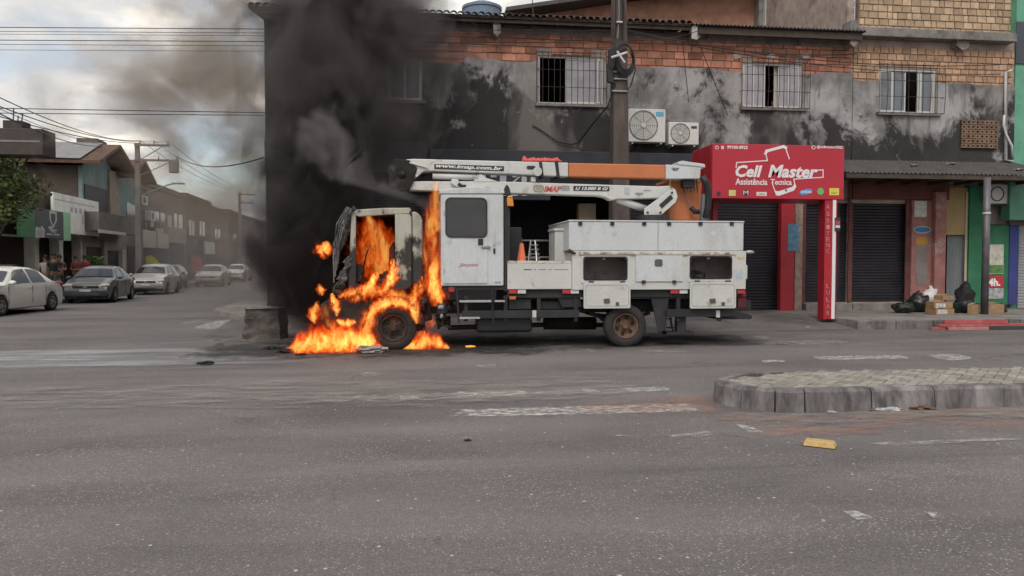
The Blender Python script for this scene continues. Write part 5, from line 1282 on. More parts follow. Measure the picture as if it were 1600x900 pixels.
# near side: pillars, roof rail, rear quarter
pprism('cab_pillar', SCOR, tk, [(549, 333), (556, 331), (556, 440), (551, 462), (544, 462), (546, 400)], C0, C0 + .07, .012)
pprism('cab_roof_rail', SCOR, tk, [(550, 334), (556, 328), (600, 325.5), (634, 325), (640, 328), (640, 334), (612, 335), (560, 338.5)], C0, C0 + .09, .015)
pprism('cab_rear_quarter', SCOR, tk, [(617, 334.5), (640, 334.5), (643, 340), (643, 446), (636, 452), (612, 453), (606, 447), (614, 440), (618, 425)], C0, C0 + .07, .012)
pprism('cab_back_corner', SCOR, tk, [(643.5, 330), (650, 331), (657, 336), (660, 345), (660, 436), (656, 443), (643.5, 443)], C0 + .03, C1, .04, bseg=3)
pprism('cab_roof', SCOR, tk, [(550, 333), (556, 327.5), (600, 324.8), (640, 324.5), (643, 329), (640, 331), (600, 330), (556, 334)], C0 + .092, C1, .01)
pprism('cab_far_side', CHAR, tk, [(549, 333), (640, 333), (643, 446), (600, 460), (540, 470), (546, 400)], C1 - .05, C1, .01)
pprism('cab_floor', CHAR, tk, [(545, 456), (640, 448), (640, 456), (548, 466)], C0 + .1, C1 - .06, .01)
# seats burnt to lumps, wheel and dash
for yy in (YT + .55, YT + 1.55):
    MB().blob((X(607, yy), yy, 1.25), (.22, .22, .2), 3, .25, 2.5, yy).build('burnt_seat', CHAR, tk); MB().blob((X(617, yy), yy, 1.6), (.1, .2, .4), 3, .2, 2.5, yy + 1).build('burnt_seatback', CHAR, tk)
pprism('dashboard', CHAR, tk, [(546, 415), (562, 412), (568, 424), (564, 440), (546, 446)], C0 + .12, C1 - .08, .03)
q = P(572, 405, YT + .6); MB().tube([(q.x + .05 * math.sin(a), q.y + .2 * math.cos(a), q.z + .2 * math.sin(a)) for a in [2 * math.pi * i / 20 for i in range(21)]], .015, 6).build('steering_wheel', CHAR, tk)
# windscreen sheet crumpled and hanging off the front, front panel and bumper
def crumple(name, quad, y0, y1, m, amp, nu=14, nv=12, th=.012, seed=0):
    vs = []
    for i in range(nu + 1):
        for j in range(nv + 1):
            u, v = i / nu, j / nv
            a = Vector(quad[0]).lerp(Vector(quad[1]), u); b = Vector(quad[3]).lerp(Vector(quad[2]), u); p_ = a.lerp(b, v)
            yy = y0 + (y1 - y0) * u if False else y0 + (y1 - y0) * v
            w_ = P(p_.x, p_.y, C0); k = mnoise.noise(Vector((u * 5, v * 5, seed))) + .6 * mnoise.noise(Vector((u * 13, v * 9, seed + 4)))
            vs.append((w_.x + amp * k, yy, w_.z + amp * .4 * k))
    return MB().add(vs, [(i * (nv + 1) + j, (i + 1) * (nv + 1) + j, (i + 1) * (nv + 1) + j + 1, i * (nv + 1) + j + 1) for i in range(nu) for j in range(nv)]).build(name, m, tk, solid=th)
BG = mat('burnt_laminate', (.075, .075, .075), .75, var=.5, scale=5, dirt=.7, dcol=(.24, .24, .24), dscale=5, dlo=.45, dhi=.62, stretch=(1, 1, .4))
crumple('burnt_windscreen', [(553, 322), (522, 398), (521, 400), (551, 326)], C0 - .05, C1, BG, .09, seed=1)
crumple('burnt_windscreen', [(549, 326), (521, 380), (524, 405), (549, 350)], C0 - .1, C0 + .2, BG, .10, seed=5)
crumple('burnt_front_panel', [(546, 400), (524, 452), (528, 462), (548, 420)], C0 - .06, C0 + .1, BG, .12, seed=9)
crumple('burnt_front_panel', [(524, 400), (520, 470), (519, 470), (522, 400)], C0 - .04, C1, CHAR, .10, seed=12)
for k in range(4): MB().tube([P(548 - k * 2, 326 - k, C0 + .1 * k), P(538 - k * 4, 350, C0 - .08), P(530 - 3 * k, 380 + 6 * k, C0 - .1), P(528 - k * 2, 412 + 10 * k, C0 - .05)], .012, 5).build('torn_strip', BG, tk)
front = pprism('burnt_bumper', CHAR, tk, [(498, 478), (508, 470), (545, 468), (582, 470), (580, 505), (560, 520), (512, 516), (500, 500)], C0 - .02, C1, .03)
# wheel arch
arc_o = [(615 + 50 * math.cos(R(t_)), 514 - 52 * math.sin(R(t_))) for t_ in range(8, 180, 10)]; arc_i = [(615 + 41 * math.cos(R(t_)), 514 - 43 * math.sin(R(t_))) for t_ in range(178, 6, -10)]
pprism('wheel_arch', CHAR, tk, arc_o + arc_i, C0 - .02, C0 + .30, .008)
MB().add([], []); pprism('engine_block', CHAR, tk, [(560, 462), (668, 455), (676, 500), (655, 505), (648, 480), (600, 470), (570, 500), (556, 500)], C0 + .35, C1 - .35, .03)
for i in range(16):
    px, py = random.uniform(640, 715), random.uniform(455, 512)
    q = P(px, py, YT + .2 + random.random() * .5); MB().blob(tuple(q), (.05 + .06 * random.random(), .1, .05 + .07 * random.random()), 2, .4, 2.5, i).build('burnt_component', [CHAR, BLK, CHAR][i % 3], tk)
for i in range(12):
    px, py = random.uniform(515, 575), random.uniform(440, 478)
    q = P(px, py, C0 + random.random() * .5); MB().blob(tuple(q), (.05 + .07 * random.random(), .12, .04 + .06 * random.random()), 2, .5, 2.5, i + 40).build('burnt_component', CHAR, tk)
MB().tube([P(692, 470, YT + .1), P(698, 486, YT + .1), P(690, 508, YT + .1), P(705, 512, YT + .1)], .025, 6).build('air_pipe', CHAR, tk)
pprism('filter_can', BLK, tk, [(683, 474), (697, 474), (697, 492), (683, 492)], YT + .05, YT + .22, .03)
MB().blob(tuple(P(689, 480, YT + .03)), (.06, .03, .04), 2, .2, 2, 77).build('ash_clump', mat('pale_ash', (.28, .27, .27), .9), tk); MB().blob(tuple(P(690, 494, YT + .03)), (.03, .03, .04), 2, .2, 2, 78).build('ash_clump', mat('pale_ash', (.28, .27, .27)), tk)
# ================================================================ cross street on the left: houses, poles, cars, people, tree
def SQ(px, py, n):
    """photo sight line met with the upright plane that runs along the cross street, n metres left of the house fronts"""
    d = ray(px, py); o = Vector((0, 0, CAMZ)); p0 = S0 + SNRM * n
    t = (p0 - o).dot(SNRM) / d.dot(SNRM); return o + d * t
def SS(px, py=400, n=0): return (SQ(px, py, n) - S0).dot(SDIR)
def SZ(px, py, n=0): return SQ(px, py, n).z
def sbox(name, m, parent, s0, s1, n0, n1, z0, z1, bevel=.01):
    q = [SP(s0, n0), SP(s1, n0), SP(s1, n1), SP(s0, n1)]
    return MB().prism_z([(v.x, v.y) for v in q], z0, z1).build(name, m, parent, bevel=bevel)
def sqbox(name, m, parent, px0, py0, px1, py1, n0, n1, bevel=.01):
    pm_ = (px0 + px1) / 2
    return sbox(name, m, parent, SS(px0, (py0 + py1) / 2, n0), SS(px1, (py0 + py1) / 2, n0), n0, n1, SZ(pm_, py1, n0), SZ(pm_, py0, n0), bevel)
HB = mat('brown_render', (.085, .066, .056), .88, var=.25, scale=1, dirt=.5, dcol=(.05, .042, .04), dscale=.8)
HT = mat('teal_render', (.20, .27, .26), .85, var=.15, scale=1, dirt=.5, dcol=(.11, .12, .115), dscale=.8)
HG = mat('grey_render', (.14, .128, .118), .88, var=.2, scale=1, dirt=.6, dcol=(.07, .065, .06), dscale=.8)
HC = mat('cream_render', (.30, .25, .20), .85, var=.2, scale=1, dirt=.5, dcol=(.15, .12, .10), dscale=1)
DARK = mat('shop_dark', (.022, .02, .02), .6)
WING = glass_mat('house_glass', (.035, .037, .04), .1)
ROOFG = mat('grey_sheet_roof', (.20, .20, .205), .7, var=.15, scale=1, dirt=.3)
ROOFB = mat('brown_tile_roof', (.10, .055, .04), .85, var=.3, scale=3)
PALEP = mat('pale_paint', (.46, .43, .38), .8, dirt=.35, dcol=(.25, .22, .19))

def house(label, px0, px1, h, m, depth=9, name='street_house', win=(), roof='flat', s0=None, s1=None):
    s0 = SS(px0) if s0 is None else s0; s1 = SS(px1) if s1 is None else s1
    b = SP((s0 + s1) / 2, .1); t = thing(name, label, 'building', (b.x, b.y, .16))
    sbox('wall', m, t, s0 + .01, s1 - .01, 0, depth, .1, h)
    if roof == 'flat': sbox('parapet', m, t, s0, s1, -.12, depth, h + .005, h + .35, .02)
    for kind, a, b_, c, d in win:
        nm, mm = {'w': ('window', WING), 's': ('shutter', SHUT), 'd': ('doorway', DARK), 'p': ('pale_panel', PALEP)}[kind]
        f = sqbox(nm, mm, t, a, b_, c, d, -.03, .02, .0)
        if kind == 'w':
            sa, sb = SS(a, (b_ + d) / 2, -.05), SS(c, (b_ + d) / 2, -.05); za, zb_ = SZ((a + c) / 2, d, -.05), SZ((a + c) / 2, b_, -.05)
            sbox('mullion', PALEP, f, (sa + sb) / 2 - .04, (sa + sb) / 2 + .04, -.07, -.032, za, zb_, 0)
            sbox('sill', m, f, sa - .1, sb + .1, -.14, -.032, za - .1, za - .01, 0)
    return t
# 1: single-storey arcade shop with green-edged sign
sA0, sA1 = SS(-70), SS(131)
ha = thing('arcade_shop', 'low shop with white arched arcade under the dark sign with green ends', 'building', tuple(SP((sA0 + sA1) / 2, 0, .16)))
zA = 4.7
sbox('wall', HB, ha, sA0, sA1 - .02, 1.6, 9, .1, zA)
sbox('upper_wall', HB, ha, sA0, sA1 - .02, 0, 1.59, 3.45, zA)
sbox('shop_opening', DARK, ha, SS(8), SS(50), 1.55, 1.59, .3, 3.2, 0)
for px, wd in ((60, 1.0), (98, 1.1), (131, 1.0)):
    s = SS(px); sbox('column', PALEP, ha, s - .22, s + .22, .05, .5, .16, 3.0, .02)
def arch(parent, sa, sb, z0, z1, m):
    n = 12; pts = []
    for k in range(n + 1):
        a = math.pi * k / n; pts.append(((sa + sb) / 2 + math.cos(a) * (sb - sa) / 2, z0 + math.sin(a) * (z1 - z0) * .8))
    mb = MB()
    for k in range(n):
        (a1, b1), (a2, b2) = pts[k], pts[k + 1]
        q = [SP(a1, .06, b1), SP(a2, .06, b2), SP(a2, .06, z1), SP(a1, .06, z1), SP(a1, .46, b1), SP(a2, .46, b2), SP(a2, .46, z1), SP(a1, .46, z1)]
        mb.add(q, [(0, 3, 2, 1), (4, 5, 6, 7), (0, 1, 5, 4), (3, 7, 6, 2)])
    return mb.build('arch', m, parent)
arch(ha, SS(60) + .22, SS(98) - .22, 2.35, 3.44, PALEP); arch(ha, SS(98) + .22, SS(131) - .22, 2.35, 3.44, PALEP)
sbox('shop_lamp', mat('pale_lamp', (.5, .48, .42), .5), ha, SS(15), SS(46), .4, .5, 2.7, 2.78, 0)
sbox('shop_window', mat('dim_window', (.16, .13, .10), .4, var=.3), ha, SS(15), SS(43), 1.50, 1.54, .9, 2.5, 0)
t = thing('shop_sign', 'dark grey shop sign with green end panels and white crest over the arches', 'sign', tuple(SP(SS(75), -.5, 3.2)))
bd = sqbox('board', mat('charcoal_sign', (.075, .077, .085), .5), t, 56, 328, 99, 372, -.7, -.5)
sqbox('end_panel', mat('bright_green', (.27, .50, .30), .5), t, 99.5, 332, 110.5, 376, -.72, -.48); sqbox('end_panel', mat('deep_green', (.05, .17, .08), .5), t, 36, 329, 55.5, 371, -.72, -.48)
def stext(name, s, m, parent, px0, py0, px1, py1, n):
    o = text(name, s, m, None, 0, 1, 0, 1, 0, bold=.02)
    sa, sb = SS(px0, (py0 + py1) / 2, n), SS(px1, (py0 + py1) / 2, n); za, zb_ = SZ((px0 + px1) / 2, py1, n), SZ((px0 + px1) / 2, py0, n)
    for v in o.data.vertices: v.co = SP(sa + v.co.x * (sb - sa), n + v.co.y, za + v.co.z * (zb_ - za))
    o.parent = parent
    if parent.name in ROOTS: o.matrix_parent_inverse = ROOTS[parent.name].inverted()
    return o
PW = mat('print_white', (.5, .5, .5), .5)
for q_ in ((76, 354, 82, 357), (77, 358.5, 89, 360.3), (80, 361.6, 87, 363), (73, 365, 82, 367), (84, 365.5, 93, 367.5)): sqbox('print_line', PW, bd, *q_, -.706, -.7015, 0)
n_ = 10; cs, cz2 = SS(83, 344, -.702), SZ(83, 344, -.702)
shield = [(-.38, .40), (.38, .40), (.38, .0), (0, -.36), (-.38, 0)]
MB().add([SP(cs + a, -.706, cz2 + b) for a, b in shield] + [SP(cs + a * .65, -.706, cz2 + b * .72) for a, b in shield], [(i, (i + 1) % 5, (i + 1) % 5 + 5, i + 5) for i in range(5)]).build('crest', PW, bd, solid=.004)
for k in range(5):
    a = SS(57 + k * 2.6, 362, -.706); z_ = SZ(58 + k * 2.6, 362, -.706); MB().add([SP(a - .1, -.706, z_ - .25), SP(a + .12, -.706, z_ - .25), SP(a + .18, -.706, z_ + .1 + .1 * (k % 2)), SP(a, -.706, z_ + .25 - .08 * (k % 3)), SP(a - .15, -.706, z_ + .05)], [(0, 1, 2, 3, 4)]).build('print_shape', PW, bd, solid=.004)
# white billboard behind it
t = thing('billboard', 'large weathered white billboard panel mounted above the arches', 'billboard', tuple(SP(SS(120), -.2, 3.2)))
b2 = sqbox('panel', mat('billboard_white', (.80, .79, .75), .6, var=.08, dirt=.35, dcol=(.30, .29, .27), dscale=1.2), t, 84, 308, 154.5, 366, -.32, -.2)
for q_ in ((110, 324, 114, 332), (117, 325, 121, 333), (124, 326, 128, 334), (131, 327, 135, 335)): sqbox('faded_print', mat('ghost_print', (.42, .41, .395), .6), b2, *q_, -.324, -.3205, 0)
sqbox('faded_print', mat('ghost_pink', (.62, .52, .50), .6), b2, 128, 337, 142, 351, -.324, -.3205, 0)
sqbox('faded_print', mat('ghost_print', (.42, .41, .395)), b2, 85, 316.5, 148, 318, -.324, -.3205, 0)
for px in (90, 150): sqbox('strut', IRON, t, px - 1, 340, px + 1, 372, -.19, -.02)
# 2: two-storey teal house with brown gabled eaves, plain brown side wall
sB0, sB1 = SS(131), SS(216); zB = 6.6
hb = thing('teal_house', 'two-storey house with teal front, brown gable roof and plain brown side wall', 'building', tuple(SP((sB0 + sB1) / 2, 0, .16)))
sbox('front_wall', HT, hb, sB0, sB1, 0, .2, 3.5, zB)
sbox('ground_wall', HC, hb, sB0, sB1, 0, .2, .1, 3.49)
sbox('side_wall', HB, hb, sB0 - .02, sB0 + .2, .21, 10, .1, zB)
sbox('body', HB, hb, sB0 + .21, sB1, .21, 10, .1, zB)
for px0, px1, py0, py1, mm, nm in ((137, 163, 386, 470, DARK, 'shop_window'), (170, 192, 392, 470, SHUT, 'shutter'), (200, 214, 385, 470, DARK, 'doorway'), (133, 168, 292, 332, SHUT, 'upper_shutter'), (198, 214, 318, 340, WING, 'upper_window')):
    sqbox(nm, mm, hb, px0, py0, px1, py1, -.04, .0, 0)
sqbox('pilaster', HC, hb, 172, 268, 186, 340, -.12, -.005); sqbox('column', PALEP, hb, 192.5, 390, 197, 480, -.3, -.05); sqbox('column', HC, hb, 164, 375, 169, 480, -.2, -.005)
bal = sqbox('balcony', HG, hb, 155, 336, 214, 364, -1.0, -.01); sqbox('balcony_edge', PALEP, hb, 155, 361, 197, 366, -1.06, -1.005)
def gable(parent, s0, s1, zr, ze, m, over=.9, name='roof'):
    sm = (s0 + s1) / 2; q = []
    for n in (-1.1, 10):
        q += [SP(s0 - over, n, ze), SP(sm, n, zr), SP(s1 + over, n, ze), SP(s1 + over, n, ze + .16), SP(sm, n, zr + .18), SP(s0 - over, n, ze + .16)]
    fs = [tuple(range(6)), tuple(range(11, 5, -1))] + [(i, i + 6, (i + 1) % 6 + 6, (i + 1) % 6) for i in range(6)]
    return MB().add(q, fs).build(name, m, parent)
gable(hb, sB0, sB0 + (sB1 - sB0) * .55, zB + 1.3, zB + .02, ROOFB, .8); gable(hb, sB0 + (sB1 - sB0) * .56, sB1, zB + 1.1, zB + .0, ROOFB, .3)
MB().add([SP(sB0 - .85, -.2, zB + .25), SP(sB0 - .85, 9, zB + .25), SP(sB0 + (sB1 - sB0) * .27, 9, zB + 1.53), SP(sB0 + (sB1 - sB0) * .27, -.2, zB + 1.53)], [(0, 1, 2, 3)]).build('roof_sheet', ROOFG, hb, solid=.03)
for s0_, s1_, zr in ((sB0, sB0 + (sB1 - sB0) * .55, zB + 1.2), (sB0 + (sB1 - sB0) * .56, sB1, zB + 1.0)):
    MB().add([SP(s0_, .02, zB), SP(s1_, .02, zB), SP((s0_ + s1_) / 2, .02, zr)], [(0, 1, 2)]).build('gable_wall', HT, hb, solid=.05)
sbox('chimney_block', HG, hb, SS(168, 240), SS(182, 240), .5, 1.6, zB + .7, zB + 2.0)
# 3..6: further houses
h3 = house('brown two-storey house with a jutting balcony behind the first utility pole', 216, 291, 6.7, HG, win=[('d', 222, 388, 236, 470), ('s', 240, 392, 262, 470), ('d', 268, 378, 288, 470), ('w', 222, 330, 234, 362), ('p', 236, 330, 240, 362), ('w', 243, 332, 258, 360), ('p', 262, 336, 268, 358), ('w', 272, 335, 285, 358)])
sqbox('balcony', HC, h3, 264, 356, 291, 380, -.9, -.005)
for px0, py0, px1, py1 in ((223, 306, 231, 320), (236, 330, 243, 345)):
    t_ = thing('air_conditioner', {223: 'pale condenser box high on the brown house by the pole', 236: 'pale condenser box below the brown house eaves beside a window'}[px0], 'air conditioner', tuple(SQ(px0 + 4, py1, -.4)), group='condenser boxes along the cross street')
    sqbox('casing', mat('unit_white', (.58, .58, .56)), t_, px0, py0, px1, py1, -.4, -.02); sqbox('fan_recess', mat('fan_dark', (.05, .055, .065)), t_, px0 + 1.5, py0 + 2, px1 - 2.5, py1 - 3, -.42, -.402, 0)
for lab, q in (('plain beige sign board hung beside the first utility pole', (224, 360, 244, 387)), ('tan sign board next to the plain beige one on the brown house', (246, 365, 264, 388)), ('small pale sign above the tan sign board', (246, 357, 256, 365)), ('white hanging sign far down the smoky street', (322, 378, 336, 397)), ('dull red hanging sign beside the far white sign', (338, 380, 348, 396))):
    t = thing('hanging_sign', lab, 'sign', tuple(SQ((q[0] + q[2]) / 2, q[3], -.9)), group='signs hung along the cross street')
    col_ = (.44, .40, .35) if 'beige' in lab else (.34, .30, .26) if 'tan' in lab else (.22, .07, .07) if 'red' in lab else (.50, .50, .48)
    sqbox('panel', mat('sign_' + str(q[0]), col_, .6), t, *q, -.9, -.75, .005); sqbox('arm', IRON, t, q[0] + 2, q[1] - 2, q[0] + 4, q[1] + 4, -.74, .0)
house('narrow grey house with flat parapet past the balcony', 291, 330, 6.9, HB, win=[('d', 296, 395, 306, 460), ('s', 309, 396, 326, 460), ('w', 296, 345, 304, 368), ('w', 312, 346, 320, 368)])
house('low brick-red house front in the smoke down the street', 330, 358, 6.6, mat('far_brick', (.17, .11, .09), .9, var=.2), win=[('d', 334, 402, 342, 450), ('w', 336, 358, 344, 374), ('s', 346, 402, 355, 450)])
house('far dark house front where the cross street fades', 358, 392, 6.9, HB, win=[('d', 362, 402, 370, 440), ('w', 364, 366, 370, 378), ('p', 373, 402, 376, 440), ('p', 380, 402, 382, 440)])
house('farthest shopfronts of the cross street, nearly lost in smoke', 392, 420, 7.0, HG, s1=SS(420), win=[('d', 398, 404, 404, 436)])
e = SP(146, -14); t = thing('street_end_building', 'distant grey building closing the end of the smoky street', 'building', (e.x, e.y, 0)); sbox('wall', HG, t, 146, 156, -26, 2, 0, 6.5); sbox('roof', ROOFB, t, 145.5, 157, -26.5, 2.5, 6.51, 7.1)
# row of houses on the right side behind the corner building
t = thing('side_street_house', 'dark house behind the corner building on the smoky side street', 'building', (-6, 50, 0))
a1, a2 = Vector((-4.6, 34.5)), Vector((-9.8, 108)); MB().prism_z([(a1.x, a1.y), (a2.x, a2.y), (a2.x + 9, a2.y), (a1.x + 9, a1.y)], 0, 6.8).build('wall', HB, t)
MB().prism_z([(a1.x - .4, a1.y), (a2.x - .4, a2.y), (a2.x + 9, a2.y), (a1.x + 9, a1.y)], 6.81, 7.05).build('roof', ROOFB, t)
# dark overhead canopy reaching in at the upper left
t = thing('forecourt_canopy', 'dark flat canopy with pale trim line poking in above the tree', 'canopy', tuple(SP(-6, 4, .16)))
cY = 27.0; a, b, c, d = rect(-330, 197, 67, 239, cY)
box('fascia', mat('canopy_brown', (.055, .045, .042), .7, dirt=.4), t, a, b, cY, cY + .9, c, d, .02); box('trim_line', mat('canopy_trim', (.20, .18, .17), .6), t, a, b - .1, cY - .012, cY - .001, c + (d - c) * .48, c + (d - c) * .55, 0)
box('column', HG, t, a + .8, a + 1.2, cY + .25, cY + .65, .0, c - .005, .01)
for k in range(5): q = P(8 + k * 6, 196, cY + .4); MB().tube([(q.x, cY + .4, d), (q.x + .02 * k, cY + .4, d + (.75 if k == 2 else .25 + .08 * k))], .02, 5).build('aerial', IRON, t)
q = P(24, 194, cY + .4); box('roof_unit', IRON, t, q.x - .3, q.x + .3, cY + .2, cY + .8, d + .002, d + .3, .01)

# ---- tree
LEAF = mat('tree_leaf', (.085, .115, .03), .7, var=.5, scale=1.2)
tp = SQ(-8, 420, -1.4); tp.z = .16
t = thing('street_tree', 'leafy green tree at the edge of the frame beside the arcade shop', 'tree', tuple(tp))
BARK = mat('bark', (.06, .048, .038), .9, bump=.6)
ctr = SQ(-12, 302, -1.4)
MB().tube([tp, tp + Vector((.05, 0, 1.4)), tp + Vector((-.1, .1, 2.6)), Vector((ctr.x, ctr.y, ctr.z - .6))], [.17, .13, .11, .05], 8).build('trunk', BARK, t, smooth=True)
for k in range(6):
    a = k * 1.05; MB().tube([tp + Vector((-.05, .05, 2.0 + .15 * k)), Vector((ctr.x + math.cos(a) * .8, ctr.y + math.sin(a) * .8, ctr.z - .3 + .2 * k)), Vector((ctr.x + math.cos(a) * 1.5, ctr.y + math.sin(a) * 1.5, ctr.z + .3 * k - .3))], [.06, .04, .015], 5).build('limb', BARK, t)
rr = random.Random(3); mb = MB()
clumps = [(Vector((rr.gauss(0, 1), rr.gauss(0, 1), rr.gauss(0, .85))).normalized() * rr.uniform(.5, 1.0)) for _ in range(44)]
for cpt in clumps:
    cc = Vector((ctr.x + cpt.x * 1.45, ctr.y + cpt.y * 1.45, ctr.z + cpt.z * 1.35))
    for _ in range(70):
        q = cc + Vector((rr.gauss(0, .28), rr.gauss(0, .28), rr.gauss(0, .22))); u = Vector((rr.gauss(0, 1), rr.gauss(0, 1), rr.gauss(0, .6))).normalized(); v = u.orthogonal().normalized(); v.rotate(Matrix.Rotation(rr.random() * 6, 3, u)); l = rr.uniform(.07, .14)
        mb.add([q - u * l, q + v * l * .45, q + u * l, q - v * l * .45], [(0, 1, 2, 3)])
mb.build('crown', LEAF, t)

# ---- utility poles
PC = mat('pole_concrete', (.17, .155, .145), .9, var=.2, scale=3, bump=.4)
def lamp_pole(label, px, py_top, n, arms, transformer=None, lamp=None):
    b = SQ(px, 430, n); b.z = .16; top = SQ(px, py_top, n).z
    t = thing('utility_pole', label, 'utility pole', tuple(b), group='utility poles of the cross street')
    MB().add([], []); w0_, w1_ = .16, .10
    MB().add([(b.x + sx * ww, b.y + sy * ww, z) for z, ww in ((.16, w0_), (top, w1_)) for sx, sy in ((-1, -1), (1, -1), (1, 1), (-1, 1))], [(0, 1, 5, 4), (1, 2, 6, 5), (2, 3, 7, 6), (3, 0, 4, 7), (4, 5, 6, 7), (3, 2, 1, 0)]).build('shaft', PC, t)
    out = []
    for py, x1 in arms:
        z = SQ(px, py, n).z; e_ = P(x1, py, b.y); 
        cab_ = box('crossarm', PC, t, b.x - .1, e_.x, b.y - .06 - w1_ - .03, b.y - w1_ - .03, z - .06, z + .06, .005)
        for k in range(3):
            xx = b.x + .2 + (e_.x - b.x - .3) * k / 2; MB().cyl((xx, b.y - w1_ - .06, z + .061), (xx, b.y - w1_ - .06, z + .24), .04, .025, 8).build('insulator', PC, t); out.append(Vector((xx, b.y - w1_ - .06, z + .25)))
        MB().tube([(b.x + .02, b.y - w1_ - .02, z - .9), (e_.x - .4, b.y - w1_ - .05, z - .06)], .025, 5).build('brace', PC, t)
    if transformer:
        q = P(transformer[0], transformer[1], b.y - .3); MB().lathe_z((q.x, b.y - .3, q.z), [(0, 0), (.24, 0), (.26, .04), (.26, .62), (.2, .68), (0, .68)], 16).build('transformer', mat('transformer_grey', (.24, .24, .245), .5), t)
    if lamp:
        q = [P(a, b_, b.y - .2 * i) for i, (a, b_) in enumerate(lamp)]; MB().tube(q, .035, 6).build('lamp_arm', STEEL, t); e2 = q[-1]; MB().box(e2.x - .1, e2.x + .55, e2.y - .1, e2.y + .1, e2.z - .03, e2.z + .06).build('lamp_head', STEEL, t, bevel=.02)
    return t, out
pA, insA = lamp_pole('concrete utility pole with transformer and street lamp outside the brown house', 218, 226, -2.1, [(229, 267), (252, 281)], (272, 270), [(222, 305), (245, 296), (262, 289), (272, 287)])
pB, insB = lamp_pole('second, more distant utility pole half hidden by smoke', 376, 302, -2.1, [(305, 398), (318, 396)])
# ---- tall pole in front of the brick building
YP = 18.4
xp = X(968, YP, 400); xtop = X(967, YP, 0)
up = thing('utility_pole', 'tall weathered timber-brown utility pole behind the truck against the brick wall', 'utility pole', (xp, YP, .1))
PB_ = mat('pole_brown', (.095, .075, .068), .9, var=.3, scale=4, bump=.5, dirt=.5, dcol=(.045, .04, .038), dscale=3, stretch=(1, 1, .3))
zt_ = Z(-40, YP, 967)
MB().add([(cx_ + sx * ww, YP + sy * ww, z) for cx_, z, ww in ((xp, .1, .25), (xtop, zt_, .155)) for sx, sy in ((-1, -1), (1, -1), (1, 1), (-1, 1))], [(0, 1, 5, 4), (1, 2, 6, 5), (2, 3, 7, 6), (3, 0, 4, 7), (4, 5, 6, 7), (3, 2, 1, 0)]).build('shaft', PB_, up, bevel=.03)
for py in (112, 123, 142): pbox('band', STEEL, up, 957, py - 1.2, 980, py + 1.2, YP - .24, YP - .2, .004)
mb = MB(); CAB = mat('black_cable', (.014, .013, .014), .6)
for k in range(4):
    q = P(977, 88, YP - .3 - .02 * k); MB().tube([(q.x + (.20 + .012 * k) * math.cos(a + .1), YP - .3 - .02 * k, q.z + (.34 + .014 * k) * math.sin(a) - .03 * k) for a in [2 * math.pi * i / 24 for i in range(25)]], .022, 6).build('cable_coil', CAB, up)
for a_, b_ in (((955, 90), (980, 82)), ((964, 80), (976, 98))): MB().tube([P(*a_, YP - .48), P(*b_, YP - .48)], .03, 6).build('coil_cross', mat('coil_cross', (.5, .5, .5), .5), up)
pprism('splice_box', BLK, up, [(952, 76), (962, 70), (966, 96), (957, 110), (951, 104)], YP - .3, YP - .17, .02)
pprism('splice_box', BLK, up, [(948, 98), (958, 98), (960, 130), (950, 128)], YP - .28, YP - .17, .02)
for k, px in enumerate((962, 966, 971, 974)): MB().tube([P(px, -35, YP - .22), P(px + 2 * math.sin(k), 20, YP - .24), P(px - 1, 60, YP - .22)], .014, 5).build('riser_cable', mat('riser_pale', (.22, .21, .21), .5) if k == 1 else CAB, up)
for py in (34,): pbox('insulator', mat('insulator_white', (.45, .45, .45), .4), up, 964, py - 1.5, 973, py + 1.5, YP - .28, YP - .2, .01)
MB().tube([P(962, 130, YP - .2), P(950, 165, YP - .1), P(925, 195, YP + .6), P(905, 222, YP + 1.9), P(893, 226, YP + 1.98)], .02, 6).build('drop_cable', CAB, up)
MB().tube([P(893, 226, YP + 1.98), P(872, 222, YP + 1.98), P(840, 200, YP + 2.0), P(832, 196, YP + 2.0)], .015, 6).build('drop_cable', CAB, up)
MB().tube([P(985, 80, YP - .2), P(993, 110, YP - .25), P(985, 135, YP - .2), P(978, 142, YP - .22)], .015, 6).build('drop_cable', CAB, up)

# ---- wires
def wire(label, a, b, sag, r=.02, grp='overhead cables across the street', far=1):
    a, b = Vector(a), Vector(b); pts = []
    if far != 1: sag *= far; a, b = (b + (a - b) * far, b) if far > 0 else (a, a + (b - a) * -far); sag = abs(sag)
    for k in range(25):
        t_ = k / 24; q = a.lerp(b, t_); q.z -= sag * 4 * t_ * (1 - t_); pts.append(q)
    tag(MB().tube(pts, r, 5).build('overhead_cable', CAB), label, 'cable', grp)
for i, (y0, y1, r) in enumerate(((40, 44, .009), (46.5, 50, .006), (51, 54, .005), (60.5, 63, .009), (67, 70, .006), (76, 78, .005))):
    nm = ('topmost', 'second', 'third', 'fourth', 'fifth', 'lowest')[i]
    wire(f'{nm} of the level black cables running to the tall pole', P(-500, y0 - 4, YP + .1 * i), P(962, y1 + 4, YP - .2), .02, r, far=2.2)
wire('thin cable sagging below the level ones towards the burnt wall corner', P(-300, 158, 19.6), P(418, 176, 20.3), .03, .011, far=3)
wire('lower thin cable sagging towards the burnt wall corner', P(-300, 166, 19.8), P(417, 180, 20.4), .04, .010, far=3)
wire('steep cable dropping to the teal house chimney', P(-200, 75, 14.5), tuple(SQ(170, 228, .6)), .3, .011)
wire('thick twisted cable dropping towards the first street pole roof', P(-150, 95, 14), tuple(SQ(166, 227, .3)), .5, .018)
for i, ins in enumerate(insA[:3]):
    wire(('inner', 'middle', 'outer')[i] + ' cable rising from the crossarm of the pole with the transformer', (ins.x, ins.y, ins.z), P(-180, 60 + 32 * i, 13.5 + i * .5), .5, .014)
    wire(('inner', 'middle', 'outer')[i] + ' cable strung between the two poles of the side street', (ins.x, ins.y, ins.z), insB[i], .5, .016)
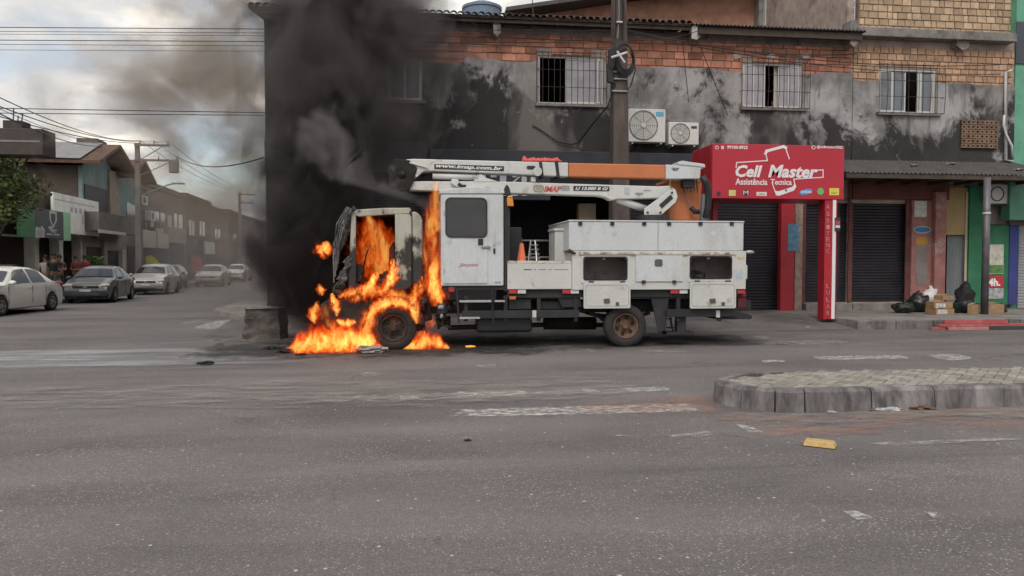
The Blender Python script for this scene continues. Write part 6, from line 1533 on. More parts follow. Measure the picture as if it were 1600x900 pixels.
wire('long cable from the transformer pole to the burnt corner', (insA[5].x, insA[5].y, insA[5].z), P(412, 246, 20.4), .4, .02)
for i, (a, b, s, r) in enumerate((((975, 45), (1340, 84), .25, .014), ((975, 50), (1562, 116), .3, .011), ((978, 48), (1580, 100), .35, .012), ((978, 62), (1092, 48), .1, .01))):
    wire(('thin dark cable from the tall pole to the eave bracket', 'long dark cable crossing above both barred windows', 'upper dark cable crossing to the white waste pipe', 'short cable from the pole to the pale bracket')[i], P(*a, YP - .1), P(*b, YF - .15 if i < 3 else YF - .55), s, r)
wire('slack cable hanging down the plaster right of the pale bracket', P(1090, 62, YF - .5), P(1137, 180, YF - .2), .0, .012)
wire('slack cable hanging beside the pole over the large air conditioner', P(1066, 60, YF - .2), P(1076, 160, YF - .2), -.02, .01)
# ================================================================ cars and people
def lerp_prof(pts, x):
    for (a, za), (b, zb_) in zip(pts[:-1], pts[1:]):
        if a <= x <= b:
            t = (x - a) / (b - a); return za + (zb_ - za) * t
    return pts[0][1] if x < pts[0][0] else pts[-1][1]
SEDAN = [(-2.10, .62), (-2.08, .86), (-1.98, .96), (-1.52, 1.00), (-1.02, 1.34), (-.65, 1.44), (-.15, 1.465), (.28, 1.43), (.52, 1.34), (1.08, .99), (1.30, .93), (1.85, .80), (2.02, .70), (2.10, .52)]
HATCH = [(-1.98, .62), (-1.96, .92), (-1.90, 1.02), (-1.55, 1.36), (-1.25, 1.47), (-.5, 1.52), (.15, 1.49), (.45, 1.38), (1.05, 1.02), (1.28, .96), (1.78, .84), (1.94, .72), (2.0, .52)]
CT = mat('car_tyre', (.025, .024, .024), .8); CR = mat('alloy_rim', (.34, .34, .34), .4, metal=.5); CG = glass_mat('car_glass', (.022, .025, .03), .04); CK = mat('car_trim', (.025, .025, .027), .5)
HL = mat('headlamp', (.50, .48, .42), .12, spec=.7); TLR = mat('tail_lens', (.32, .015, .02), .15); PLT = mat('number_plate', (.45, .45, .44), .5)
def car(label, paint, prof, loc, rz, W=1.68, H=1.0, rim=CR, tail_lit=False):
    t = thing('parked_car', label, 'car', loc, rz, 'cars in the cross street')
    Lr, Lf = prof[0][0], prof[-1][0]; xw = (Lr + .74, Lf - .80); ra, zc, rw = .345, .30, .30
    hw = lambda x: W / 2 * (1 - .10 * abs(x / 2.1) ** 4)
    belt = lambda x: .93 + .03 * (-x / 2)
    def z0(x):
        z = .20 + (.10 if x > Lf - .15 else 0)
        for q in xw:
            if abs(x - q) < ra: z = max(z, zc + math.sqrt(ra * ra - (x - q) ** 2))
        return z
    def sect(x):
        zt = lerp_prof(prof, x) * H; zb_ = min(belt(x) * H, zt - .03); w_ = hw(x); g = z0(x); up_ = max(0, zt - zb_ - .03)
        wt = w_ * (.93 - .30 * min(1, up_ / .5))
        pts = [(w_ * .94, g), (w_ * .985, max(g + .01, min(.34, zb_))), (w_, max(g + .015, min(.56, zb_ - .01))), (w_ * .985, max(g + .02, zb_ - .10)), (w_ * .945, zb_), ((w_ * .935 + wt) / 2 + .012, (zb_ + zt - .04) / 2 + .005), (wt, zt - .045), (wt * .86, zt - .008), (wt * .5, zt + .012), (0, zt + .02)]
        return pts
    xs = sorted({*[Lr + (Lf - Lr) * i / 54 for i in range(55)], *[p_[0] for p_ in prof]})
    def surf_body(m, name):
        mb = MB(); ring = None
        for x in xs:
            s = sect(x); r_ = [(x, y, z) for y, z in s] + [(x, -y, z) for y, z in reversed(s[:-1])]; mb.v += r_; ring = len(r_)
        for i in range(len(xs) - 1):
            for j in range(ring - 1): mb.f.append((i * ring + j, (i + 1) * ring + j, (i + 1) * ring + j + 1, i * ring + j + 1))
        mb.f.append(tuple(range(ring))); mb.f.append(tuple(range((len(xs) - 1) * ring + ring - 1, (len(xs) - 1) * ring - 1, -1)))
        return mb.build(name, m, t, smooth=True, local=True)
    body = surf_body(paint, 'body')
    mb = MB().box(Lr + .25, Lf - .25, -W / 2 * .8, W / 2 * .8, .17, .62); mb.build('underbody', CK, t, local=True)
    # glass patches on the body surface
    def patch(name, xa, xb, ja, jb, sides, m, off, n=6, va=0., vb=1.):
        for sd_ in sides:
            mb = MB()
            for i in range(n + 1):
                x = xa[0] + (xb[0] - xa[0]) * i / n; x2 = xa[1] + (xb[1] - xa[1]) * i / n
                for k in range(5):
                    v = va + (vb - va) * k / 4; xx = x + (x2 - x) * v; s = sect(xx); jj = ja + (jb - ja) * v; j0 = int(min(jj, len(s) - 2)); f = jj - j0
                    y = s[j0][0] + (s[j0 + 1][0] - s[j0][0]) * f; z = s[j0][1] + (s[j0 + 1][1] - s[j0][1]) * f
                    mb.v.append((xx, sd_ * (y + off), z + off * .3))
            for i in range(n):
                for k in range(4): mb.f.append((i * 5 + k, (i + 1) * 5 + k, (i + 1) * 5 + k + 1, i * 5 + k + 1))
            mb.build(name, m, t, smooth=True, local=True)
    rs = [p_[0] for p_ in prof if p_[1] > 1.3]; r0, r1 = rs[0], rs[-1]; cowl = [p_[0] for p_ in prof if p_[0] > r1][0]; deck = [p_[0] for p_ in prof if p_[0] < r0][-1]
    mid = (r0 + r1) / 2 + .02
    patch('side_window', (mid + .05, mid + .05), (cowl - .12, r1 - .08), 4.12, 5.9, (1, -1), CG, .012)
    patch('side_window', (deck + .45, r0 + .12), (mid - .05, mid - .05), 4.12, 5.9, (1, -1), CG, .012)
    def screen(name, xa, xb, m):
        mb = MB(); n = 8
        for i in range(n + 1):
            x = xa + (xb - xa) * i / n; s = sect(x); wt, zt = s[6][0], s[9][1]
            for k in range(9):
                v = -1 + 2 * k / 8; yy = wt * .93 * v; zz = zt - .028 * abs(v) ** 2.5 * 1.0; mb.v.append((x + (.014 if xb > 0 else -.014), yy, zz + .014))
        for i in range(n):
            for k in range(8): mb.f.append((i * 9 + k, (i + 1) * 9 + k, (i + 1) * 9 + k + 1, i * 9 + k + 1))
        mb.build(name, m, t, smooth=True, local=True)
    screen('windscreen', r1 + .03, cowl - .05, CG); screen('rear_window', deck + .08, r0 - .03, CG)
    for q in xw:
        for sd_ in (1, -1):
            c = Vector((q, sd_ * (W / 2 - .01), rw)); prof_t = [(.19, .0), (.215, -.012), (.28, -.008), (.298, .03), (rw, .09), (.298, .16), (.2, .18)]
            wm = MB().lathe_y(c, [(r_, -y * -1 if sd_ < 0 else -y) for r_, y in [(0, .015), (.05, .005), (.06, .02), (.16, .03), (.19, .0), (.192, .1)]], 24)
            wo = wm.build('wheel', rim, t, smooth=True, local=True)
            MB().lathe_y(c, [(r_, y if sd_ < 0 else -y) for r_, y in prof_t], 28).build('tyre', CT, wo, smooth=True)
            for k in range(5):
                a = k * 2 * math.pi / 5; MB().lathe_y(c + Vector((math.cos(a) * .115, -sd_ * .015, math.sin(a) * .115)), [(.04, 0), (0, sd_ * .012)], 8).build('rim_gap', CK, wo)
    for sd_ in (1, -1):
        x = Lf - .19; s = sect(x); MB().blob((x, sd_ * (s[3][0] - .16), .70 * H), (.19, .2, .085), 3, 0, 1).build('headlight', HL, t, smooth=True, local=True)
        s = sect(Lr + .1); MB().blob((Lr + .10, sd_ * (s[3][0] - .1), .86 * H), (.13, .14, .12), 3, 0, 1).build('taillight', mat('tail_lit', (.5, .02, .02), .3, emit=((1, .05, .05), 3)) if tail_lit else TLR, t, smooth=True, local=True)
        MB().blob((cowl - .18, sd_ * (W / 2 + .06), .99 * H), (.07, .11, .07), 2, 0, 1).build('mirror', paint, t, smooth=True, local=True)
        for xx in (mid + .18, mid - .75): MB().box(xx - .09, xx + .09, sd_ * (hw(xx) * .985 + .002), sd_ * (hw(xx) * .985 + .022), .80 * H, .83 * H).build('door_handle', paint, t, bevel=.006, local=True)
        for xx in (mid, cowl - .1, deck + .55): MB().box(xx - .006, xx + .006, sd_ * (hw(xx) * .99), sd_ * (hw(xx) + .003), .34, .88 * H).build('door_gap', CK, t, local=True)
    MB().box(Lf - .10, Lf + .012, -.46, .46, .60 * H, .70 * H).build('grille', CK, t, bevel=.03, local=True); MB().box(Lf - .08, Lf + .02, -.5, .5, .27, .40).build('lower_intake', CK, t, bevel=.03, local=True)
    MB().box(Lf + .013, Lf + .03, -.2, .2, .46, .56).build('number_plate', PLT, t, local=True); MB().box(Lr - .03, Lr + .0, -.2, .2, .62, .72).build('number_plate', PLT, t, local=True)
    MB().tube([(Lf + .02, .06 * math.cos(a), .65 * H + .035 * math.sin(a)) for a in [i * math.pi / 6 for i in range(13)]], .012, 5).build('badge', CR, t, local=True)
    return t
def paint(n, c): return mat(n, c, .28, var=.04, coat=.5, dirt=.15, dcol=(.15, .13, .11), dscale=1.5)
H0 = math.atan2(-SDIR.y, -SDIR.x)      # heading towards the camera
def carpos(px, py): q = G(px, py); return q
WHP = paint('car_white', (.72, .71, .67)); DGP = paint('car_graphite', (.075, .078, .088)); SVP = paint('car_silver', (.30, .295, .285)); BKP = paint('car_black', (.03, .03, .032)); BGP = paint('car_champagne', (.34, .325, .29))
c1 = car('white sedan with dark windows, first of the cars parked at the corner', WHP, SEDAN, (-13.05, 25.0, 0), H0 + R(-8)); 
MB().box(-.55, -.25, -.2, .2, 1.465, 1.53).build('roof_sign', CK, c1, bevel=.02, local=True)
car('dark graphite sedan parked behind the white one', DGP, SEDAN, (-13.15, 32.6, 0), H0 + R(3), W=1.76)
car('silver hatchback third in the parked row', SVP, HATCH, (-13.5, 40.0, 0), H0 + R(2), W=1.74)
car('small black hatchback tucked behind the silver one', BKP, HATCH, (-15.2, 47.5, 0), H0 + R(4), H=.98)
car('champagne sedan driving down the middle of the side street', BGP, SEDAN, (-13.9, 52.3, 0), H0 + R(1), W=1.74)
car('distant white sedan behind the champagne one', paint('car_pale', (.52, .51, .48)), SEDAN, (-15.3, 65, 0), H0 + R(-2))
car('light-coloured car seen from behind with red tail lamp lit beside the burnt corner', paint('car_pale', (.52, .51, .48)), HATCH, (-5.95, 35.2, 0), H0 + math.pi, tail_lit=True)

# ---- people
SKIN = [mat('skin_brown', (.24, .13, .085), .6), mat('skin_tan', (.32, .19, .125), .6)]
HAIR = mat('dark_hair', (.015, .012, .01), .7)
def skin_mesh(name, m, parent, verts, edges, radii, sub=1):
    me = bpy.data.meshes.new(name); me.from_pydata(verts, edges, []); me.materials.append(m)
    o = bpy.data.objects.new(name, me); COL.objects.link(o); o.parent = parent
    sk = o.modifiers.new('skin', 'SKIN'); sk.use_smooth_shade = True
    if not me.skin_vertices: 
        bm = bmesh.new(); bm.from_mesh(me); bm.verts.layers.skin.verify(); bm.to_mesh(me); bm.free()
    for i, r_ in enumerate(radii):
        sv = me.skin_vertices[0].data[i]; sv.radius = (r_, r_ * .85) if not isinstance(r_, tuple) else r_; sv.use_root = (i == 0)
    sb = o.modifiers.new('sub', 'SUBSURF'); sb.levels = sub; sb.render_levels = sub
    return o
def person(label, loc, rz, shirt, trousers, skin, arms='down', h=1.0, grp='bystanders outside the arcade shop', sleeve=True):
    t = thing('person', label, 'person', loc, rz, grp)
    A = {'down': ((.22, .02, 1.15), (.25, -.06, .90), (.25, -.10, .80)), 'cross': ((.24, -.02, 1.14), (.12, -.22, 1.12), (.0, -.24, 1.14)), 'hip': ((.33, .06, 1.17), (.22, -.04, .98), (.18, -.08, .95)), 'up': ((.26, -.12, 1.25), (.22, -.32, 1.42), (.2, -.36, 1.54))}[arms]
    V = [(0, 0, .95), (0, .0, 1.15), (0, .01, 1.38), (0, 0, 1.49), (0, -.015, 1.56), (0, -.02, 1.66), (0, -.01, 1.73)]
    Rr = [(.15, .105), (.135, .10), (.145, .09), .055, .065, .092, .06]; E = [(0, 1), (1, 2), (2, 3), (3, 4), (4, 5), (5, 6)]
    for s in (-1, 1):
        b = len(V); a_ = A if s > 0 or arms == 'cross' or arms == 'up' else ((.22, .02, 1.15), (.25, -.06, .90), (.25, -.10, .80))
        V += [(s * .17, .01, 1.40)] + [(s * q[0], q[1], q[2]) for q in a_]; Rr += [.06, .045, .034, .03]; E += [(2, b), (b, b + 1), (b + 1, b + 2), (b + 2, b + 3)]
        for k in range(5):     # fingers
            hb = V[b + 3]; wv = Vector(hb) - Vector(V[b + 2]); wv.normalize(); off = Vector((-wv.z, 0, wv.x)) * ((k - 2) * .016); f1 = Vector(hb) + wv * (.05 if k else .02) + off * 1.2; f2 = f1 + wv * (.045 if k else .03) + off * (.3 if k else 1.0) + Vector((0, -.012, 0))
            c = len(V); V += [tuple(f1), tuple(f2)]; Rr += [.009, .007]; E += [(b + 3, c), (c, c + 1)]
        g = len(V); V += [(s * .09, 0, .88), (s * .10, -.01, .50), (s * .105, .02, .10), (s * .11, -.10, .05)]; Rr += [.085, .06, .045, .035]; E += [(0, g), (g, g + 1), (g + 1, g + 2), (g + 2, g + 3)]
    sc_ = lambda vs: [(x * h, y * h, z * h) for x, y, z in vs]
    body = skin_mesh('body', skin, t, sc_(V), E, Rr)
    # clothing just outside the body
    sv = [(0, 0, .94), (0, 0, 1.15), (0, .01, 1.38), (0, .0, 1.47)]; sr = [(.175, .13), (.16, .122), (.168, .112), .07]; se = [(0, 1), (1, 2), (2, 3)]
    for s in (-1, 1):
        b = len(sv); a_ = A[0] if (s > 0 or arms in ('cross', 'up')) else (.22, .02, 1.15); a_ = (s * a_[0], a_[1], a_[2]); sv += [(s * .17, .01, 1.40), tuple(Vector((s * .17, .01, 1.40)).lerp(Vector(a_), .75))]; sr += [.075, .06]; se += [(2, b), (b, b + 1)]
    skin_mesh('shirt', shirt, t, sc_(sv), se, sr)
    tv = [(0, 0, .96)]; tr = [(.165, .12)]; te = []
    for s in (-1, 1):
        b = len(tv); tv += [(s * .09, 0, .86), (s * .10, -.01, .50), (s * .105, .02, .12)]; tr += [.10, .075, .062]; te += [(0, b), (b, b + 1), (b + 1, b + 2)]
    skin_mesh('trousers', trousers, t, sc_(tv), te, tr)
    MB().blob((0, .012 * h, 1.685 * h), (.098 * h, .105 * h, .10 * h), 3, .08, 2.2, 5).build('hair', HAIR, t, smooth=True, local=True)
    MB().blob((0, -.105 * h, 1.64 * h), (.014, .022, .024), 2, 0, 1).build('nose', skin, t, smooth=True, local=True)
    for s in (-1, 1):
        MB().blob((s * .035 * h, -.092 * h, 1.665 * h), (.012, .008, .007), 2, 0, 1).build('eye', HAIR, t, local=True); MB().blob((s * .088 * h, -.01 * h, 1.655 * h), (.012, .02, .03), 2, 0, 1).build('ear', skin, t, local=True)
        MB().blob((s * .11 * h, -.07 * h, .035 * h), (.05, .13, .045), 2, 0, 1).build('shoe', HAIR, t, smooth=True, local=True)
    MB().blob((0, -.092 * h, 1.60 * h), (.026, .008, .007), 2, 0, 1).build('mouth', mat('lip', (.18, .07, .06), .6), t, local=True)
    return t
CL = dict(w=mat('pale_shirt', (.42, .40, .38), .9), k=mat('black_shirt', (.03, .03, .032), .9), d=mat('dark_tee', (.05, .045, .05), .9), r=mat('red_shirt', (.24, .03, .035), .9), m=mat('maroon_top', (.12, .03, .035), .9), j=mat('dark_jeans', (.035, .045, .07), .9), g=mat('grey_shorts', (.12, .12, .125), .9))
def pos(px, n): q = SQ(px, 420, n); return (q.x, q.y, .16)
face = H0 + R(90)
person('bystander in a pale shirt standing by the white column', pos(71, -1.6), face + R(25), CL['w'], CL['j'], SKIN[1], 'down', .98)
person('bystander in a black shirt with hands on hips, tallest of the group', pos(84, -1.9), face + R(30), CL['k'], CL['g'], SKIN[0], 'hip', 1.05)
person('bystander in dark clothes at the arcade column with arms folded', pos(93, -1.5), face + R(20), CL['d'], CL['j'], SKIN[0], 'cross', 1.0)
person('bystander in a maroon top with folded arms under the second arch', pos(119, -1.3), face + R(35), CL['m'], CL['j'], SKIN[0], 'cross', .98)
person('bystander in a red shirt beside the potted plant', pos(133, -1.2), face + R(15), CL['r'], CL['j'], SKIN[1], 'down', 1.0)
q = P(1203, 160, YF + .45)
person('person inside the middle barred window with one forearm raised to the gap', (q.x - .18, YF + .62, 4.82), 0, CL['d'], CL['j'], SKIN[0], 'up', .92, grp='people at the windows')
# potted plant by the shop window
q = pos(146, -1.0); t = thing('potted_plant', 'leafy green potted plant by the teal house shop window', 'plant', q)
MB().lathe_z(q, [(0, 0), (.2, 0), (.26, .4), (.22, .4), (.2, .36), (0, .36)], 16).build('pot', HC, t, smooth=True)
rr = random.Random(9); mb = MB()
for _ in range(260):
    a, b_ = rr.random() * 6.3, rr.random(); c = Vector((q[0] + math.cos(a) * .42 * b_ ** .5, q[1] + math.sin(a) * .42 * b_ ** .5, .6 + rr.random() * 1.3)); u = Vector((math.cos(a), math.sin(a), rr.uniform(-.3, .9))).normalized(); v = u.orthogonal().normalized() * .05
    mb.add([c - u * .14, c + v, c + u * .14, c - v], [(0, 1, 2, 3)])
mb.build('foliage', mat('plant_leaf', (.07, .12, .03), .6, var=.4), t)
# yellow feather flag and red banner by the pole
for lab, px, py0, py1, col_ in (('yellow banner standing by the first utility pole', 228, 401, 440, (.42, .36, .06)), ('pink-red banner standing down the side street', 300, 400, 440, (.34, .07, .08))):
    q = SQ(px, 430, -1.8); t = thing('banner', lab, 'banner', (q.x, q.y, .16)); zt2 = SQ(px, py0, -1.8).z
    MB().tube([(q.x, q.y, .16), (q.x, q.y, zt2)], .02, 5).build('pole', STEEL, t)
    MB().add([(q.x + .02, q.y, .6), (q.x + .7, q.y + .02, .75), (q.x + .75, q.y, zt2 - .3), (q.x + .3, q.y - .03, zt2 + .1), (q.x + .02, q.y, zt2)], [(0, 1, 2, 3, 4)]).build('flag', mat('flag_' + str(px), col_, .8), t, solid=.01)

# ---- concrete stump at the corner, loose debris, yellow road stud
sb_ = G(412, 530)
t = thing('concrete_block', 'broken dark concrete block standing at the corner beside the fire', 'block', (sb_.x, sb_.y, 0))
STU = mat('burnt_concrete', (.10, .088, .082), .92, var=.4, scale=4, bump=1, bscale=12, dirt=.7, dcol=(.03, .028, .027), dscale=3)
mb = MB(); n = 14; lv = 6; hgt = .64
for j in range(lv + 1):
    for i in range(n):
        a = 2 * math.pi * i / n; k = 1 + .12 * mnoise.noise(Vector((math.cos(a) * 1.5, math.sin(a) * 1.5, j * .6))); sq = 1 / max(abs(math.cos(a)), abs(math.sin(a))) ** .7
        wd = .40 + .06 * (1 - j / lv); mb.v.append((sb_.x + math.cos(a) * wd * k * sq, sb_.y + .25 + math.sin(a) * .32 * k * sq, hgt * j / lv + (.04 * mnoise.noise(Vector((a, 3, 1))) if j == lv else 0)))
for j in range(lv):
    for i in range(n): mb.f.append((j * n + i, j * n + (i + 1) % n, (j + 1) * n + (i + 1) % n, (j + 1) * n + i))
mb.f.append(tuple(range(lv * n, lv * n + n))); mb.build('block_body', STU, t)
MB().blob((sb_.x - .05, sb_.y + .2, hgt + .0), (.40, .28, .035), 3, .3, 3, 2).build('ash_top', mat('ash_grey', (.22, .21, .20), .9, var=.3), t)
deb = [(447, 552, .10, CHAR, 'black lump of burnt debris nearest the fire edge'), (425, 547, .09, CHAR, 'small black clinker left of the burning pool'), (580, 551, .16, mat('pale_ash', (.28, .27, .27), .9), 'pale melted ash sheet beside the front tyre'), (470, 556, .06, CHAR, 'scrap of charred trim in front of the flames'), (322, 570, .07, CHAR, 'dark flake lying on the ash-whitened road'), (735, 543, .05, mat('ember', (.3, .05, .01), .8, emit=((1, .25, .03), 1.5)), 'glowing ember on the road under the truck'), (1262, 513, .05, mat('pale_litter', (.35, .34, .33), .8), 'white scrap of litter by the pavement ramp'), (731, 689, .02, CHAR, 'tiny dark stone on the open asphalt')]
for i, (px, py, s, m_, lab) in enumerate(deb):
    q = G(px, py); mb = MB().blob((q.x, q.y, s * .3), (s * 1.6, s, s * .45), 3, .45, 2.3, i + 11); mb.v = [(v[0], v[1], max(.008, v[2])) for v in mb.v]
    tag(mb.build('debris_piece', m_), lab, 'debris', 'scraps scattered on the road')
q = G(1281, 697); yaw = R(-38)
t = thing('road_stud', 'yellow plastic road stud on the asphalt below the median', 'road stud', (q.x, q.y, .004), yaw)
YS_ = mat('stud_yellow', (.44, .31, .12), .6, var=.15, scale=12, dirt=.5, dcol=(.28, .18, .08), dscale=14)
mb = MB(); l, w_, h_ = .135, .08, .05
mb.add([(-l, -w_, 0), (l, -w_, 0), (l, w_, 0), (-l, w_, 0), (-l * .86, -w_ * .6, h_), (l * .86, -w_ * .6, h_), (l * .86, w_ * .6, h_), (-l * .86, w_ * .6, h_)], [(3, 2, 1, 0), (4, 5, 6, 7), (0, 1, 5, 4), (1, 2, 6, 5), (2, 3, 7, 6), (3, 0, 4, 7)])
mb.build('stud_body', YS_, t, bevel=.012, bseg=3, local=True); MB().box(-l * .99, -l * .90, -w_ * .7, w_ * .7, .004, .028).build('reflector', mat('stud_red', (.22, .05, .03), .3), t, local=True)
# litter along the median kerb
for i, (px, py, s, c_, lab) in enumerate(((1300, 645, .03, (.4, .4, .4), 'small white litter scrap at the median kerb'), (1390, 643, .07, (.38, .39, .40), 'crumpled white paper against the median kerb'), (1440, 639, .08, (.16, .09, .05), 'brown dry leaves heaped at the median kerb'), (1500, 636, .05, (.4, .4, .4), 'flat white wrapper further along the median kerb'), (1575, 634, .05, (.42, .42, .42), 'white paper strip at the edge of the median'), (1360, 642, .025, (.25, .22, .05), 'yellow cap beside the median kerb'))):
    q = G(px, py); mb = MB().blob((q.x, q.y, s * .25), (s * 1.6, s * .8, s * .35), 3, .5, 2.6, i + 31); mb.v = [(v[0], v[1], max(.008, v[2])) for v in mb.v]
    tag(mb.build('litter_piece', mat('litter_%d' % i, c_, .8, var=.3, scale=20)), lab, 'litter', 'litter along the median')
# blue water tank on the roof
q = P(753, 6, YF + 3); tz = 8.7
t = thing('water_tank', 'blue round water tank on the tiled roof', 'water tank', (q.x, YF + 3, tz))
MB().lathe_z((q.x, YF + 3, tz), [(0, 0), (.50, 0), (.56, .1), (.60, .8), (.63, .82), (.63, .9), (.58, .92), (.3, 1.05), (0, 1.08)], 28).build('tank', mat('tank_blue', (.16, .22, .30), .5), t, smooth=False)
box('stand', CONCR, t, q.x - .5, q.x + .5, YF + 2.5, YF + 3.5, tz - .35, tz - .003, .01)
MB().tube([(q.x + .5, YF + 3, tz + .55), (q.x + 1.15, YF + 3, tz + .55), (q.x + 1.15, YF + 3, tz - .2)], .02, 6).build('pipe', WPVC, t)
MB().tube([(q.x + 1.6, YF + 2.5, tz - .3), (q.x + 1.5, YF + 2.5, tz + 1.6)], .015, 5).build('mast', IRON, t)
# ================================================================ fire and smoke: real volumes inside shaped hulls
def vol_nodes(name, step):
    m = bpy.data.materials.new(name); m.use_nodes = True; t = m.node_tree; t.nodes.clear()
    try: m.cycles.volume_step_rate = step
    except Exception: pass
    o = t.nodes.new('ShaderNodeOutputMaterial'); return m, t, t.nodes, t.links, o
def axis_field(nn, ll, tc, axis, along, flat):
    """distance from the plume's own curved axis, in units of its local radius"""
    def op(k, a, b=None):
        r = nn.new('ShaderNodeMath'); r.operation = k
        for i, q in enumerate((a, b)):
            if q is None: continue
            if isinstance(q, (int, float)): r.inputs[i].default_value = q
            else: ll.new(q, r.inputs[i])
        return r.outputs[0]
    sp = nn.new('ShaderNodeSeparateXYZ'); ll.new(tc.outputs['Object'], sp.inputs[0])
    cs = sorted([(c[along], c, r_) for c, r_ in axis], key=lambda q: q[0]); w0_, w1_ = cs[0][0], cs[-1][0]
    mr = nn.new('ShaderNodeMapRange'); mr.inputs[1].default_value = w0_; mr.inputs[2].default_value = w1_; ll.new(sp.outputs[along], mr.inputs[0])
    o1, o2 = [i for i in range(3) if i != along]; SPAN = 80.0
    cr = nn.new('ShaderNodeValToRGB'); el = cr.color_ramp.elements
    for i, (w_, c, r_) in enumerate(cs):
        e = el[0] if i == 0 else el[len(el) - 1] if i == len(cs) - 1 else el.new((w_ - w0_) / (w1_ - w0_))
        e.position = (w_ - w0_) / (w1_ - w0_); e.color = (c[o1] / SPAN + .5, c[o2] / SPAN + .5, r_ / SPAN, 1)
    ll.new(mr.outputs[0], cr.inputs[0]); sc = nn.new('ShaderNodeSeparateColor'); ll.new(cr.outputs[0], sc.inputs[0])
    dx = op('SUBTRACT', sp.outputs[o1], op('MULTIPLY', op('SUBTRACT', sc.outputs[0], .5), SPAN)); dy = op('DIVIDE', op('SUBTRACT', sp.outputs[o2], op('MULTIPLY', op('SUBTRACT', sc.outputs[1], .5), SPAN)), flat)
    return op('DIVIDE', op('SQRT', op('ADD', op('MULTIPLY', dx, dx), op('MULTIPLY', dy, dy))), op('MULTIPLY', sc.outputs[2], SPAN)), op, mr.outputs[0]
def noise_at(nn, ll, tc, scale, detail, rough, dist, zsc, seed):
    mp = nn.new('ShaderNodeMapping'); mp.inputs['Scale'].default_value = (1, 1, zsc); mp.inputs['Location'].default_value = (seed, seed * .7, seed * 1.3); ll.new(tc.outputs['Object'], mp.inputs[0])
    n1 = nn.new('ShaderNodeTexNoise'); n1.inputs['Scale'].default_value = scale; n1.inputs['Detail'].default_value = detail; n1.inputs['Roughness'].default_value = rough; n1.inputs['Distortion'].default_value = dist; ll.new(mp.outputs[0], n1.inputs[0])
    return n1.outputs[0]
def smoke_mat(name, col, dens, lo, hi, scale=.6, step=.2, seed=0.0, aniso=.2, zsc=.7, detail=6, axis=None, along=2, flat=.75, erode=.30, core=.25):
    """smoke that thins out, eaten away by noise, with distance from the plume's axis"""
    m, t, nn, ll, out_ = vol_nodes(name, step); tc = nn.new('ShaderNodeTexCoord')
    n1 = noise_at(nn, ll, tc, scale, detail, .58, .9, zsc, seed)
    d, op, _ = axis_field(nn, ll, tc, axis, along, flat)
    fr = nn.new('ShaderNodeMapRange'); fr.inputs[1].default_value = core; fr.inputs[2].default_value = 1.02; fr.inputs[3].default_value = 0; fr.inputs[4].default_value = erode; ll.new(d, fr.inputs[0])
    r1 = nn.new('ShaderNodeMapRange'); r1.inputs[1].default_value = lo; r1.inputs[2].default_value = hi; r1.inputs[3].default_value = 0; r1.inputs[4].default_value = dens; ll.new(op('SUBTRACT', n1, fr.outputs[0]), r1.inputs[0])
    pv = nn.new('ShaderNodeVolumePrincipled'); pv.inputs['Color'].default_value = tuple(col) + (1,); pv.inputs['Anisotropy'].default_value = aniso
    ll.new(r1.outputs[0], pv.inputs['Density']); ll.new(pv.outputs[0], out_.inputs['Volume'])
    return m
def fire_mat(name, axis, along=2, flat=.7, heat=1.0, scale=5.0, seed=0.0, zsc=.45, step=.38, lo=.24, erode=.40, core=.15, dens=1.0):
    m, t, nn, ll, out_ = vol_nodes(name, step); tc = nn.new('ShaderNodeTexCoord')
    n1 = noise_at(nn, ll, tc, scale, 6, .62, 1.2, zsc, seed); n2 = noise_at(nn, ll, tc, scale * 2.4, 4, .6, .9, zsc * 1.1, seed + 5)
    d, op, _ = axis_field(nn, ll, tc, axis, along, flat)
    fr = nn.new('ShaderNodeMapRange'); fr.inputs[1].default_value = core; fr.inputs[2].default_value = 1.0; fr.inputs[3].default_value = 0; fr.inputs[4].default_value = erode; ll.new(d, fr.inputs[0])
    v = op('ADD', op('MULTIPLY', op('SUBTRACT', op('ADD', op('MULTIPLY', n1, .62), op('MULTIPLY', n2, .38)), .5), 1.75), .5); er = op('SUBTRACT', op('SUBTRACT', v, fr.outputs[0]), lo)      # > 0 inside the flame
    k = op('DIVIDE', er, .30)
    cr = nn.new('ShaderNodeValToRGB'); e = cr.color_ramp.elements
    e[0].position = 0; e[0].color = (.45, .03, .003, 1); e[1].position = 1; e[1].color = (1, .54, .12, 1)
    for p_, c_ in ((.25, (.88, .050, .004)), (.55, (1, .10, .008)), (.8, (1, .20, .018))): cr.color_ramp.elements.new(p_).color = c_ + (1,)
    ll.new(k, cr.inputs[0])
    sr = nn.new('ShaderNodeMapRange'); sr.inputs[1].default_value = 0; sr.inputs[2].default_value = 1; sr.inputs[3].default_value = 0; sr.inputs[4].default_value = 1; ll.new(k, sr.inputs[0])
    pw = op('ADD', op('MULTIPLY', op('POWER', sr.outputs[0], 2.0), 4.5 * heat), op('MULTIPLY', sr.outputs[0], 1.2 * heat))
    em = nn.new('ShaderNodeEmission'); ll.new(cr.outputs[0], em.inputs[0]); ll.new(pw, em.inputs[1])
    ab = nn.new('ShaderNodeVolumeAbsorption'); ab.inputs[0].default_value = (.12, .06, .04, 1); ll.new(op('MULTIPLY', sr.outputs[0], 6.0 * dens), ab.inputs[1])
    ad = nn.new('ShaderNodeAddShader'); ll.new(em.outputs[0], ad.inputs[0]); ll.new(ab.outputs[0], ad.inputs[1]); ll.new(ad.outputs[0], out_.inputs['Volume'])
    return m
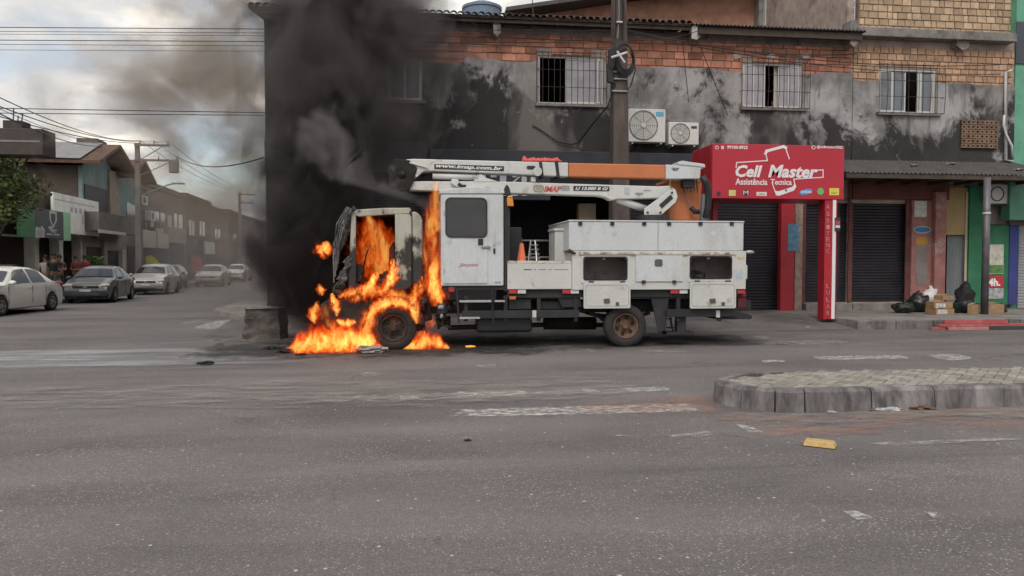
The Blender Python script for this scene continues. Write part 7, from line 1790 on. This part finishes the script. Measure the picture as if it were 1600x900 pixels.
# ---- smoke
def plume(name, rings_, mk, label, flat=.75, seed=0, amp=.16, nseg=26, maker=smoke_mat, cat='smoke', group='smoke of the burning truck', kind='stuff'):
    """hull lofted through round sections: (px, py, Y, radius in metres)"""
    cs = [(P(a, b, Y), r_) for a, b, Y, r_ in rings_]; fine = []
    for i in range(len(cs) - 1):
        for k in range(4):
            t_ = k / 4; fine.append((cs[i][0].lerp(cs[i + 1][0], t_), cs[i][1] + (cs[i + 1][1] - cs[i][1]) * t_))
    fine.append(cs[-1]); vs = []; fs = []; b = Vector(cs[0][0])
    for i, (c, r_) in enumerate(fine):
        d = (fine[min(i + 1, len(fine) - 1)][0] - fine[max(i - 1, 0)][0]).normalized(); u = Vector((1, 0, 0)) if abs(d.x) < .8 else Vector((0, 1, 0)); u = (u - d * u.dot(d)).normalized(); v = d.cross(u)
        for k in range(nseg):
            a = 2 * math.pi * k / nseg; w_ = u * math.cos(a) + v * math.sin(a) * flat
            kk = 1 + amp * (mnoise.noise(Vector((math.cos(a) * 1.3, math.sin(a) * 1.3, i * .35 + seed))) * 1.4 + .5 * mnoise.noise(Vector((math.cos(a) * 3, math.sin(a) * 3, i * .8 + seed))))
            q = c + w_ * r_ * kk - b; vs.append((q.x, q.y, q.z))
    m_ = len(fine)
    m = maker(axis=[(c - b, r_) for c, r_ in cs], flat=flat, **mk)
    for i in range(m_ - 1):
        for k in range(nseg): fs.append((i * nseg + k, i * nseg + (k + 1) % nseg, (i + 1) * nseg + (k + 1) % nseg, (i + 1) * nseg + k))
    fs += [tuple(range(nseg - 1, -1, -1)), tuple(range((m_ - 1) * nseg, m_ * nseg))]
    me = bpy.data.meshes.new(name); me.from_pydata(vs, [], fs); bm = bmesh.new(); bm.from_mesh(me); bmesh.ops.recalc_face_normals(bm, faces=bm.faces); bm.to_mesh(me); bm.free()
    me.materials.append(m); o = bpy.data.objects.new(name, me); COL.objects.link(o); o.location = b
    return tag(o, label, cat, group, kind)
plume('smoke_plume', [(508, 548, 14.7, .5), (500, 500, 14.8, 1.10), (486, 440, 15.0, 1.5), (498, 370, 15.2, 1.75), (515, 290, 15.6, 1.95), (535, 200, 16.1, 2.25), (545, 110, 16.7, 2.6), (548, 20, 17.0, 2.9), (545, -80, 17.1, 3.1), (545, -220, 17.2, 3.2)],
      dict(name='dark_smoke', col=(.23, .208, .208), dens=3.0, lo=.31, hi=.62, scale=1.0, step=.15, seed=2, zsc=.65, erode=.26, core=.2, detail=7), 'thick dark smoke plume rising from the burning cab')
plume('engine_smoke', [(505, 535, 14.3, .4), (490, 495, 14.3, .9), (474, 445, 14.35, 1.2), (468, 390, 14.4, 1.25), (476, 330, 14.6, 1.35), (492, 260, 14.9, 1.45), (510, 190, 15.3, 1.4), (525, 120, 15.6, .8)],
      dict(name='black_smoke', col=(.10, .09, .09), dens=4.5, lo=.33, hi=.54, scale=1.5, step=.2, seed=21, zsc=.7, erode=.28, core=.2), 'dense black smoke boiling round the front of the cab', amp=.12, seed=31)
plume('smoke_wisp', [(672, 326, 14.0, .2), (635, 306, 13.9, .50), (590, 294, 13.8, .70), (548, 278, 13.8, .85), (520, 250, 13.8, .95), (505, 215, 13.9, .95), (490, 180, 14.0, .6)],
      dict(name='pale_smoke', col=(.52, .485, .475), dens=1.7, lo=.33, hi=.62, scale=2.1, step=.25, seed=5, erode=.34), 'paler grey smoke curling off the cab roof', amp=.2, seed=4)
plume('smoke_drift', [(735, 170, 18.4, .5), (690, 110, 18.2, 1.4), (620, 60, 18.0, 1.9), (560, 20, 17.8, 2.1), (520, -40, 17.8, 2.1)],
      dict(name='grey_smoke', col=(.34, .32, .32), dens=1.2, lo=.34, hi=.60, scale=1.0, step=.2, seed=8, erode=.24), 'grey smoke spreading under the tiled eaves', amp=.2, seed=9)
plume('smoke_bank', [(450, 440, 25, 1.6), (410, 350, 26, 4.0), (370, 280, 27, 5.0), (335, 200, 28, 6.2), (340, 120, 29, 6.8), (385, 40, 29, 6.4), (420, -60, 29, 5.6)],
      dict(name='brown_smoke', col=(.56, .455, .36), dens=.72, lo=.38, hi=.66, scale=.42, step=.18, seed=3, zsc=1.2, erode=.24), 'thin brown smoke drifting over the side street sky', amp=.2, seed=14)
plume('smoke_haze', [(475, 470, 24, 1.0), (430, 440, 27, 2.2), (380, 425, 34, 3.6), (330, 415, 42, 4.6), (280, 405, 48, 4.4), (200, 395, 50, 3.6)],
      dict(name='low_haze', col=(.52, .47, .44), dens=.085, lo=.24, hi=.60, scale=.25, step=.25, seed=11, zsc=1, along=0, erode=.2), 'low smoke haze hanging along the parked cars of the side street', flat=1.0, amp=.12, seed=19)

# ---- flames
FG = 'flames of the burning truck'
fcount = [0]
def flame(label, rings_, heat=1.0, scale=5.0, flat=.7, **k):
    if max(r[3] for r in rings_) < .2:       # small tongues: more torn, drawn out upwards
        rings_ = [(a, b, Y, r_ * 1.35) for a, b, Y, r_ in rings_]; k.setdefault('erode', .46); k.setdefault('zsc', .55); scale *= 1.15
    fcount[0] += 1; nm = 'fire_%d' % fcount[0]
    plume('flame', rings_, dict(name=nm, heat=heat, scale=scale, seed=fcount[0] * 3.7, **k), label, flat=flat, seed=fcount[0], amp=.06, nseg=16, maker=fire_mat, cat='flame', group=FG, kind=None)
Yc = YT + .62
flame('orange flames filling the doorway of the burnt cab', [(588, 474, Yc, .30), (590, 450, Yc, .60), (595, 425, Yc, .70), (594, 398, Yc, .70), (588, 372, Yc, .58), (580, 350, Yc, .38), (574, 332, Yc, .12)], .85, 4.2)
flame('bright yellow flame licking the rear edge of the cab doorway', [(600, 456, YT - .02, .05), (606, 446, YT - .02, .13), (612, 434, YT - .02, .14), (615, 420, YT - .02, .12), (614, 404, YT - .02, .05)], 3.2, 8, lo=.18)
flame('small yellow flame on the burnt cab sill', [(566, 462, YT - .02, .05), (571, 454, YT - .02, .13), (578, 445, YT - .02, .15), (585, 434, YT - .02, .10), (588, 424, YT - .02, .04)], 3.0, 8, lo=.18)
flame('tall orange flame column between the cab and the white crew cabin', [(684, 478, YT + .45, .22), (681, 450, YT + .45, .34), (677, 410, YT + .45, .33), (675, 365, YT + .45, .31), (675, 330, YT + .45, .26), (678, 305, YT + .45, .18), (682, 285, YT + .45, .07)], 1.1, 4.5, zsc=.35)
flame('bright flame at the foot of the column behind the cab', [(690, 476, YT + .1, .10), (684, 462, YT + .1, .24), (678, 444, YT + .1, .24), (676, 426, YT + .1, .16), (678, 406, YT + .1, .06)], 2.2, 6.5, lo=.20)
flame('wide pool of orange fire on the road under the front bumper', [(450, 548, YT - .1, .10), (466, 540, YT - .1, .34), (490, 536, YT - .1, .42), (520, 535, YT - .1, .44), (550, 534, YT - .1, .44), (575, 536, YT - .1, .36), (596, 545, YT - .1, .10)], 2.3, 5.5, flat=1.0, along=0, zsc=.6, lo=.23)
flame('flame tongues leaping from the road fire below the bumper', [(524, 548, YT, .2), (522, 530, YT, .42), (518, 512, YT, .38), (512, 494, YT, .26), (508, 474, YT, .10)], .7, 5, lo=.27)
flame('orange fire on the road behind the front tyre', [(630, 547, YT + .15, .06), (648, 538, YT + .15, .26), (668, 533, YT + .15, .32), (686, 535, YT + .15, .26), (702, 545, YT + .15, .06)], 1.9, 5.5, flat=1.0, along=0, zsc=.6)
flame('flame curling up ahead of the front tyre', [(574, 545, YT - .05, .12), (571, 525, YT - .05, .20), (573, 503, YT - .05, .22), (582, 482, YT - .05, .18), (592, 466, YT - .05, .08)], 1.8, 7, lo=.20)
flame('flame arching over the top of the front tyre', [(572, 500, YT - .02, .06), (585, 482, YT - .02, .13), (602, 473, YT - .02, .14), (620, 471, YT - .02, .13), (636, 476, YT - .02, .13), (650, 490, YT - .02, .06)], 2.4, 8, flat=1.0, along=0, lo=.17)
flame('flame tongue between wheel arch and flame column', [(652, 506, YT - .02, .05), (648, 490, YT - .02, .13), (646, 470, YT - .02, .16), (652, 450, YT - .02, .14), (660, 432, YT - .02, .05)], 2.0, 7, lo=.20)
flame('small flame hanging on the burnt bumper corner', [(527, 494, YT - .1, .04), (525, 482, YT - .1, .10), (522, 470, YT - .1, .11), (519, 458, YT - .1, .04)], 3.0, 9, lo=.17)
flame('hooked flame under the burnt bumper', [(526, 500, YT - .1, .04), (534, 505, YT - .1, .10), (544, 506, YT - .1, .11), (556, 503, YT - .1, .04)], 3.0, 9, flat=1.0, along=0, lo=.17)
flame('lone flame at the front edge of the bumper', [(493, 506, YT - .05, .05), (491, 494, YT - .05, .13), (493, 482, YT - .05, .12), (497, 470, YT - .05, .04)], 2.2, 8, lo=.19)
flame('detached fireball in the smoke ahead of the cab', [(506, 405, YT + .35, .06), (504, 394, YT + .35, .17), (506, 386, YT + .35, .17), (510, 376, YT + .35, .05)], 2.4, 7, lo=.17)
flame('small detached flame low in the smoke', [(503, 462, YT + .3, .04), (501, 452, YT + .3, .11), (499, 443, YT + .3, .04)], 2.2, 8, lo=.18)
flame('low flame along the burnt cab floor', [(528, 464, YT - .05, .05), (540, 460, YT - .05, .12), (554, 456, YT - .05, .13), (568, 448, YT - .05, .05)], 1.8, 8, flat=1.0, along=0, lo=.22)
flame('dull flame glowing over the wheel arch', [(598, 464, YT + .05, .06), (612, 462, YT + .05, .16), (628, 462, YT + .05, .16), (642, 466, YT + .05, .06)], .9, 6, flat=1.0, along=0)
flame('smouldering red fire wrapped round the burnt bumper and engine', [(505, 530, YT + .55, .2), (540, 505, YT + .55, .55), (575, 492, YT + .55, .62), (615, 482, YT + .55, .60), (650, 488, YT + .55, .50), (680, 505, YT + .55, .2)], .42, 4.0, flat=.9, along=0, lo=.25, zsc=.6, dens=.5)
flame('ragged flames spilling over the cab sill onto the wheel arch', [(545, 470, YT - .06, .08), (562, 462, YT - .06, .20), (582, 456, YT - .06, .24), (604, 455, YT - .06, .20), (622, 460, YT - .06, .08)], 1.3, 6.5, flat=1.0, along=0, lo=.25, zsc=.5)
